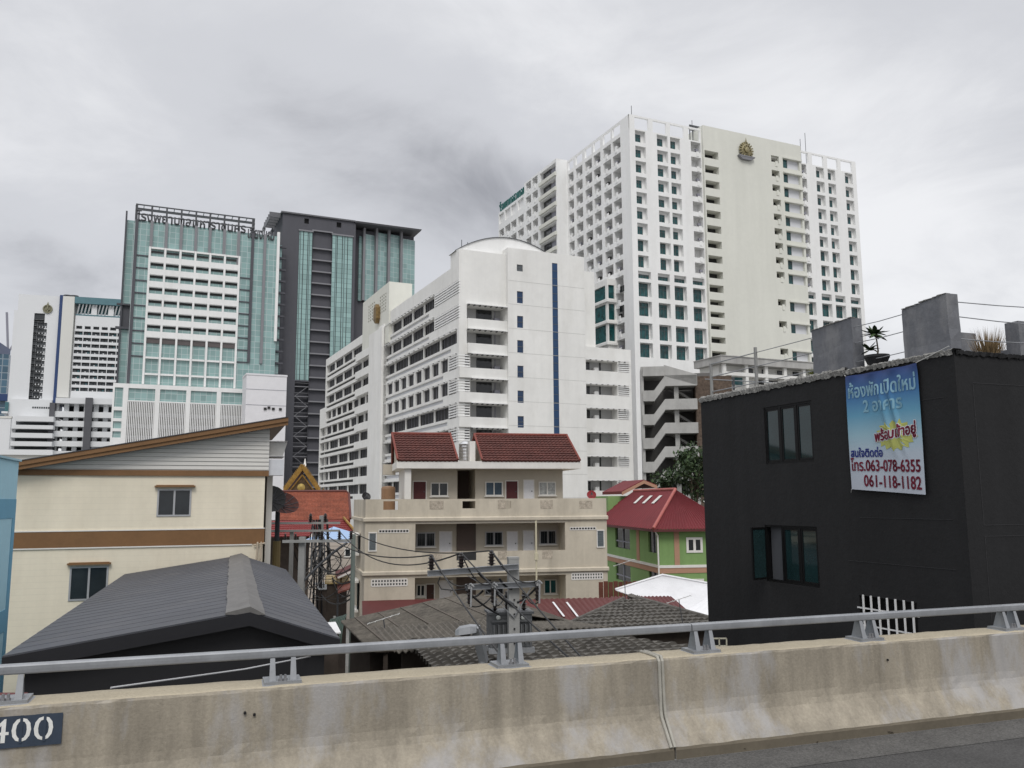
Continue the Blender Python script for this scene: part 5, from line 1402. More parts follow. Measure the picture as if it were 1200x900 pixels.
q.tube([(0, 0, .18), (.04, .01, zt1 * .45), (.02, 0, zt1 * .75), top1], [.022, .018, .015, .012], 7); q.tube([(.03, .01, zt1 * .42), (-.06, .02, zt2), top2], [.014, .012, .01], 6)
q.build('stem', bark, plum)
q = MB(); r = random.Random(9)
for top, n_, ln in ((top1, 24, .30), (top2, 13, .22)):
    for k in range(n_):
        a = k * 2.4; el = R(r.uniform(-15, 62)); d = Vector((math.cos(a) * math.cos(el), math.sin(a) * math.cos(el), math.sin(el)))
        s = d.cross(Vector((0, 0, 1)))
        blade_leaf(q, top + Vector((0, 0, r.uniform(-.05, .02))), d, s, ln * r.uniform(.7, 1.1), .105 * r.uniform(.8, 1.15), r.uniform(.05, .3), k % 2)
q.build('leaf', [leaf_a, leaf_b], plum)
def grass_tuft(p, label, mat, w, h, n, name='dry_plant'):
    o = thing(name, p, label, 'plant'); r = random.Random(n); q = MB()
    for k in range(n):
        a = r.uniform(0, 6.28); rr = r.uniform(0, w * .35); base = Vector((math.cos(a) * rr, math.sin(a) * rr, 0)); a2 = a + r.uniform(-.6, .6)
        tip = base + Vector((math.cos(a2) * r.uniform(.1, .75) * w, math.sin(a2) * r.uniform(.1, .75) * w, h * r.uniform(.5, 1.05)))
        mid = base.lerp(tip, .55) + Vector((0, 0, h * .1)); s = Vector((-math.sin(a2), math.cos(a2), 0)) * .008
        q.face([base - s, base + s, mid + s, mid - s]); q.face([mid - s, mid + s, tip])
    q.build('blade', mat, o)
    q = MB(); q.lathe((0, 0, -.2), [(w * .3, 0), (w * .36, .2), (w * .3, .2), (.01, .18)], 14); q.build('pot', bpy.data.materials['black_pot'], o)
    return o
yv = 2.2; p = BK.world(BK.fx(1158, 410, yv), yv, HB); grass_tuft(p, 'dry brown spiky plant on the black roof near the right picture edge', dry_leaf, .55, at(1158, 385, p.y).z - HB, 420)
p = BK.world(.3, BK.sy(951, 432, .3), HB); grass_tuft(p, 'small yellow-green tuft against the left side of a grey stub', M('yellow_green_leaf', (0.17, .19, .05), .8), .16, .34, 60, 'leafy_plant')
# ------------------------------------------------------------------ cream house with the sloping roof
CH = Frame(at(308, 640, 33), 19)
ch = thing('cream_house', CH, 'cream house with a single-slope roof, brown bands and grey siding under the eaves', 'house')
CX0 = -8.42
kc = crop(0, 470, 3.103)
z_m, z_b1, z_b0 = 10.55, 8.47, 7.91
rzl, rzr = CH.front(20, 541)[1], CH.front(338, 488, -.5)[1]
xr_end = CH.fx(338, 488, -.5); xl_end = CX0 - .6
def roof_z_(x): return rzl + (rzr - rzl) * (x - CH.fx(20, 541)) / (xr_end - CH.fx(20, 541))
wu = (CH.fx(184, 590), CH.fx(224, 590), 8.97, 9.98); wl = (CH.fx(81, 683), CH.fx(126.5, 683), 6.05, 7.24)
b = MB()
b.wall(front_P(0), CX0, 0, 0, z_m, [(wu[0], wu[1], wu[2], wu[3], .12, 1), (wl[0], wl[1], wl[2], wl[3], .12, 1)], 0)
b.face([(0, 0, 0), (0, 9, 0), (0, 9, z_m), (0, 0, z_m)]); b.face([(CX0, 0, 0), (CX0, 9, 0), (CX0, 9, z_m), (CX0, 0, z_m)])
b.build('wall', [cream, dark_in], ch)
# grooved siding boards
b = MB(); z = z_m; h = .155
while z < rzr:
    zt = z + h
    xl = CX0 - .0
    # board clipped under the sloping roof
    f = lambda zz: CH.fx(20, 541) + (zz + .32 - rzl) / (rzr - rzl) * (xr_end - CH.fx(20, 541))
    x0, x1 = max(CX0, f(z)), max(CX0, f(zt))
    if x1 < .1:
        b.hexa([(x0, -.02, z), (.12, -.02, z), (.12, .05, z), (x0, .05, z)], [(x1, .008, zt - .012), (.12, .008, zt - .012), (.12, .05, zt - .012), (x1, .05, zt - .012)])
    z = zt
b.build('siding', siding, ch)
b = MB(); b.face([(CX0, .052, z_m), (.1, .052, z_m), (.1, .052, roof_z_(.1) - .1), (CX0, .052, roof_z_(CX0) - .1)]); b.face([(.12, .05, z_m), (.12, 9, z_m), (.12, 9, roof_z_(.1) - .1), (.12, .05, roof_z_(.1) - .1)]); b.build('gable_backing', siding, ch)
for dz, dy, hh in ((0, -.07, .17), (.0, 0, 0)):
    if hh:
        b = MB(); b.box(CX0 - .05, .13, dy, -.022, z_m - .09, z_m + .09); b.box(CX0 - .05, .13, dy + .02, -.022, z_m + .092, z_m + .12); b.build('moulding', brown_trim, ch)
b = MB(); b.box(CX0 - .02, .04, -.03, -.002, z_b0, z_b1, 0); b.build('brown_band', brown_trim, ch)
b = MB(); b.box(CX0 - .02, .045, -.045, -.002, z_b1 + .002, z_b1 + .04, 0); b.box(CX0 - .02, -.4, -.045, -.002, z_b0 - .045, z_b0 - .002, 0); b.build('band_edge', offwhite, ch)
def sloped(b, y0, y1, dz0, dz1, x0=None, x1=None, m=0):
    x0 = xl_end if x0 is None else x0; x1 = xr_end if x1 is None else x1
    b.hexa([(x0, y0, roof_z_(x0) + dz0), (x1, y0, roof_z_(x1) + dz0), (x1, y1, roof_z_(x1) + dz0), (x0, y1, roof_z_(x0) + dz0)], [(x0, y0, roof_z_(x0) + dz1), (x1, y0, roof_z_(x1) + dz1), (x1, y1, roof_z_(x1) + dz1), (x0, y1, roof_z_(x0) + dz1)], m)
b = MB(); sloped(b, -.55, 9.5, -.03, .0); rf = b.build('roof', shed_metal, ch)
b = MB(); sloped(b, -.52, -.46, -.19, -.033); sloped(b, -.47, -.42, -.33, -.19); b.build('fascia', brown_trim, ch)
b = MB(); sloped(b, -.42, 9.4, -.24, -.20, .12, xr_end - .02); b.build('soffit', soffit_m, ch)
def house_window(parent, F, x0, x1, z0, z1, v, fr=alu, gl=clear_glass, f=.045, bars=(), name='window', mid=True):
    b = MB(); y0, y1 = v, v + .07
    b.box(x0, x0 + f, y0, y1, z0, z1); b.box(x1 - f, x1, y0, y1, z0, z1); b.box(x0 + f, x1 - f, y0, y1, z0, z0 + f); b.box(x0 + f, x1 - f, y0, y1, z1 - f, z1)
    if mid: b.box((x0 + x1) / 2 - f * .55, (x0 + x1) / 2 + f * .55, y0, y1, z0 + f, z1 - f)
    w_ = b.build(name, fr, parent)
    xm = (x0 + x1) / 2
    for a, c in (((x0 + f, xm - f * .55), (xm + f * .55, x1 - f)) if mid else ((x0 + f, x1 - f),)):
        b = MB(); b.box(a, c, v + .03, v + .04, z0 + f, z1 - f); b.build('pane', gl, w_)
    if bars:
        b = MB()
        for t in bars: b.box(x0 + (x1 - x0) * t - .008, x0 + (x1 - x0) * t + .008, v + .012, v + .028, z0 + f, z1 - f)
        b.build('grille', steel_dark, w_)
    return w_
for q, hd in ((wu, (CH.fx(181.5, 570), CH.fx(229, 570))), (wl, (CH.fx(79, 664), CH.fx(130, 664)))):
    w_ = house_window(ch, CH, *q, -.03, f=.06)
    b = MB()
    for k in range(3): z = q[2] + (q[3] - q[2]) * (k + 1) / 4; b.box(q[0] + .07, (q[0] + q[1]) / 2 - .04, .005, .02, z - .008, z + .008)
    b.build('glazing_bar', black_frame, w_)
    b = MB(); n = 9
    for k in range(n): x = (q[0] + q[1]) / 2 + .04 + ((q[1] - q[0]) / 2 - .1) * (k + .2) / n; b.box(x, x + .02, .06, .09, q[2] + .07, q[3] - .07)
    b.build('curtain', M('dark_curtain', (0.05, .05, .052), .9) if q is wu else bpy.data.materials['dark_curtain'], w_)
    b = MB(); b.box(hd[0], hd[1], -.16, -.002, q[3] + .06, q[3] + .12); b.box(hd[0] + .05, hd[1] - .05, -.12, -.002, q[3] + .122, q[3] + .145); b.build('window_head', brown_trim, ch)
# side fittings on the right: corrugated canopy, white cabinet, pipes
b = MB(); n = 13
cx1 = CH.fx(335, 520, 1.0); zc1, zc0 = CH.fz(323, 518, .5), CH.fz(323, 536, .5)
for k in range(n):
    x0 = .13 + (cx1 - .13) * k / n; x1 = x0 + (cx1 - .13) / n
    b.hexa([(x0, .2, zc1 - .02), (x1, .2, zc1 + .02), (x1, 1.6, zc1 - .25), (x0, 1.6, zc1 - .29)], [(x0, .2, zc1), (x1, .2, zc1 + .04), (x1, 1.6, zc1 - .23), (x0, 1.6, zc1 - .27)])
b.box(.13, cx1 - .1, .3, 1.5, zc0 + .0, zc0 + .04)
b.hexa([(.13, .25, zc0 + .05), (cx1 - .15, .25, zc0 + .05), (cx1 - .15, .28, zc0 + .05), (.13, .28, zc0 + .05)], [(.13, .25, zc1 - .05), (cx1, .25, zc1 - .03), (cx1, .28, zc1 - .03), (.13, .28, zc1 - .05)])
b.build('side_canopy', M('canopy_grey', (0.42, .41, .39), .6, .1, 2.0), ch)
b = MB(); x0, x1 = CH.fx(311.5, 547, .2), CH.fx(332.5, 547, .2); b.box(max(x0, .13), x1, .2, .9, CH.fz(320, 557, .2), CH.fz(320, 538.5, .2)); b.build('wall_cabinet', M('cabinet_white', (0.62, .63, .66), .6, .04), ch)
b = MB(); b.box(.14, .36, 1.2, 8.9, 0, zc0 - .3); b.build('side_annex', siding, ch)
b = MB(); xq = -.55; zq = CH.fz(305, 636, -.1)
for dx in (0, .13): b.tube([(xq + .35 + dx, -.03, zq), (xq + .35 + dx, -.16, zq), (xq + .33 + dx, -.16, zq - .6), (xq + .12 + dx, -.12, zq - 1.0), (xq + .12 + dx, -.1, 3)], .035, 8)
b.tube([(xq + .2, -.1, zq - .08), (xq + .62, -.1, zq - .02)], .03, 8); b.build('drain_pipe', M('pipe_tan', (0.50, .42, .32), .6), ch)

# ------------------------------------------------------------------ blue house at the left picture edge
BL = Frame(at(15, 640, 24), 19)
bl = thing('blue_house', BL, 'light blue house wall with darker blue bands at the left picture edge', 'house')
kz = lambda y: BL.fz(15, y)
b = MB(); b.box(-9, 0, -9, 0, 0, kz(541)); b.build('wall', light_blue, bl)
b = MB(); b.box(.002, .012, -9, .0, kz(607), kz(585)); b.box(.002, .012, -.35, .0, 0, kz(607) - .002); b.box(.002, .012, -9, -.352, kz(738), kz(712)); b.build('painted_band', mid_blue, bl)
b = MB(); b.box(-9.1, .06, -9.06, .06, kz(541) + .003, kz(538.5)); b.build('roof_edge', M('blue_coping', (0.36, .55, .63), .7), bl)

# ------------------------------------------------------------------ dark shed roof
SR = at(293, 716, 16); SH = Frame(SR, 18)
sh = thing('dark_shed', SH, 'black shed with wide grey metal gable roof and weathered ridge cap before the cream house', 'shed')
ze, zrg = 6.95, SR.z; xl, xr, yb_ = -3.95, 1.63, 17.2
def seams(x0, z0, x1, z1, name):
    """one roof slope of lapped sheets: each course a shallow step"""
    b = MB(); n = 26
    for k in range(n):
        y0, y1 = yb_ * k / n, yb_ * (k + 1) / n
        b.hexa([(x0, y0, z0 - .05), (x1, y0, z1 - .05), (x1, y1, z1 - .05), (x0, y1, z0 - .05)], [(x0, y0, z0 + .007), (x1, y0, z1 + .007), (x1, y1, z1 + .002), (x0, y1, z0 + .002)])
    return b.build(name, shed_metal, sh)
seams(xl, ze, -.002, zrg, 'roof_slope'); seams(xr, ze, .002, zrg, 'roof_slope')
b = MB(); r = random.Random(5); n = 30
prev = None
for k in range(n + 1):
    y = -.02 + (yb_ + .04) * k / n; w = .42 + r.uniform(-.02, .02); w2 = .26 + r.uniform(-.015, .015)
    zl = zrg - w * (zrg - ze) / -xl + .035; zr2 = zrg - w2 * (zrg - ze) / xr + .035
    row = [(-w, y, zl - .02), (-w, y, zl + r.uniform(-.01, .02)), (-w * .5, y + r.uniform(-.1, .1), (zl + zrg + .07) / 2 + r.uniform(-.02, .02)), (0, y, zrg + .07 + r.uniform(-.012, .012)), (w2, y, zr2 + r.uniform(-.01, .02)), (w2, y, zr2 - .02)]
    if prev:
        for j in range(5): b.face([prev[j], prev[j + 1], row[j + 1], row[j]])
    else: b.face(row)
    prev = row
b.build('ridge_cap', shed_cap, sh)
b = MB()
for x0, z0, x1, z1 in ((xl, ze, 0, zrg), (0, zrg, xr, ze)):
    b.hexa([(x0, -.03, z0 - .26), (x1, -.03, z1 - .26), (x1, .02, z1 - .26), (x0, .02, z0 - .26)], [(x0, -.03, z0 - .02), (x1, -.03, z1 - .02), (x1, .02, z1 - .02), (x0, .02, z0 - .02)])
b.build('barge_board', M('barge_black', (0.014, .014, .017), .5, .1), sh)
b = MB(); b.hexa([(xl + .3, .25, 0), (xr - .25, .25, 0), (xr - .25, yb_ - .2, 0), (xl + .3, yb_ - .2, 0)], [(xl + .3, .25, ze - .1), (xr - .25, .25, ze - .1), (xr - .25, yb_ - .2, ze - .1), (xl + .3, yb_ - .2, ze - .1)])
b.face([(xl + .3, .252, ze - .1), (xr - .25, .252, ze - .1), (0, .252, zrg - .08)])
b.build('wall', shed_black, sh)
b = MB(); b.tube([(-4.05, -.4, 6.25), (-3.9, -.35, 6.0), (-3.8, -.2, 5.6), (-3.8, -.1, 4)], .07, 10); b.build('gutter_pipe', M('pipe_white', (0.55, .55, .55), .5), sh)
wire_o = MB(); p0, p1 = at(130, 806, 12), at(395, 763, 17.5)
wire_o.tube([p0, p0.lerp(p1, .5) + Vector((0, 0, -.05)), p1], .014, 6)
tag(wire_o.build('stay_wire', M('white_cable', (0.45, .45, .46), .6)), 'thin pale cable running along the front of the black shed', 'cable')
# red tiled patch by the shed corner
q = thing('red_tin_roof', at(4, 812, 13.5), 'corner of a red tin roof under the left end of the steel rail', 'roof')
b = MB(); b.hexa([(-2, -.3, -.3), (.16, -.3, -.3), (.16, .4, -.12), (-2, .4, -.12)], [(-2, -.3, -.26), (.16, -.3, -.26), (.16, .4, -.08), (-2, .4, -.08)]); b.build('sheet', maroon_sheet, q)

# ------------------------------------------------------------------ beige three-storey apartment house
BE = Frame(at(487, 600, 46), 11)
be = thing('apartment_house', BE, 'beige three-storey walk-up with open galleries and two red tiled roofs on top', 'house')
ka1 = crop(400, 500, 7.5); ka2 = crop(540, 500, 6.6667); ka3 = crop(400, 600, 7.5); ka4 = crop(540, 600, 6.6667)
xL, xR, xg0, xg1 = BE.fx(427.5, 650), BE.fx(711.5, 640), 0.0, BE.fx(662.5, 640)
zp1, zl1, zl0 = 9.58, 8.55, 5.76
GV = 1.5
b = MB()
# solid end blocks
for x0, x1, vents in ((xL, xg0, 0), (xg1, xR, 1)):
    ops = []
    b.wall(front_P(0), x0, x1, 0, zl1, ops, 0)
b.face([(xg0, 0, 0), (xg0, GV, 0), (xg0, GV, zl1), (xg0, 0, zl1)], 0); b.face([(xg1, 0, 0), (xg1, GV, 0), (xg1, GV, zl1), (xg1, 0, zl1)], 0)
# gallery wall
b.face([(xg0, GV, 0), (xg1, GV, 0), (xg1, GV, zl1), (xg0, GV, zl1)], 1)
# floors
for z in (zl1, zl0): b.box(xg0, xg1, .002, GV, z - .28, z - .002, 1)
b.box(xg0, xg1, .0, .12, zl0 - .3, BE.fz(570, 646), 0) 
b.box(xg0, xg1, -.002, GV, 0, 3.45, 0)
# left flank, set back at an angle
yK = 6.5
b.face([(xL, 0, 0), (xL - .55, yK, 0), (xL - .55, yK, zl1), (xL, 0, zl1)], 0)
b.face([(xR, 0, 0), (xR, 9, 0), (xR, 9, zl1), (xR, 0, zl1)], 0)
b.face([(xL, 0, zl1), (xR, 0, zl1), (xR, 9, zl1), (xL - .55, yK, zl1)], 0)
bew = b.build('wall', [beige, beige_in], be)
# terrace parapet round the top with pierced panels
b = MB()
po = []
for a, c in (((370, 655), (498, 730)), ((1065, 655), (1178, 718))): po.append((BE.fx(*ka1(*a)), BE.fx(*ka1(*c)), BE.fz(*ka1(*c)), BE.fz(*ka1(*a)), .14, None))
for a, c in (((352, 580), (393, 640)),): po.append((BE.fx(*ka2(*a)), BE.fx(*ka2(*c)), BE.fz(*ka2(*c)), BE.fz(*ka2(*a)), .14, None))
b.wall(front_P(0), xL, xR, zl1, zp1, po, 0); b.wall(lambda u, z, d: (u, .14, z), xL, xR, zl1, zp1, [(o[0], o[1], o[2], o[3], 0, None) for o in po], 0)
b.face([(xL, 0, zp1), (xR, 0, zp1), (xR, .14, zp1), (xL, .14, zp1)])
b.hexa([(xL, .002, zl1), (xL + .14, .14, zl1), (xL - .4, yK, zl1), (xL - .55, yK, zl1)], [(xL, .002, zp1), (xL + .14, .14, zp1), (xL - .4, yK, zp1), (xL - .55, yK, zp1)])
b.box(xR - .14, xR, .142, 9, zl1, zp1)
b.build('parapet', beige, be)
gm = M('gap_brick_screen', (0.48, .42, .34), .9, .4, 6.0, .4, 20.0)
for cr_, a, c in ((ka1, (775, 652), (898, 725)), (ka2, (290, 575), (350, 640)), (ka2, (622, 575), (718, 640)), (ka2, (925, 578), (1028, 638))):
    q = MB(); q.box(BE.fx(*cr_(*a)), BE.fx(*cr_(*c)), -.012, -.002, BE.fz(*cr_(*c)), BE.fz(*cr_(*a))); q.build('pierced_panel', gm, be)
for cr_, a, c in ((ka3, (770, 365), (885, 430)), (ka4, (290, 305), (360, 370)), (ka4, (635, 300), (718, 365))):
    q = MB(); q.box(BE.fx(*cr_(*a)), BE.fx(*cr_(*c)), -.012, -.003, BE.fz(*cr_(*c)), BE.fz(*cr_(*a))); q.build('pierced_panel', gm, be)
q = MB(); q.box(BE.fx(535, 650), BE.fx(558, 650), -.006, -.003, BE.fz(545, 656.5), BE.fz(545, 647.5)); q.build('stair_opening', dark_in, be)
for z in (zl1, zl0):
    q = MB(); q.hexa([(xL - .1, -.12, z - .12), (xR + .06, -.12, z - .12), (xR + .06, -.002, z - .16), (xL - .02, -.002, z - .16)], [(xL - .1, -.12, z + .03), (xR + .06, -.12, z + .03), (xR + .06, -.002, z + .08), (xL - .02, -.002, z + .08)])
    q.hexa([(xL - .1, -.12, z - .12), (xL - .003, 0, z - .12), (xL - .553, yK, z - .12), (xL - .68, yK, z - .12)], [(xL - .1, -.12, z + .03), (xL - .003, 0, z + .05), (xL - .553, yK, z + .05), (xL - .68, yK, z + .03)])
    q.build('ledge', beige, be)
# penthouse storey
TV = 1.6
x0t, x1t = BE.fx(480, 570, TV), BE.fx(659.5, 570, TV)
z_eave = BE.fz(570, 548, .5)
st0, st1 = BE.fx(536, 570, TV), BE.fx(557, 570, TV)
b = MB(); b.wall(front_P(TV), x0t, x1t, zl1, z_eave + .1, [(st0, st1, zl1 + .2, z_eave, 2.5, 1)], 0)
b.box(x0t - .35, x0t, .5, 5.5, zl1, z_eave - .002, 2); b.face([(x1t, TV, zl1), (x1t, 6, zl1), (x1t, 6, z_eave), (x1t, TV, z_eave)])
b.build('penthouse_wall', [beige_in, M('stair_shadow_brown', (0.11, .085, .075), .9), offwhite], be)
fx0, fx1 = BE.fx(465, 544, .3), BE.fx(681, 544, .3); zf0, zf1 = BE.fz(570, 549, .3), BE.fz(570, 540.5, .3)
b = MB(); b.box(fx0, fx1, .3, 6, zf0, zf1); b.build('roof_slab', offwhite, be)
# openings of every floor
def door(F, parent, px0, px1, pyt, pyb, v, m, trim=offwhite):
    x0, x1, z1, z0 = F.fx(px0, pyt, v), F.fx(px1, pyt, v), F.fz(px0, pyt, v), F.fz(px0, pyb, v)
    q = MB(); q.box(x0, x1, v - .03, v - .004, z0, z1); o = q.build('door', m, parent)
    q = MB(); q.box(x0 - .05, x0 - .001, v - .045, v - .003, z0, z1); q.box(x1 + .001, x1 + .05, v - .045, v - .003, z0, z1); q.box(x0 - .05, x1 + .05, v - .045, v - .003, z1 + .001, z1 + .05); q.build('door_frame', trim, o)
    q = MB(); q.lathe((x1 - .1, v - .05, z0 + (z1 - z0) * .45), [(.03, .02), (.035, 0), (.01, -.02)], 8, 0, 'y'); q.build('handle', steel_dark, o)
def win(F, parent, px0, px1, pyt, pyb, v, bars=(), gl=clear_glass, fr=offwhite):
    x0, x1, z1, z0 = F.fx(px0, pyt, v), F.fx(px1, pyt, v), F.fz(px0, pyt, v), F.fz(px0, pyb, v)
    w_ = house_window(parent, F, x0, x1, z0, z1, v - .075, fr, gl, .055, bars)
    q = MB(); q.box(x0 - .06, x1 + .06, v - .11, v - .076, z0 - .06, z0 - .002); q.build('sill', offwhite, w_)
blue_gl = glass('poster_window', (0.07, .10, .13), .2)
pale_gl = M('papered_glass', (0.42, .43, .42), .5, .5, 8.0)
door(BE, be, 484.5, 499, 564.5, 586, TV, door_maroon); win(BE, be, 504.5, 525, 565.5, 581.5, TV)
win(BE, be, 568.5, 589, 564.5, 581, TV, gl=blue_gl); door(BE, be, 593, 606.3, 564, 586, TV, door_maroon); door(BE, be, 614, 625, 563, 586, TV, door_white); win(BE, be, 631, 651, 564.5, 580.5, TV, gl=pale_gl)
bars6 = [k / 7 for k in range(1, 7)]
win(BE, be, 488, 510, 624, 641, GV, bars6, fr=alu); door(BE, be, 515.5, 529, 623.5, 648, GV, door_white); win(BE, be, 568.5, 589, 623, 639.5, GV, bars6, fr=alu); door(BE, be, 594.5, 606, 623.5, 648, GV, door_white); door(BE, be, 613.5, 625, 622.5, 648, GV, door_white); win(BE, be, 632, 651.5, 621.5, 638, GV, bars6, fr=alu)
win(BE, be, 488, 498, 685, 699, GV); door(BE, be, 499.8, 508.5, 685, 704, GV, door_brown); door(BE, be, 515.5, 530, 681, 704, GV, door_white); win(BE, be, 568, 590, 681, 697, GV, bars6, fr=alu); win(BE, be, 637, 652, 679, 696, GV, gl=teal_win); door(BE, be, 657.5, 662, 679, 700, GV, door_brown)
for py0, py1 in ((611, 645), (672, 705)):
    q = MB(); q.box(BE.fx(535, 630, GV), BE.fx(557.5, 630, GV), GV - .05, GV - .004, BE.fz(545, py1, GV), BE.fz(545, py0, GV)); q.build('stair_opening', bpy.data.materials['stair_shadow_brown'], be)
# jalousies and vent bricks in the end blocks
for px0, px1, t, bt in ((433, 440.5, 625, 645), (700, 707, 622, 640.5)):
    x0, x1, z1, z0 = BE.fx(px0, t), BE.fx(px1, t), BE.fz(px0, t), BE.fz(px0, bt)
    q = MB(); q.box(x0 - .06, x1 + .06, -.05, -.003, z1, z1 + .06); q.box(x0 - .06, x1 + .06, -.05, -.003, z0 - .06, z0); q.box(x0 - .05, x0, -.03, -.003, z0, z1); q.box(x1, x1 + .05, -.03, -.003, z0, z1); o = q.build('window', offwhite, be)
    q = MB()
    for k in range(9): z = z0 + (z1 - z0) * k / 9; q.hexa([(x0, -.028, z), (x1, -.028, z), (x1, -.004, z + .02), (x0, -.004, z + .02)], [(x0, -.028, z + .07), (x1, -.028, z + .07), (x1, -.004, z + .095), (x0, -.004, z + .095)])
    q.build('jalousie', M('jalousie_glass', (0.13, .15, .16), .2) if px0 == 433 else bpy.data.materials['jalousie_glass'], o)
for px0, px1, t, bt, nx, nz in ((444, 479, 621, 624.3, 10, 1), (435.5, 477, 679.3, 687, 12, 2), (668, 698, 618, 621, 9, 1), (670, 706, 672, 679, 12, 2)):
    x0, x1, z1, z0 = BE.fx(px0, t), BE.fx(px1, t), BE.fz(px0, t), BE.fz(px0, bt)
    q = MB(); q.box(x0, x1, -.006, -.003, z0, z1, 1); w = (x1 - x0) / nx; h = (z1 - z0) / nz; t_ = .035 if nz > 1 else .02
    for k in range(nx + 1): q.box(x0 + w * k - t_, x0 + w * k + t_, -.02, -.0065, z0, z1, 0)
    for k in range(nz + 1): q.box(x0, x1, -.018, -.0066, z0 + h * k - t_, z0 + h * k + t_, 0)
    q.build('vent_block', [offwhite, dark_in], be)
# flank window hoods
for t, bt in ((627, 647), (681, 712)):
    y = 3.2; x = xL - .27; z1, z0 = BE.fz(420, t, y), BE.fz(420, bt, y)
    q = MB(); q.box(x - .42, x + .02, y - 1.1, y + 1.1, z1, z1 + .12); q.box(x - .42, x + .02, y - 1.1, y + 1.1, z0 - .12, z0); q.build('window_hood', offwhite, be)
    q = MB(); q.box(x - .06, x + .02, y - .9, y + .9, z0, z1); q.build('window', clear_glass, be)
# tiled gable roofs
def tile_slope(parent, F, A, B, C, D, cols, rows, m, amp=.035, step=.05, name='roof_slope'):
    """A-B along the eave, D-C along the ridge; wavy tiles in lapped courses"""
    A, B, C, D = (Vector(p) for p in (A, B, C, D)); n = (B - A).cross(D - A).normalized()
    if n.z < 0: n = -n
    b = MB(); S = 4; W = cols * S
    vs = []
    for j in range(rows):
        for e_ in (0, 1):
            w = (j + e_) / rows
            for i in range(W + 1):
                u = i / W; p = A.lerp(B, u).lerp(D.lerp(C, u), w)
                vs.append(p + n * (amp * abs(math.sin(math.pi * i / S)) + (step if e_ == 0 else 0)))
    b.v = [tuple(v) for v in vs]
    for j in range(rows):
        r0, r1 = (2 * j) * (W + 1), (2 * j + 1) * (W + 1)
        for i in range(W): b.f.append((r0 + i, r0 + i + 1, r1 + i + 1, r1 + i)); b.m.append(0)
        if j:
            rp = (2 * j - 1) * (W + 1)
            for i in range(W): b.f.append((rp + i, rp + i + 1, r0 + i + 1, r0 + i)); b.m.append(0)
    for i in range(W):
        p, q = b.v[i], b.v[i + 1]; b.face([p, q, Vector(q) - n * (step + .06), Vector(p) - n * (step + .06)])
    return b.build(name, m, parent)
def gable_roof(x0, x1, x0r, x1r, y0, yr, z0, zr_, lean):
    y1 = 2 * yr - y0
    tile_slope(be, BE, (x0, y0, z0), (x1, y0, z0), (x1r, yr, zr_), (x0r, yr, zr_), max(6, int((x1 - x0) / .22)), 11, tile_red)
    tile_slope(be, BE, (x1, y1, z0), (x0, y1, z0), (x0r, yr, zr_), (x1r, yr, zr_), max(6, int((x1 - x0) / .22)), 11, tile_red)
    q = MB(); q.tube([(x0r - .05, yr, zr_ + .05), (x1r + .05, yr, zr_ + .05)], .09, 8)
    for xe, xr_e in ((x0, x0r), (x1, x1r)):
        for yy in (y0, y1): q.tube([(xe, yy, z0 + .07), (xr_e, yr, zr_ + .07)], .065, 7)
    q.build('ridge_tiles', tile_edge, be)
    q = MB()
    for xe, xr_e, s in ((x0 + .12, x0r + .12, 1), (x1 - .12, x1r - .12, -1)):
        q.hexa([(xe, y0 + .1, z0 - .02), (xe, y1 - .1, z0 - .02), (xr_e, yr, zr_ - .06)], [(xe + s * .1, y0 + .1, z0 - .02), (xe + s * .1, y1 - .1, z0 - .02), (xr_e + s * .1, yr, zr_ - .06)])
    q.build('gable_wall', beige_in, be)
yr_ = 3.1; zE = BE.fz(500, 540, .3)
zR_ = BE.fz(500, 509.5, yr_); 
gable_roof(BE.fx(466, 540, .3), BE.fx(536.5, 540, .3), BE.fx(459.5, 510, yr_), BE.fx(527.5, 510, yr_), .25, yr_, zE, zR_, 0)
gable_roof(BE.fx(565, 540, .3), BE.fx(679.5, 540, .3), BE.fx(556, 511, yr_), BE.fx(664, 511, yr_), .25, yr_, zE, zR_, 0)
b = MB(); b.box(BE.fx(449, 548, 5), BE.fx(466, 548, 3), 5.0, 5.9, zE - .6, zE); b.build('rear_eave', beige_in, be)
# things on the beige house
p = BE.world(BE.fx(545, 530, 2.4), 2.4, zf1)
tk = thing('water_tank', p, 'shiny stainless water tank between the two red tiled roofs', 'tank')
q = MB(); r_ = .36; hgt = BE.fz(545, 518, 2.4) - zf1
prf = [(.30, .0), (r_, .1)]
for k in range(5): prf += [(r_, .12 + (hgt - .3) * k / 5), (r_ * .95, .12 + (hgt - .3) * (k + .5) / 5)]
prf += [(r_, hgt - .18), (r_ * .6, hgt - .05), (.1, hgt)]
q.lathe((0, 0, .05), prf, 24); q.build('barrel', stain_steel, tk)
q = MB()
for k in range(4): a = k * math.pi / 2 + .4; q.bar((math.cos(a) * .3, math.sin(a) * .3, 0), (math.cos(a) * .3, math.sin(a) * .3, .15), .04)
q.build('leg', steel_dark, tk)
for px in (552, 539):
    p = BE.world(BE.fx(px, 530, 1.2), 1.2, zf1); 
b = MB(); b.box(BE.fx(550.5, 530, 1.5), BE.fx(557, 530, 1.5), 1.5, 4.6, zf1, BE.fz(553, 517, 1.5)); b.build('firewall', offwhite, be)
p = BE.world(BE.fx(455, 577, 2.2), 2.2, zl1); tk = thing('water_jar', p, 'brown cylindrical water tank on the left end of the beige terrace', 'tank')
hgt = BE.fz(455, 569.5, 2.2) - zl1
q = MB(); q.lathe((0, 0, 0), [(.36, 0), (.39, .05), (.39, hgt - .15), (.36, hgt - .05), (.1, hgt)], 24); q.build('barrel', M('tan_plastic', (0.27, .16, .09), .5, .08), tk)
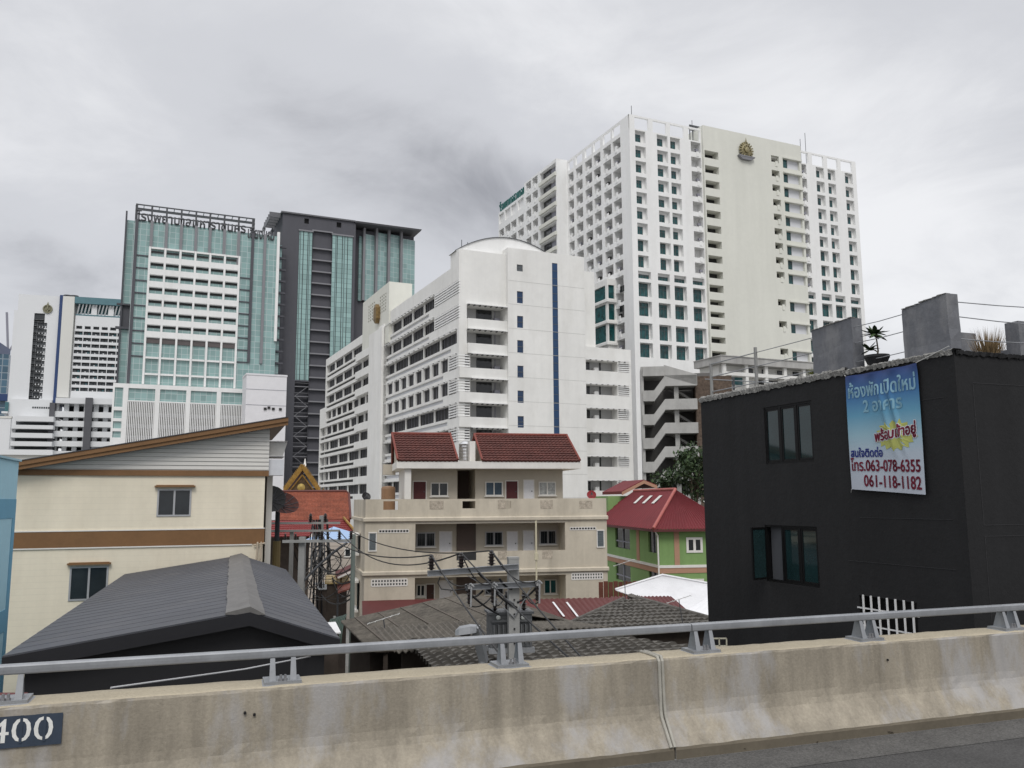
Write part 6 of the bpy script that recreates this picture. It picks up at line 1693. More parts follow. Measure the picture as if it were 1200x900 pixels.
def dish(p, r, yaw, el, m, label, name='satellite_dish', mesh_d=False, mast=.7, group=None):
    o = thing(name, p, label, 'satellite dish', group); o.rotation_euler.z = yaw
    q = MB(); N_ = 24; rings = 6; vs = []
    ca, sa = math.cos(el), math.sin(el)
    def tr(x, y, z): return (x, y * ca - z * sa, y * sa + z * ca + mast)   # tilt about x
    prev = None
    for k in range(rings + 1):
        rr = r * k / rings; dpt = .28 * r * (k / rings) ** 2
        row = [tr(rr * math.cos(2 * math.pi * j / N_), -dpt - 0, rr * math.sin(2 * math.pi * j / N_)) for j in range(N_)]
        if prev:
            for j in range(N_): q.face([prev[j], prev[(j + 1) % N_], row[(j + 1) % N_], row[j]])
        prev = row
    d_ = q.build('reflector', m, o, smooth=True)
    q = MB(); q.tube([(0, .03, 0), (0, .06, mast)], .025, 8); q.build('mast', steel_dark, o)
    q = MB()
    for a in (90, 210, 330): q.tube([tr(r * .8 * math.cos(R(a)), -.2 * r, r * .8 * math.sin(R(a))), tr(0, -r * .75, 0)], .01, 5)
    q.lathe(Vector(tr(0, -r * .78, 0)), [(.05, -.06), (.05, .06)], 8); q.build('feed_arm', steel_dark, o)
    if mesh_d:
        q = MB()
        for j in range(12): a = 2 * math.pi * j / 12; q.tube([tr(0, -.005, 0), tr(r * .5 * math.cos(a), -.075 * r, r * .5 * math.sin(a)), tr(r * math.cos(a), -.285 * r, r * math.sin(a))], .016, 5)
        q.build('rib', steel_dark, o)
    return o
p = BE.world(BE.fx(429, 578, .6), .6, zp1 - .25); dish(p, .24, BE.yaw + R(15), R(-28), M('black_dish', (0.012, .012, .013), .5), 'small black satellite dish on the left corner of the beige terrace', mast=.38)
p = BE.world(BE.fx(693, 576, 1.2), 1.2, zp1 - .25); dish(p, .27, BE.yaw - R(10), R(-25), M('red_dish', (0.26, .02, .025), .5), 'small red satellite dish on the right end of the beige terrace', mast=.42)
# shadowed maroon awnings at the foot of the beige house
q = thing('maroon_awning', BE, 'plain maroon sheet awning at the foot of the beige house, left end', 'awning')
b = MB(); za, zb2 = BE.fz(427, 704), BE.fz(427, 719.5, -1.6); x1 = BE.fx(515, 700)
b.hexa([(xL - .1, -1.6, za - .62), (x1, -1.6, za - .62), (x1, -.01, za - .04), (xL - .1, -.01, za - .04)], [(xL - .1, -1.6, za - .6), (x1, -1.6, za - .6), (x1, -.01, za), (xL - .1, -.01, za)])
b.build('sheet', maroon_sheet, q)
# ------------------------------------------------------------------ green house with the red roof
GH = Frame(at(772.5, 640, 52), 9)
gh = thing('green_house', GH, 'green two-storey house with red roof, salmon trim and a white-framed window', 'house')
kg = crop(690, 410, 2.727)
ze_ = GH.fz(*kg(225, 572)); xr_ = 7.0; yl_ = GH.sy(712, 640)
zb_w = GH.fz(*kg(225, 692)); H_ = ze_ - .05
wg = [(GH.sy(*kg(85, 600)), GH.sy(*kg(131, 600)), GH.sz(*kg(110, 635)), GH.sz(*kg(110, 562))), (GH.sy(*kg(190, 600)), GH.sy(*kg(216, 600)), GH.sz(*kg(205, 648)), GH.sz(*kg(205, 572))),
      (GH.sy(*kg(86, 700)), GH.sy(*kg(133, 700)), GH.sz(*kg(110, 740)), GH.sz(*kg(110, 686))), (GH.sy(*kg(191, 700)), GH.sy(*kg(221, 700)), GH.sz(*kg(205, 760)), GH.sz(*kg(205, 706)))]
wr_ = (GH.fx(*kg(311, 620)), GH.fx(*kg(363, 620)), GH.fz(*kg(337, 648)), GH.fz(*kg(337, 599)))
wr2 = (GH.fx(*kg(314, 760)), GH.fx(*kg(368, 760)), GH.fz(*kg(337, 800)), GH.fz(*kg(337, 732)))
b = MB()
b.wall(side_P(0), 0, yl_ + 3, 0, H_, [(a, c, d, e_, .2, 1) for a, c, d, e_ in wg], 0)
b.wall(front_P(0), 0, xr_, 0, H_, [(*wr_, .15, 1), (*wr2, .15, 1)], 0)
b.face([(xr_, 0, 0), (xr_, yl_ + 3, 0), (xr_, yl_ + 3, H_), (xr_, 0, H_)]); b.face([(0, yl_ + 3, 0), (xr_, yl_ + 3, 0), (xr_, yl_ + 3, H_), (0, yl_ + 3, H_)])
b.build('wall', [green_wall, dark_in], gh)
b = MB(); b.box(-.06, xr_, -.06, -.002, zb_w - .1, zb_w + .06); b.box(-.06, -.002, -.002, yl_ + 3, zb_w - .1, zb_w + .06); b.build('white_band', offwhite, gh)
b = MB(); b.box(-.03, xr_, -.03, -.002, zb_w - .42, zb_w - .102); b.box(-.03, -.002, -.002, yl_ + 3, zb_w - .42, zb_w - .102); b.build('salmon_band', salmon, gh)
for px in (793,):
    x = GH.fx(px, 640); b = MB(); b.box(x - .16, x + .16, -.03, -.002, zb_w + .062, H_); b.build('pilaster', salmon, gh)
for cx in (158, ):
    y = GH.sy(*kg(cx, 630)); b = MB(); b.box(-.03, -.002, y - .3, y + .3, zb_w + .062, H_); b.build('pilaster', salmon, gh)
for a, c, d, e_ in wg:
    w_ = MB(); w_.box(.1, .13, a, c, d, e_); o = w_.build('window', clear_glass, gh); lo_, hi_ = min(a, c), max(a, c)
    q = MB(); q.box(.04, .095, (a + c) / 2 - .06, (a + c) / 2 + .06, d, e_); q.box(.04, .095, lo_ + .07, hi_ - .07, d + (e_ - d) * .28, d + (e_ - d) * .28 + .08) if hi_ - lo_ > 2 else None; q.build('mullion', lilac, o)
for q_ in (wr_, wr2): 
    o = house_window(gh, GH, *q_, -.05, offwhite, clear_glass, .14)
b = MB(); b.tube([(-.35, -.3, ze_ - .1), (-.12, -.12, ze_ - .4), (-.1, -.1, zb_w + .1), (-.1, -.1, 1)], .05, 8); b.build('downpipe', offwhite, gh)
# hipped roof of profiled sheets
def corrugated(A, B, C, D, n, amp, m, parent, name='roof_slope', rows=3, th=.03, S=6):
    """A-B eave, D-C ridge; ribs running up the slope"""
    A, B, C, D = (Vector(p) for p in (A, B, C, D)); nv = (B - A).cross(D - A).normalized()
    if nv.z < 0: nv = -nv
    b = MB(); W = n * S
    for j in range(rows + 1):
        w = j / rows
        for i in range(W + 1):
            u = i / W; b.v.append(tuple(A.lerp(B, u).lerp(D.lerp(C, u), w) + nv * (amp * math.sin(2 * math.pi * i / S) + (.012 if j % 2 else 0))))
    for j in range(rows):
        for i in range(W): q = j * (W + 1) + i; b.f.append((q, q + 1, q + W + 2, q + W + 1)); b.m.append(0)
    for i in range(W): p, q = b.v[i], b.v[i + 1]; b.face([p, q, Vector(q) - nv * th, Vector(p) - nv * th])
    return b.build(name, m, parent)
ov = .5
yF, xF = -ov, -ov
yBk = yl_ + 3 + ov
R1 = GH.loc(at_z(796, 569.5, ze_ + 2.35)); R2x = R1.x
pk = Vector((max(2.2, R1.x), max(3.0, R1.y), ze_ + 2.35)); pk2 = Vector((pk.x, yBk - 3.2, ze_ + 2.35))
x_far = 2 * pk.x + ov
corrugated((xF, yBk, ze_), (xF, yF, ze_), pk, pk2, 30, .03, red_sheet, gh)
corrugated((xF, yF, ze_), (x_far, yF, ze_), pk + Vector((.01, 0, 0)), pk, 26, .03, red_sheet, gh)
corrugated((x_far, yF, ze_), (x_far, yBk, ze_), pk2, pk, 30, .03, red_sheet, gh)
b = MB(); b.tube([(xF, yF, ze_ + .04), tuple(pk + Vector((0, 0, .05)))], .10, 8); b.tube([tuple(pk + Vector((0, 0, .05))), tuple(pk2 + Vector((0, 0, .05)))], .1, 8); b.build('hip_cap', M('red_cap', (0.35, .09, .075), .5, .2, 3.0), gh)
b = MB(); b.box(xF, x_far, yF - .02, yF + .0, ze_ - .16, ze_ - .02); b.box(xF - .02, xF, yF, yBk, ze_ - .16, ze_ - .02); b.box(xF, x_far, yF + .001, -.001, ze_ - .06, ze_ - .045); b.build('fascia', maroon_sheet, gh)
# translucent sheets in the roof
sl_n = (Vector((xF, yF, ze_)) - Vector((xF, yBk, ze_))).cross(pk2 - Vector((xF, yBk, ze_))).normalized()
if sl_n.z < 0: sl_n = -sl_n
for k in range(3):
    y = pk.y + 1.2 + 2.0 * k; b = MB()
    f = lambda t, yy: Vector((xF + (pk.x - xF) * t, yy, ze_ + 2.35 * t)) + sl_n * .06
    b.face([f(.62, y), f(.62, y + .6), f(.84, y + .6), f(.84, y)]); b.build('skylight_sheet', siding, gh)
b = MB(); g_ = lambda t, x: Vector((x, yF + (pk.y - yF) * t, ze_ + 2.35 * t)) + Vector((0, -.05, .05))
x = pk.x + 1.4; b.face([g_(.5, x), g_(.5, x + .5), g_(.68, x + .5), g_(.68, x)]); b.build('skylight_sheet', siding, gh)
# upper little roof
dx0, dz0 = GH.front(*kg(100, 452), pk2.y); dx1, dz1 = GH.front(*kg(205, 430), pk2.y)
yv_ = pk2.y + 1.0
p0, p1, p2 = GH.front(*kg(98, 452), yv_), GH.front(*kg(168, 415), yv_), GH.front(*kg(210, 432), yv_)
b = MB()
for (a, c) in ((p0, p1), (p1, p2)): b.hexa([(a[0], yv_ - .6, a[1] - .22), (c[0], yv_ - .6, c[1] - .22), (c[0], yv_ + 5, c[1] - .22), (a[0], yv_ + 5, a[1] - .22)], [(a[0], yv_ - .6, a[1]), (c[0], yv_ - .6, c[1]), (c[0], yv_ + 5, c[1]), (a[0], yv_ + 5, a[1])])
b.build('upper_roof', red_sheet, gh)
b = MB()
for (a, c) in ((p0, p1), (p1, p2)): b.hexa([(a[0], yv_ - .66, a[1] - .3), (c[0], yv_ - .66, c[1] - .3), (c[0], yv_ - .603, c[1] - .3), (a[0], yv_ - .603, a[1] - .3)], [(a[0], yv_ - .66, a[1] - .06), (c[0], yv_ - .66, c[1] - .06), (c[0], yv_ - .603, c[1] - .06), (a[0], yv_ - .603, a[1] - .06)])
b.build('barge_board', salmon, gh)
b = MB(); b.box(p0[0] - .9, p2[0] - .4, yv_, yv_ + 4.5, ze_ - .5, min(p0[1], p2[1]) - .35); b.build('upper_wall', green_wall, gh)

# ------------------------------------------------------------------ near roofs below the flyover
def hip_face(A, B, C, D, rows, m, parent, pitch=.24, amp=.05, step=.06):
    """tapering slope of lapped tiles: every course keeps its own number of tiles"""
    nv = (B - A).cross(D - A).normalized()
    if nv.z < 0: nv = -nv
    b = MB(); r = random.Random(rows)
    for j in range(rows):
        L0, R0 = A.lerp(D, j / rows), B.lerp(C, j / rows); L1, R1_ = A.lerp(D, (j + 1) / rows), B.lerp(C, (j + 1) / rows)
        n = max(1, int((R0 - L0).length / pitch)); W = n * 4; base = len(b.v); jit = [r.uniform(-.012, .02) for _ in range(n + 1)]
        for L_, R_, s in ((L0, R0, step), (L1, R1_, 0)):
            for i in range(W + 1): b.v.append(tuple(L_.lerp(R_, i / W) + nv * (amp * abs(math.sin(math.pi * i / 4)) + s + (jit[i // 4] if s else 0))))
        for i in range(W): b.f.append((base + i, base + i + 1, base + W + 2 + i, base + W + 1 + i)); b.m.append(0)
        for i in range(W):
            p, q = Vector(b.v[base + i]), Vector(b.v[base + i + 1]); b.face([p, q, q - nv * (step + .07), p - nv * (step + .07)])
    return b.build('roof_slope', m, parent)
def roof_thing(name, label, mat, planes, walls=None, wall_mat=None):
    """free roof over dark sheds: each plane (A, B, C, D, ribs, amp, rows) in world points"""
    c = sum((Vector(p) for pl in planes for p in pl[:4]), Vector()) / (4 * len(planes)); o = Vector((c.x, c.y, 0))
    t = thing(name, o, label, 'roof')
    for A, B, C, D, n, amp, rows in planes:
        if rows > 5: hip_face(*(Vector(p) - o for p in (A, B, C, D)), rows, mat, t)
        else: corrugated(*(Vector(p) - o for p in (A, B, C, D)), n, amp, mat, t, rows=rows)
    if walls:
        for (a, c_, z1) in walls:
            a, c_ = Vector(a) - o, Vector(c_) - o
            b = MB(); n_ = Vector((-(c_ - a).y, (c_ - a).x, 0)).normalized() * .1
            b.hexa([(a.x, a.y, 0), (c_.x, c_.y, 0), (c_.x + n_.x, c_.y + n_.y, 0), (a.x + n_.x, a.y + n_.y, 0)], [(a.x, a.y, z1), (c_.x, c_.y, z1), (c_.x + n_.x, c_.y + n_.y, z1), (a.x + n_.x, a.y + n_.y, z1)])
            b.build('wall', wall_mat, t)
    return t
# old fibre-cement gable, ridge running away from the road
A0 = at(423, 751, 25.5); FA = Frame(A0, 19); zeA = A0.z
A1 = at_z(408, 728, zeA)
yA = FA.loc(A1).y
xT, zT = FA.front(543, 696.5, yA)
W_ = lambda x, y, z: FA.world(x, y, z)
fib = roof_thing('fibre_cement_roof', 'sagging grey-brown fibre cement roof with an aerial, left of the transformer pole', fibre,
    [(W_(0, yA, zeA), W_(0, -1.4, zeA), W_(xT, -1.4, zT), W_(xT, yA, zT), 30, .04, 4), (W_(1.4 * xT, -1.4, zT - (zT - zeA) * .4), W_(1.4 * xT, yA, zT - (zT - zeA) * .4), W_(xT, yA, zT), W_(xT, -1.4, zT), 30, .04, 4)],
    [(W_(.4, .2, 0), W_(1.4 * xT - .3, .2, 0), zeA - .15), (W_(.4, .2, 0), W_(.4, yA - .2, 0), zeA - .1)], timber)
o_ = Vector(fib.location)
b = MB()
for i in range(5):                       # battens laid on the sheets to hold them down
    x = xT * (i + .6) / 5.5; z = zeA + (zT - zeA) * (i + .6) / 5.5 + .04
    b.bar(W_(x, -1.35, z) - o_, W_(x, yA - .1, z) - o_, .06, .03)
b.build('batten', M('old_batten', (0.10, .085, .07), .9), fib)
b = MB()
for k in range(5): x = 1.3 * xT * (k + .2) / 5; b.box(0, .12, 0, .12, 0, zeA - .2) if False else b.bar(W_(x + .3, -1.1, 0) - o_, W_(x + .3, -1.1, zeA - .02) - o_, .12)
b.bar(W_(.2, -1.2, zeA - .1) - o_, W_(1.4 * xT - .2, -1.2, zeA - .1) - o_, .1); b.build('post_frame', timber, fib)
# lean-to below it, nearer the road
B0 = at(462, 764, 21); FBx = Frame(B0, 19)
bx1 = FBx.fx(596, 735, 0) ; zB = B0.z
lean = roof_thing('lean_to_roof', 'low lean-to roof edge behind the rail, under the fibre cement roof', fibre,
    [(FBx.world(0, 0, zB), FBx.world(4.1, 0, zB + .12), FBx.world(4.2, 2.3, zB + .3), FBx.world(-.1, 2.3, zB + .25), 26, .035, 3)], [(FBx.world(.3, .5, 0), FBx.world(3.9, .5, 0), zB - .05)], timber)
# far grey tiled roof right of the pole
C_ap = at(733, 703, 37); FC = Frame(C_ap, 12)
cl, cr_ = FC.front(655, 726, -5.2), FC.front(845, 731, -5.2)
zc = min(cl[1], cr_[1])
apx = Vector((0, 0, C_ap.z))
hip = roof_thing('tiled_hip_roof', 'weathered grey hip roof between the maroon sheet roof and the steel rail', fibre_tile,
    [(FC.world(cl[0], -5.2, zc), FC.world(cr_[0], -5.2, zc), FC.world(.5, 0, C_ap.z), FC.world(-.1, 0, C_ap.z), 34, .03, 9),
     (FC.world(cr_[0], -5.2, zc), FC.world(cr_[0], 4.5, zc), FC.world(.5, 1.2, C_ap.z), FC.world(.5, 0, C_ap.z), 34, .03, 9)],
    [(FC.world(cl[0] + .4, -4.7, 0), FC.world(cr_[0] - .4, -4.7, 0), zc - .1)], timber)
oh = Vector(hip.location)
b = MB(); b.tube([FC.world(.5, 0, C_ap.z + .06) - oh, FC.world(cr_[0], -5.2, zc + .08) - oh], .11, 8); b.tube([FC.world(-.1, 0, C_ap.z + .06) - oh, FC.world(cl[0], -5.2, zc + .08) - oh], .08, 8); b.build('hip_tiles', fibre_tile, hip)
# nearest tiled roof right behind the barrier
D0 = at(590, 787, 17.5); FD = Frame(D0, 16); zD = D0.z
dxe, dze = FD.front(772, 745, 3.4)
near_r = roof_thing('old_tiled_roof', 'nearest old scalloped tile roof directly behind the barrier, under the transformer', fibre_tile,
    [(FD.world(-1.2, 0, zD - .1), FD.world(6.0, 0, zD - .1), FD.world(3.2, 4.6, dze), FD.world(-1.2, 4.6, dze), 40, .03, 14)], [(FD.world(-1, .5, 0), FD.world(5.6, .5, 0), zD - .2)], timber)
E0 = at(640, 736, 24); FE = Frame(E0, 14)
mid_r = roof_thing('patched_roof', 'dusty grey-brown roof slope right of the transformer, beside the maroon sheets', fibre,
    [(FE.world(-1.6, 0, E0.z), FE.world(1.9, 0, E0.z - .05), FE.world(.2, 4.6, FE.fz(628, 717, 4.6)), FE.world(-1.6, 4.6, FE.fz(622, 716, 4.6)), 20, .02, 4)], [(FE.world(-1.4, .4, 0), FE.world(1.6, .4, 0), E0.z - .1)], timber)
# maroon sheet roofs
m0 = at(632, 703, 43.5); m1 = at(716, 700, 43); m2 = at(708, 727, 38.5); m3 = at(645, 727, 38.5)
roof_thing('maroon_roof', 'maroon sheet roof along the foot of the beige house, right end', maroon_sheet, [(m3 - Vector((1.5, 0, 0)), m2 + Vector((1, 0, 0)), m1, m0 - Vector((2.4, 0, 0)), 22, .02, 2)], [(m3, m2, m3.z - .1)], timber)
m0 = at(716, 699, 39.3); m1 = at(786, 698.5, 38.6); m2 = at(810, 719, 36.2); m3 = at(735, 718, 36.8)
roof_thing('maroon_lean_to', 'small maroon gable roof in front of the white sheet roof', maroon_sheet, [(m3 - Vector((1, 0, 0)), m2, m1, m0, 16, .02, 2)], [(m3, m2, m3.z - .1)], timber)
mr = bpy.data.objects['maroon_roof']; om = Vector(mr.location)
for px in (652, 668):
    a, c = at(px - 4, 707, 42.3), at(px + 9, 724, 38.9); b = MB(); b.bar(a - om + Vector((0, 0, .06)), c - om + Vector((0, 0, .06)), .09, .02); b.build('pale_strip', white_sheet, mr)
# bright white sheet roof
w0 = at(721, 691.5, 43); w1 = at(776.5, 674.5, 43.5); w2 = at(850, 688, 43); w3 = at(850, 731, 38.5); w4 = at(733, 702, 38)
wroof = roof_thing('white_sheet_roof', 'bright white sheet-metal roof between the green house and the black house', white_sheet,
    [(w0, at(800, 718, 39.8), w2 + Vector((0, 0, 0)), w1, 46, .016, 2), (at(800, 718, 39.8), w3, w2 + Vector((.3, 0, 0)), w2, 6, .016, 2)], [(w0 + Vector((.4, .3, 0)), at(796, 718, 40) + Vector((0, .5, 0)), min(w0.z, w3.z) - .6)], timber)
b = MB(); ow = Vector(wroof.location); b.tube([w0 - ow + Vector((0, 0, .03)), w1 - ow + Vector((0, 0, .04)), w2 - ow + Vector((0, 0, .04))], .06, 6); b.build('edge_trim', white_sheet, wroof)
# reddish timber wall under the white roof
q = thing('timber_fence', at(724, 690, 46), 'brown-red timber fence under the left end of the white sheet roof', 'fence')
b = MB()
for k in range(9): b.box(-1.0 + .26 * k, -.77 + .26 * k, 0, .05, -4, .35 + .04 * (k % 2))
b.build('board', M('red_timber', (0.13, .045, .03), .85, .3, 2.0), q)
# ------------------------------------------------------------------ outdoor stair block, long hall, tree
ST = Frame(at(757, 500, 95), -7)
stb = thing('stair_block', ST, 'grey concrete block with zigzag outdoor stairs and solid balustrades, behind the red roof', 'building')
ks = crop(690, 410, 2.727)
def sX(a, b_, v=0): return ST.fx(*ks(a, b_), v)
def sZ(a, b_, v=0): return ST.fz(*ks(a, b_), v)
b = MB(); x0, x1 = sX(172, 300), sX(352, 300); zt = sZ(200, 52)
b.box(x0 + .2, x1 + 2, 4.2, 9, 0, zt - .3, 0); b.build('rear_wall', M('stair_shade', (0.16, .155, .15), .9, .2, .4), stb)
for k in range(6):
    y_ = 80 + 76 * k
    zL0, zL1 = sZ(185, y_ + 84), sZ(185, y_ + 50)          # left landing
    zR0, zR1 = sZ(300, y_ + 34), sZ(300, y_)     # right landing, half a flight higher
    xa_, xb_, xc_ = sX(172, y_), sX(207, y_), sX(243, y_ - 30)
    q = MB(); q.box(xa_, xb_, -.0, .18, zL0, zL1)
    q.hexa([(xb_, 0, zL0), (xc_, 0, zR0 - .0), (xc_, .18, zR0), (xb_, .18, zL0)], [(xb_, 0, zL1), (xc_, 0, zR1), (xc_, .18, zR1), (xb_, .18, zL1)])
    q.box(xc_, x1, -.0, .18, zR0, zR1); q.box(x1 - .18, x1, .18, 4, zR0, zR1); q.box(xa_, xa_ + .18, .18, 4, zL0, zL1)
    q.build('balustrade', grey_concrete, stb)
    q = MB(); q.box(xa_, xb_, .18, 4, zL0, zL0 + .2); q.hexa([(xb_, .18, zL0 - .1), (xc_, .18, zR0 - .1), (xc_, 2, zR0 - .1), (xb_, 2, zL0 - .1)], [(xb_, .18, zL0 + .15), (xc_, .18, zR0 + .15), (xc_, 2, zR0 + .15), (xb_, 2, zL0 + .15)])
    q.box(xc_, x1 - .18, .18, 4, zR0, zR0 + .2); q.build('flight', grey_concrete, stb)
    q = MB(); q.hexa([(xc_ + .3, 2.2, zR0 + .3), (x1 - .5, 2.2, zR0 - 1.5), (x1 - .5, 4, zR0 - 1.5), (xc_ + .3, 4, zR0 + .3)], [(xc_ + .3, 2.2, zR0 + .6), (x1 - .5, 2.2, zR0 - 1.2), (x1 - .5, 4, zR0 - 1.2), (xc_ + .3, 4, zR0 + .6)]); q.build('flight', grey_concrete, stb)
b = MB(); xm = sX(286, 300); b.box(xm - .25, xm + .25, .6, 1.0, 0, sZ(286, 100)); b.build('column', grey_concrete, stb)
b = MB(); b.box(sX(172, 300), sX(172, 300) + .3, .3, 4.5, 0, zt); b.build('column', grey_concrete, stb)
q = MB(); q.box(sX(172, 70), sX(240, 70), -.2, 4, sZ(200, 84), sZ(200, 54)); q.hexa([(sX(240, 60), 0, sZ(240, 84)), (sX(345, 60), 0, sZ(345, 112)), (sX(345, 60), .3, sZ(345, 112)), (sX(240, 60), .3, sZ(240, 84))], [(sX(240, 60), 0, sZ(240, 48)), (sX(345, 60), 0, sZ(345, 78)), (sX(345, 60), .3, sZ(345, 78)), (sX(240, 60), .3, sZ(240, 48))]); q.build('balustrade', grey_concrete, stb)
q = MB(); q.box(sX(345, 200), sX(345, 200) + 4, .6, 8, 0, sZ(345, 82)); q.build('brick_wall', brick_dark, stb)
LHf = Frame(at(846, 440, 118), 24.5)
hall = thing('long_hall', LHf, 'low white hall with columns and a deep flat roof, behind the black house', 'building')
zr1, zr0 = LHf.fz(860, 420), LHf.fz(860, 428); xh1 = LHf.fx(965, 440)
b = MB(); b.box(-1.0, xh1, -1.2, 5, zr0, zr1); b.box(-1.1, xh1, -1.3, 5, zr1 + .003, zr1 + .12); b.build('roof', grey_concrete, hall)
b = MB(); b.box(0, xh1, .6, 5, 0, zr0 - .003, 0); b.build('wall', white_dirty, hall)
zf1, zf0 = LHf.fz(900, 440), LHf.fz(900, 444)
b = MB(); b.box(0, xh1, -.9, .597, zf0, zf1); b.build('gallery_floor', white_dirty, hall)
for px in (850, 876, 899, 921, 943):
    x = LHf.fx(px, 440, -.9); b = MB(); b.box(x - .25, x + .25, -.85, -.45, 0, zr0 - .003); b.build('column', white_dirty, hall)
b = MB(); b.box(LHf.fx(855, 448), LHf.fx(873, 448), .5, .58, LHf.fz(860, 450), LHf.fz(860, 441)); b.build('window', far_teal, hall)
for k in range(4): 
    b = MB(); x = LHf.fx(878 + 18 * k, 436); b.box(x, x + 1.1, .5, .58, LHf.fz(890, 438), LHf.fz(890, 432)); b.build('window', dark_win, hall)
b = MB(); b.box(LHf.fx(888, 452), LHf.fx(935, 452), .45, .59, LHf.fz(900, 455), zf0 - .2); b.build('dark_doorway', dark_in, hall)
# ------------------------------------------------------------------ trees
def leaf_tree(name, base, label, h, crown_c, crown_r, n_cl, n_leaf, leaf, seed, cat='tree', group=None, trunk_r=.16):
    t = thing(name, base, label, cat, group); r = random.Random(seed)
    cc = Vector(crown_c)
    b = MB(); b.tube([(0, 0, -.2), (.08, .02, h * .35), (cc.x * .4, cc.y * .4, h * .6), (cc.x * .8, cc.y * .8, h * .8)], [trunk_r, trunk_r * .8, trunk_r * .55, trunk_r * .3], 9)
    cl_ = []
    for k in range(n_cl):
        while True:
            v = Vector((r.uniform(-1, 1), r.uniform(-1, 1), r.uniform(-1, 1)))
            if .25 < v.length < 1: break
        cl_.append(cc + Vector((v.x * crown_r[0], v.y * crown_r[1], v.z * crown_r[2])))
    for c in cl_[::3]: b.tube([(cc.x * .4, cc.y * .4, h * .55), cc.lerp(c, .4) + Vector((0, 0, -.2)), c], [trunk_r * .4, trunk_r * .22, .02], 5)
    b.build('trunk', bark, t)
    q = MB()
    for c in cl_:
        rad = r.uniform(.28, .55) * min(crown_r)
        for _ in range(n_leaf):
            d = Vector((r.gauss(0, 1), r.gauss(0, 1), r.gauss(0, .8))).normalized() * rad * r.random() ** .5
            p = c + d; n_ = Vector((r.gauss(0, 1), r.gauss(0, 1), r.gauss(.6, .8))).normalized(); a = n_.cross(Vector((r.gauss(0, 1), r.gauss(0, 1), .1))).normalized(); bb = n_.cross(a); s = leaf * r.uniform(.6, 1.3)
            q.face([p - a * s, p + bb * s * .5, p + a * s, p - bb * s * .5], 0 if r.random() < .55 else 1)
    q.build('crown', [leaf_a, leaf_b], t)
    return t
p = at(811, 560, 66); p.z = 0
leaf_tree('leafy_tree', p, 'bushy green tree between the zigzag stair block and the red-roofed green house', at(811, 545, 66).z, (.2, 0, at(811, 552, 66).z), (1.9, 1.8, 1.8), 40, 60, .17, 3)
p2 = at(786, 566, 68); p2.z = 0
leaf_tree('leafy_tree', p2, 'smaller tree behind the ridge of the red roof, beside the bushy tree', at(776, 556, 68).z, (0, 0, at(776, 563, 68).z), (1.4, 1.2, .9), 20, 45, .16, 8)
# ------------------------------------------------------------------ temple behind the alley
TM = Frame(at(370, 600, 85), 12)
tm = thing('temple_hall', TM, 'Thai temple hall with orange glazed roof and a gilded gable behind it', 'temple')
kt = crop(320, 540, 9.0)
def tX(a, b_, v=0): return TM.fx(*kt(a, b_), v)
def tZ(a, b_, v=0): return TM.fz(*kt(a, b_), v)
xa_, xb_ = tX(78, 500), tX(800, 500); zr2_, ze2 = tZ(430, 328, 4), tZ(430, 625, 0)
tile_o = MB()
def fine_tiles(A, B, C, D, cols, rows, m, parent, name='roof_slope'): return tile_slope(parent, TM, A, B, C, D, cols, rows, m, .03, .045, name)
fine_tiles((xa_ - .1, 0, ze2), (tX(815, 620), 0, ze2), (xb_, 4, zr2_), (xa_, 4, zr2_), 46, 22, orange_tile, tm)
fine_tiles((tX(815, 620), 8, ze2), (xa_ - .1, 8, ze2), (xa_, 4, zr2_), (xb_, 4, zr2_), 30, 10, orange_tile, tm)
b = MB(); b.tube([(xa_ - .1, 4, zr2_ + .08), (xb_ - .25, 4, zr2_ + .08), (xb_ + .05, 3.7, zr2_ - .2), (tX(812, 620) + .05, 0, ze2 + .1)], .12, 8); b.build('ridge_edge', M('dark_ridge', (0.10, .03, .025), .6), tm)
b = MB(); b.box(xa_ - .1, tX(815, 620), -.06, .03, ze2 - .28, ze2 - .02); b.build('eave_board', temple_red, tm)
b = MB(); b.box(xa_ - 3, tX(740, 650), .8, 7.2, 0, ze2 - .1, 0); b.build('wall', timber, tm)
zl_ = tZ(400, 710, -1.5)
tile_slope(tm, TM, (xa_ - 4, -3.4, tZ(400, 800, -3.4)), (tX(870, 760, -3.4), -3.4, tZ(400, 790, -3.4)), (tX(760, 690, -.2), -.2, zl_ + .7), (xa_ - 3, -.2, zl_ + .7), 40, 8, temple_red, .03, .04, 'lower_roof')
b = MB(); b.tube([(tX(745, 650, -.2), -.2, zl_ + .95), (tX(880, 752, -3.4), -3.4, tZ(400, 785, -3.4) + .15)], .13, 7); b.build('lower_ridge', gilt, tm)
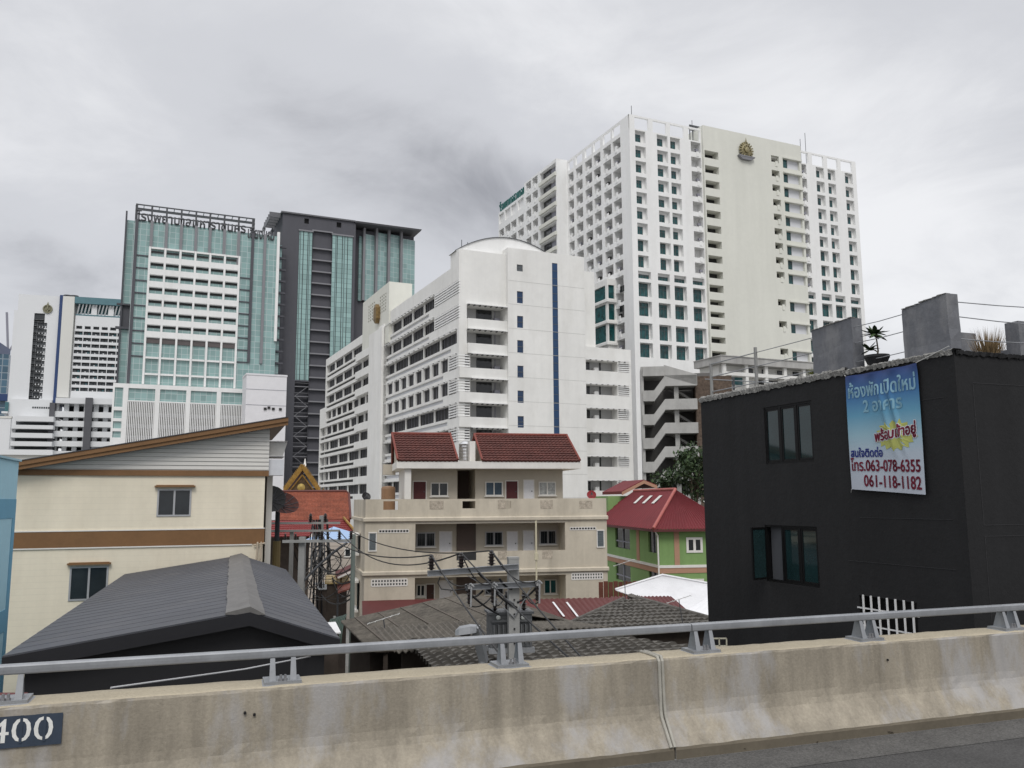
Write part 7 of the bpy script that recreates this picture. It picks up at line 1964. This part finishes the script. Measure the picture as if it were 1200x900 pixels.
# gilded gable of the taller roof behind
gx_, gzp = tX(312, 85, 9), tZ(312, 85, 9); gl, gr_ = tX(120, 325, 9), tX(485, 325, 9); gzb = tZ(300, 335, 9)
b = MB(); b.hexa([(gl + .5, 9, gzb), (gr_ - .4, 9, gzb), (gx_, 9, gzp - .5)], [(gl + .5, 9.2, gzb), (gr_ - .4, 9.2, gzb), (gx_, 9.2, gzp - .5)])
b.build('pediment', M('pediment_gilt', (0.10, .062, .026), .5, .6, 1.6, .7, 4.0), tm)
b = MB()
for x0, x1 in ((gl, gx_), (gx_, gr_)):
    z0, z1 = (gzb, gzp) if x0 == gl else (gzp, gzb)
    b.bar((x0, 8.9, z0), (x1, 8.9, z1), .3, .17)
    m_x = (gl + gr_) / 2; sh_ = lambda x, z: (m_x + (x - m_x) * .74, 8.93, gzb + .1 + (z - gzb) * .70)
    b.bar(sh_(x0, z0), sh_(x1, z1), .12, .12)
    n = 15
    for k in range(n):
        t = (k + .5) / n; c = Vector((x0 + (x1 - x0) * t, 8.85, z0 + (z1 - z0) * t + .12)); s = -1 if x0 == gl else 1
        b.hexa([c + Vector((-.17, -.06, -.05)), c + Vector((.17, -.06, -.05)), c + Vector((.17, .06, -.05)), c + Vector((-.17, .06, -.05))], [c + Vector((s * .16 - .03, -.02, .48)), c + Vector((s * .16 + .03, -.02, .48)), c + Vector((s * .16 + .03, .02, .48)), c + Vector((s * .16 - .03, .02, .48))])
b.tube([(gx_, 8.9, gzp), (gx_ - .02, 8.85, gzp + .45), (gx_ + .08, 8.8, tZ(318, 45, 9))], [.2, .16, .04], 7)
for s, x in ((-1, gl), (1, gr_)): b.tube([(x, 8.9, gzb), (x + s * .35, 8.85, gzb + .05), (x + s * .5, 8.8, gzb + .5)], [.17, .13, .03], 6)
b.build('gable_ornament', gilt, tm)
b = MB(); b.lathe((gx_ - .1, 8.95, gzb + .55), [(.42, .05), (.42, 0), (.28, -.03), (.15, -.06), (.02, -.07)], 16, 0, 'y'); b.build('medallion', M('medallion_gilt', (0.45, .33, .10), .4, .4, 4.0, metal=.3), tm)
xl3, zl3 = tX(100, 215, 16), tZ(100, 200, 16)
b = MB(); b.hexa([(gl + .1, 9.3, gzb + .1), (gx_, 9.3, gzp), (gx_, 17, gzp), (gl + .1, 17, gzb + .1)], [(gl, 9.3, gzb + .3), (gx_, 9.3, gzp + .2), (gx_, 17, gzp + .2), (gl, 17, gzb + .3)])
b.hexa([(gr_ - .1, 9.3, gzb + .1), (gx_, 9.3, gzp), (gx_, 17, gzp), (gr_ - .1, 17, gzb + .1)], [(gr_, 9.3, gzb + .3), (gx_, 9.3, gzp + .2), (gx_, 17, gzp + .2), (gr_, 17, gzb + .3)])
b.build('upper_roof', M('brown_red_tile', (0.17, .05, .035), .7, .3, 1.2, .3, 5.0), tm)
b = MB(); b.tube([(gx_, 9.4, gzp + .3), (gx_, 16, gzp + .3), (gx_, 17, gzp + .8), (gx_, 17.2, gzp + 1.5)], [.18, .18, .15, .04], 7); b.build('roof_crest', offwhite, tm)
# ------------------------------------------------------------------ alley buildings
AB = Frame(at(395, 650, 66), 12)
ab = thing('pale_house', AB, 'pale boarded house with a small dark window at the end of the alley', 'house')
x0, x1 = AB.fx(362, 650), AB.fx(417, 650); zt = AB.fz(390, 629)
b = MB(); z = 0
b.wall(front_P(0), x0, x1, 0, zt, [(AB.fx(403.5, 650), AB.fx(411.5, 650), AB.fz(407, 653), AB.fz(407, 642.5), .15, 1)], 0)
b.box(x0, x1, .2, 7, 0, zt, 0); b.build('wall', [M('pale_board', (0.52, .46, .40), .85, .08, .8), dark_in], ab)
b = MB(); k = 0
while k < 14: zz = zt - .35 * (k + 1); b.box(x0, AB.fx(402, 650), -.02, -.002, zz, zz + .025) ; k += 1
b.build('board_joint', M('board_line', (0.35, .31, .27), .9), ab)
house_window(ab, AB, AB.fx(403.5, 650), AB.fx(411.5, 650), AB.fz(407, 653), AB.fz(407, 642.5), -.02, offwhite, clear_glass, .08, mid=False)
q = thing('blue_tarp_roof', at(388, 628, 58), 'pale blue tarpaulin canopy in front of the temple, over the alley', 'canopy')
o_ = Vector(q.location)
def mesh_poly(pts_list, th=.05):
    b = MB()
    for pts in pts_list: b.hexa([Vector(p) - o_ - Vector((0, 0, th)) for p in pts], [Vector(p) - o_ for p in pts])
    return b
mesh_poly([(at(355, 634, 56), at(391, 617, 64), at(417, 625, 62), at(414, 635, 56)), ]).build('sheet', tarp_blue, q)
q = thing('maroon_canopy', at(405, 670, 40), 'dark red canopy with white edge over the alley, left of the beige house', 'awning'); o_ = Vector(q.location)
mesh_poly([(at(394, 676, 38), at(413, 668, 38), at(413, 660, 42), at(393, 670, 42))], .06).build('upper_sheet', maroon_sheet, q)
mesh_poly([(at(396, 694, 36), at(414, 688, 36), at(414, 679, 39), at(395, 685, 39))], .06).build('lower_sheet', M('rust_sheet', (0.16, .05, .035), .7, .2), q)
b = MB(); b.bar(at(396, 677, 37.9) - o_, at(413.5, 669, 37.9) - o_, .09); b.build('white_edge', offwhite, q)
for a in ((396, 690, 38), (412, 686, 38)):
    p = at(*a) - o_; b = MB(); b.tube([(p.x, p.y, p.z), (p.x, p.y, -o_.z)], .04, 6); b.build('post', steel_dark, q)
q = thing('green_awning', at(402, 730, 30), 'rounded dark green corrugated awning low in the alley', 'awning'); o_ = Vector(q.location); b = MB()
p0, p1 = at(392, 722, 31) - o_, at(412, 716, 31) - o_
for k in range(10):
    u0, u1 = k / 10, (k + .8) / 10; prev = None
    for j in range(9):
        a = R(10 + 75 * j / 8); d = Vector((-.15, -1.1 * math.cos(a) + .2, -.1 + 1.05 * (math.sin(a) - 1)))
        row = (p0.lerp(p1, u0) + d, p0.lerp(p1, u1) + d)
        if prev: b.face([prev[0], prev[1], row[1], row[0]])
        prev = row
b.build('sheet', M('dark_green_sheet', (0.045, .075, .06), .5, .2), q)
b = MB(); b.tube([p0, (p0.x, p0.y, -o_.z)], .05, 6); b.build('post', pole_concrete, q)
# alley street
b = MB(); L_ = [at_z(352, 905, .03)]
a0, a1 = FA.world(-3.4, -3, 0), FA.world(-3.2, 48, 0); w_ = FA.ex * 1.7
b.face([a0 - w_ + Vector((0, 0, .006)), a0 + w_ + Vector((0, 0, .006)), a1 + w_ + Vector((0, 0, .006)), a1 - w_ + Vector((0, 0, .006))]); tag(b.build('alley_lane', asphalt), kind='structure')
# low wall and sheds along the left side of the alley
q = thing('alley_wall', FA.world(-5.6, 4, 0), 'grey stepped concrete wall along the left side of the alley', 'wall'); q.rotation_euler.z = FA.yaw
b = MB(); b.box(0, .25, 0, 24, 0, 2.6); b.box(-.05, .3, 0, 24, 2.602, 2.75); b.build('panel', grey_concrete, q)
q = thing('tin_shed', FA.world(-9.5, 12, 0), 'dark tin shed between the black shed and the alley', 'shed'); q.rotation_euler.z = FA.yaw
b = MB(); b.box(0, 2.2, 0, 14, 0, 3.4); b.build('wall', timber, q); b = MB(); b.hexa([(-.2, -.3, 3.7), (2.5, -.3, 3.4), (2.5, 14.2, 3.4), (-.2, 14.2, 3.7)], [(-.2, -.3, 3.76), (2.5, -.3, 3.46), (2.5, 14.2, 3.46), (-.2, 14.2, 3.76)]); b.build('roof', fibre, q)
r = random.Random(21)
cols_ = [(M('stall_yellow', (0.40, .30, .14), .8, .2), 'yellow'), (M('stall_grey', (0.35, .36, .36), .8, .2), 'pale grey'), (M('stall_dark', (0.05, .05, .055), .8, .2), 'dark'), (M('stall_white', (0.68, .68, .68), .7, .1), 'white')]
for nm, ct, px, py, Y, ci, w, lb in (('market_cart', 'cart', 395, 683, 41, 0, 1.1, 'yellowish tiled cart roof half-way up the alley'), ('loose_sheet', 'sheet', 386, 742, 27, 3, .55, 'small white sheet lying low in the alley by the black shed'), ('storage_box', 'box', 381, 690, 44, 1, .9, 'pale grey box by the poles in the alley')):
    p = at(px, py, Y); t = thing(nm, Vector((p.x, p.y, 0)), lb, ct); t.rotation_euler.z = R(r.uniform(5, 40))
    b = MB(); b.hexa([(-w / 2, -w / 2, p.z), (w / 2, -w / 2, p.z), (w / 2, w / 2, p.z + .25), (-w / 2, w / 2, p.z + .25)], [(-w / 2, -w / 2, p.z + .04), (w / 2, -w / 2, p.z + .04), (w / 2, w / 2, p.z + .29), (-w / 2, w / 2, p.z + .29)]); b.build('top', cols_[ci][0], t)
    if ci == 0:
        b = MB()
        for i in range(3):
            for j in range(3): b.box(-w / 2 + w * (i + .1) / 3, -w / 2 + w * (i + .9) / 3, -w / 2 + w * (j + .1) / 3, -w / 2 + w * (j + .9) / 3, p.z + .05 + .25 * (j + .1) / 3, p.z + .12 + .25 * (j + .5) / 3)
        b.build('tile', M('cart_tile', (0.55, .45, .28), .8, .2), t)
    b = MB(); b.box(-w * .42, w * .42, -w * .42, w * .42, 0, p.z - .02); b.build('body', timber, t)
# ------------------------------------------------------------------ poles and their fittings
def insulator(b, c, h=.2, r=.055, m=0, up=Vector((0, 0, 1))):
    prof = [(.018, 0)]
    for k in range(4): z = h * (k + .3) / 4.6; prof += [(r * .55, z), (r * (1.1 - .08 * k), z + h * .05), (r * .5, z + h * .11)]
    prof += [(r * .5, h * .93), (.02, h)]
    return b.lathe(c, prof, 12, m)
PX = at(601.5, 700, 17.5)
pole = thing('utility_pole', Vector((PX.x, PX.y, 0)), 'concrete utility pole with a grey transformer and two crossarms, behind the rail', 'utility pole'); pole.rotation_euler.z = R(10)
Fp = Frame(PX, 10)
ztop = Fp.fz(601.5, 655.5); wp = (Fp.fx(607.5, 690) - Fp.fx(595.5, 690))
b = MB(); b.hexa([(-wp * .62, -.12, 0), (wp * .62, -.12, 0), (wp * .62, .12, 0), (-wp * .62, .12, 0)], [(-wp / 2, -.1, ztop), (wp / 2, -.1, ztop), (wp / 2, .1, ztop), (-wp / 2, .1, ztop)]); b.box(-wp * .53, wp * .53, -.105, .105, ztop + .002, ztop + .05); b.build('shaft', pole_concrete, pole)
for k in range(12):
    z = ztop - .5 - .28 * k; b = MB(); b.lathe((0, -.125 - .002 * k, z), [(.018, .02), (.018, 0), (.002, -.001)], 8, 0, 'y'); b.build('bolt_hole', black_rubber, pole)
zA1, xA1 = Fp.fz(503, 672, -.17), Fp.fx(501, 672, -.17); xA2 = Fp.fx(607.5, 663, -.17)
zA2 = Fp.fz(600, 664, -.17)
def channel(b, a, c, w=.09, h=.10):
    a, c = Vector(a), Vector(c)
    b.bar(a, c, .012, h); d = Vector((0, -w / 2, 0)); b.bar(a + d + Vector((0, 0, h / 2)), c + d + Vector((0, 0, h / 2)), w, .012); b.bar(a + d - Vector((0, 0, h / 2)), c + d - Vector((0, 0, h / 2)), w, .012)
b = MB(); channel(b, (xA1, -.14, zA1), (xA2, -.14, zA1 + (zA2 - zA1) * 1)); b.build('upper_crossarm', steel, pole)
zB1, xB1, xB2 = Fp.fz(548, 688, -.17), Fp.fx(545, 688, -.17), Fp.fx(633, 684, -.17); zB2 = Fp.fz(632, 684, -.17)
b = MB(); channel(b, (xB1, -.14, zB1), (xB2, -.14, zB2)); b.build('lower_crossarm', steel, pole)
b = MB()
for x0, z0 in ((xA1 * .55, zA1), (xB1 * .6, zB1), (xB2 * .7, zB2)): b.bar((x0, -.13, z0 - .05), (0.0, -.13, z0 - .62), .05, .012)
b.build('brace', steel, pole)
tips = []
for px, pyb in ((505.5, 669), (540.5, 666), (576, 662)):
    x = Fp.fx(px, pyb, -.17); z = zA1 + (zA2 - zA1) * (x - xA1) / (xA2 - xA1) + .06
    b = MB(); insulator(b, (x, -.17, z), .30, .085); b.build('insulator', porcelain, pole); tips.append(Fp.world(x, -.17, z + .29))
cut = []
for px in (549.5, 577, 629):
    x = Fp.fx(px, 690, -.22); z = zB1 + (zB2 - zB1) * (x - xB1) / (xB2 - xB1)
    b = MB(); insulator(b, (x, -.26, z - .32), .34, .06); o = b.build('fuse_cutout', porcelain, pole)
    q = MB(); q.tube([(x - .03, -.30, z + .03), (x + .02, -.36, z + .08), (x + .08, -.34, z + .02)], .02, 6); q.tube([(x + .03, -.37, z + .02), (x + .02, -.37, z - .36)], .018, 6); q.bar((x, -.20, z), (x, -.33, z), .05, .05); q.build('fuse_clip', M('bright_clip', (0.5, .5, .5), .35, metal=.6) if px < 550 else bpy.data.materials['bright_clip'], o)
    cut.append(Fp.world(x, -.33, z - .34))
# transformer tank behind the shaft
tx0_, tx1_, tz1_, tz0_ = Fp.fx(570, 735, .45), Fp.fx(622.5, 735, .45), Fp.fz(596, 718, .2), Fp.fz(596, 758, .2)
b = MB(); b.box(tx0_ + .04, tx1_ - .04, .16, .72, tz0_, tz1_ - .03); tr = b.build('transformer_tank', transformer_grey, pole)
b = MB(); b.box(tx0_, tx1_, .13, .75, tz1_ - .028, tz1_ + .02); b.build('tank_lid', transformer_grey, tr)
b = MB()
for k in range(9): x = tx0_ + .1 + (tx1_ - tx0_ - .2) * k / 8; b.box(x - .012, x + .012, .04, .158, tz0_ + .08, tz1_ - .22)
b.build('cooling_fin', transformer_grey, tr)
b = MB(); b.box(tx0_ + .05, tx1_ - .05, .10, .157, tz1_ - .17, tz1_ - .13); b.build('tank_band', transformer_grey, tr)
for px, sz in ((580, .42), (594, .40), (614, .38)):
    x = Fp.fx(px, 715, .35); b = MB(); insulator(b, (x, .36, tz1_ + .02), sz, .07); b.build('bushing', porcelain, tr)
for px in (584, 613): b = MB(); x = Fp.fx(px, 724, .1); b.lathe((x, .09, Fp.fz(px, 724, .1)), [(.045, .06), (.045, 0), (.02, -.02)], 10, 0, 'y'); b.build('gauge', M('gauge_pale', (0.45, .47, .45), .5) if px == 584 else bpy.data.materials['gauge_pale'], tr)
b = MB(); b.bar((tx0_, .5, tz0_ - .06), (tx1_, .5, tz0_ - .06), .1, .1); b.bar((tx0_, .14, tz0_ - .06), (tx1_, .14, tz0_ - .06), .1, .1); b.build('bracket', steel, pole)
q = MB(); xh = Fp.fx(629, 710, -.2); q.tube([(xh, -.2, Fp.fz(629, 610, -.2)), (xh, -.2, Fp.fz(629, 712, -.2))], .018, 8); q.tube([(xh, -.2, Fp.fz(629, 648, -.2)), (xh, -.2, Fp.fz(629, 656, -.2))], .045, 8); q.build('fibreglass_rod', M('rod_cream', (0.55, .5, .36), .5), pole)
# dropper leads on the pole
b = MB()
def sagline(a, c, sag, n=12): return [Vector(a).lerp(Vector(c), k / n) + Vector((0, 0, -sag * 4 * (k / n) * (1 - k / n))) for k in range(n + 1)]
inv = lambda p: Fp.loc(p)
for k in range(3):
    b.tube(sagline(inv(tips[k]), inv(cut[k]) + Vector((0, 0, .42)), .25), .013, 6)
    x = Fp.fx((580, 594, 614)[k], 715, .35); b.tube(sagline(inv(cut[k]), (x, .36, tz1_ + .4), .12), .013, 6)
xk = Fp.fx(519, 690, -.2); b.tube([(Fp.fx(516, 676, -.2), -.2, Fp.fz(516, 676, -.2)), (Fp.fx(513, 683, -.2), -.22, Fp.fz(513, 683, -.2)), (Fp.fx(517, 691, -.2), -.24, Fp.fz(517, 690, -.2)), (Fp.fx(530, 692, -.2), -.24, Fp.fz(530, 691.5, -.2)), (Fp.fx(546, 690, -.2), -.2, Fp.fz(546, 690, -.2))], .012, 6)
for a, c in (((545, 690), (585, 720)), ((577, 690), (606, 712)), ((632, 684), (606, 706)), ((548, 700), (566, 692)), ((560, 670), (575, 680)), ((585, 678), (600, 690))):
    b.tube(sagline((Fp.fx(*a, -.2), -.2, Fp.fz(*a, -.2)), (Fp.fx(*c, -.1), -.1, Fp.fz(*c, -.1)), .05), .022, 6)
b.build('lead', black_rubber, pole)
# street lamp head leaning out beside the pole
lp = thing('street_lamp', at(565, 780, 14.5), 'grey flat street lamp head on a bent arm behind the rail, left of the pole', 'street lamp'); o_ = Vector(lp.location)
h0, h1 = at(534, 741, 14.2) - o_, at(557, 738, 14.2) - o_
b = MB(); ax_ = (h1 - h0).normalized(); sd = Vector((0, .16, 0))
rings = [(0, .12, .04), (.06, .17, .09), (.24, .17, .10), (.34, .12, .08)]
pr = None
for t, w, hh in rings:
    c = h0 + ax_ * t; row = [c + Vector((0, -w, -.03)), c + Vector((0, -w * .85, hh * .8)), c + Vector((0, 0, hh)), c + Vector((0, w * .85, hh * .8)), c + Vector((0, w, -.03)), c + Vector((0, 0, -.05))]
    if pr:
        for j in range(6): b.face([pr[j], pr[(j + 1) % 6], row[(j + 1) % 6], row[j]])
    else: b.face(row)
    pr = row
b.face(pr); b.build('lamp_head', steel, lp)
b = MB(); c = h0 + ax_ * .12; b.box(c.x - .05, c.x + .12, c.y - .1, c.y + .1, c.z - .06, c.z - .03); b.build('lens', M('lamp_lens', (0.05, .05, .05), .2), lp)
b = MB(); b.bar(h0 + ax_ * .3, h1 + Vector((.02, 0, .02)), .12, .07); b.bar(h1 + Vector((.0, 0, .05)), at(567, 775, 14.5) - o_, .14, .09); b.bar(at(567, 775, 14.5) - o_, Vector((.03, 0, -o_.z)), .11, .11); b.build('arm', steel, lp)
# poles of the alley
def simple_pole(px, py_top, Y, w, label, mat=pole_concrete, name='utility_pole', top_px=None, round_=False, py_ref=None):
    p = at(px, py_ref or (py_top + 40), Y); zt = at(px, py_top, Y).z
    t = thing(name, Vector((p.x, p.y, 0)), label, 'utility pole'); b = MB()
    if round_: b.tube([(0, 0, 0), (0, 0, zt)], [w * .6, w * .5], 12)
    else: b.hexa([(-w * .6, -w * .6, 0), (w * .6, -w * .6, 0), (w * .6, w * .6, 0), (-w * .6, w * .6, 0)], [(-w * .5, -w * .5, zt), (w * .5, -w * .5, zt), (w * .5, w * .5, zt), (-w * .5, w * .5, zt)])
    b.build('shaft', mat, t); return t, p, zt
pA, PA, zA = simple_pole(353.5, 629, 31, .21, 'square concrete pole at the alley corner, carrying a long crossarm with insulators')
pB, PB, zB = simple_pole(413.5, 626, 31.5, .16, 'slim green-grey steel pole standing at the left corner of the beige house', M('green_grey_steel', (0.17, .20, .18), .6, .1), round_=True)
FPa = Frame(PA, 3)
b = MB(); za_ = at(373, 634, 31).z - 0; xa0 = at(333, 634, 31).x - PA.x; xa1 = PB.x - PA.x + .05
b.bar((xa0, -.2, za_), (xa1, -.2, za_ + .02), .09, .10); b.build('crossarm', pole_concrete, pA)
tipsA = []
for px in (378.5, 399, 412.5):
    x = at(px, 632, 31).x - PA.x; b = MB(); insulator(b, (x, -.2, za_ + .06), .30, .09); b.build('insulator', porcelain, pA); tipsA.append(Vector((PA.x + x, PA.y - .2, za_ + .35)))
for px, top in ((336, 625), (348, 625)):
    x = at(px, 630, 31).x - PA.x; b = MB(); insulator(b, (x, -.2, za_ + .06), .22, .06); b.build('insulator', porcelain, pA)
b = MB()
for px in (366, 371, 376, 381): x = at(px, 640, 31).x - PA.x; b.tube([(x, -.15, za_), (x + .02, -.12, za_ - .55)], .02, 6)
b.build('bracket_rod', steel_dark, pA)
pC, PC, zC = simple_pole(325.5, 578, 37, .2, 'dark slim post with a dish beside the cream house', M('dark_post', (0.03, .035, .04), .6), name='dish_post', round_=True, py_ref=600)
b = MB(); b.tube([(0, 0, 3), (0, 0, at(325, 634, 37).z)], .17, 10); b.build('sleeve', M('yellow_grey_sleeve', (0.16, .12, .05), .7), pC)
o = dish(at(329, 597, 36.5), .72, R(35), R(-50), M('mesh_dish', (0.085, .030, .024), .8), 'big dark mesh satellite dish on a slim post beside the cream house', mesh_d=True, mast=.15)
o2 = dish(at(317, 592, 36), .6, R(20), R(-25), M('mesh_dish_dark', (0.05, .05, .05), .8), 'second dark mesh dish tucked behind the corner of the cream house', mesh_d=True, mast=.2)
pD, PD, zD_ = simple_pole(376, 604, 44, .19, 'old pole bundled with cables in the middle of the alley')
pE, PE, zE_ = simple_pole(341, 622, 41, .16, 'short concrete pole with a transformer frame before the temple')
FE_ = Frame(PE, 5); b = MB()
for z in (at(341, 613, 41).z, at(341, 622, 41).z): b.bar((-1.0, -.15, z), (2.3, -.15, z), .1, .1)
b.build('crossarm', pole_concrete, pE)
for dx in (.9, 1.6): b = MB(); insulator(b, (dx, -.15, at(341, 613, 41).z + .05), .4, .12); b.build('insulator', porcelain, pE)
# cable bundles: each run is a cable of its own
def cable(pts, r, label, group=None, m=black_rubber, name='cable'):
    o_ = Vector(pts[0]); b = MB(); b.tube([Vector(p) - o_ for p in pts], r, 6)
    return tag(b.build(name, m, None, loc=o_), label, 'cable', group)
g3 = 'line wires from the alley pole to the transformer pole'
for k in range(3):
    cable(sagline(tipsA[k], tips[k], (.35, .62, .30)[k], 20), .016, 'black line wire sagging in front of the beige house, towards the transformer pole', g3)
g4 = 'line wires from the transformer pole towards the flyover'
for k, (px, py, Y) in enumerate(((600, 785, 9.5), (700, 800, 10.5), (720, 812, 9.8))):
    pt = at(px, py, Y)
    cable(sagline(tips[k], pt, .06, 14), .013, 'black line wire dropping steeply from a crossarm insulator past the rail', g4)
r = random.Random(77)
g5 = 'tangled service cables in the alley'
for k in range(40):
    u = r.random(); y0 = r.uniform(-.3, 9)
    a = Vector((PD.x + r.uniform(-.5, .5), PD.y + r.uniform(-1, 1), zD_ - r.uniform(.2, 4.2)))
    kind = k % 4
    if kind == 0: c = Vector((PA.x + r.uniform(-.3, .5), PA.y, zA - r.uniform(.2, 2.2)))
    elif kind == 1: c = Vector((PB.x, PB.y, zB - r.uniform(.1, 2.5)))
    elif kind == 2: c = Vector((PE.x + r.uniform(-.3, 1.5), PE.y, zE_ - r.uniform(.2, 2.6)))
    else: c = Vector((a.x + r.uniform(-.6, 1.4), a.y + 16, a.z + r.uniform(-1.4, .6)))
    cable(sagline(a, c, r.uniform(.05, .9), 12), r.choice((.012, .016, .022, .03)), 'black service cable tangled between the alley poles', g5)
for k in range(10):
    a = Vector((PD.x + r.uniform(-.4, .4), PD.y - .25, zD_ - .2)); cable(sagline(a, Vector((a.x + r.uniform(-.5, .5), a.y + r.uniform(-.4, .2), r.uniform(1.5, 4.5))), 0.0, 6), r.choice((.02, .03, .045)), 'black cable hanging down the bundled alley pole', 'cables hanging down the bundled alley pole')
for px, py, rad, Y in ((377, 650, .38, 37), (388, 657, .42, 37), (372, 654, .3, 38)):
    c = at(px, py, Y); pts = [c + Vector((rad * math.cos(a / 14 * 2 * math.pi), .05 * math.sin(a), rad * 1.1 * math.sin(a / 14 * 2 * math.pi))) for a in range(15)]
    cable(pts, .03, 'coiled loop of black cable hanging in the alley', 'coiled cable loops in the alley', name='cable_coil')
cable(sagline(at(357, 680, 31), at(407, 636, 31.3), -.1, 8), .05, 'grey steel strut slanting up between the two alley poles', m=steel_dark, name='strut')
# television aerials on the near roofs
def aerial(p, h, label, rods=5, tilt=0.3):
    t = thing('tv_aerial', p, label, 'aerial', 'television aerials on the low roofs'); b = MB(); b.tube([(0, 0, -.1), (tilt * h * .3, 0, h)], .016, 6); b.build('mast', steel_dark, t)
    b = MB(); b.tube([(tilt * h * .3 - .45, 0, h - .12), (tilt * h * .3 + .45, 0, h + .16)], .012, 6)
    for k in range(rods): x = tilt * h * .3 - .42 + .84 * k / (rods - 1); b.tube([(x, -.2, h - .11 + .26 * k / (rods - 1)), (x, .2, h - .11 + .26 * k / (rods - 1))], .008, 5)
    b.build('boom', M('pale_aerial', (0.5, .5, .48), .5) if 'pale_aerial' not in bpy.data.materials else bpy.data.materials['pale_aerial'], t)
aerial(at(453, 748, 24.5), at(447, 726, 24.5).z - at(453, 748, 24.5).z, 'small tv aerial standing on the fibre cement roof', tilt=-.6)
aerial(at(733, 704, 36.5), at(730, 660, 36.5).z - at(733, 704, 36.5).z, 'tall thin tv aerial at the peak of the grey hip roof', tilt=-.05)
aerial(at(800, 728, 32), at(795, 703, 32).z - at(800, 728, 32).z, 'tv aerial mast leaning on the right slope of the grey hip roof', tilt=-.5)
# small white wall bracket by the black house foot
q = thing('pipe_cage', at(843, 757, 14.5), 'small pale wire cage behind the rail at the foot of the black house', 'cage'); b = MB()
for a, c in (((-.12, 0), (-.12, .22)), ((.12, 0), (.12, .22)), ((0, 0), (0, .22)), ((-.12, .22), (.12, .22)), ((-.12, .1), (.12, .1))): b.bar((a[0], 0, a[1] - .1), (c[0], 0, c[1] - .1), .02)
b.build('wire', M('pale_wire', (0.4, .38, .3), .6), q); b = MB(); b.tube([(0, .05, -.1), (0, .05, -7)], .04, 6); b.build('post', steel_dark, q)
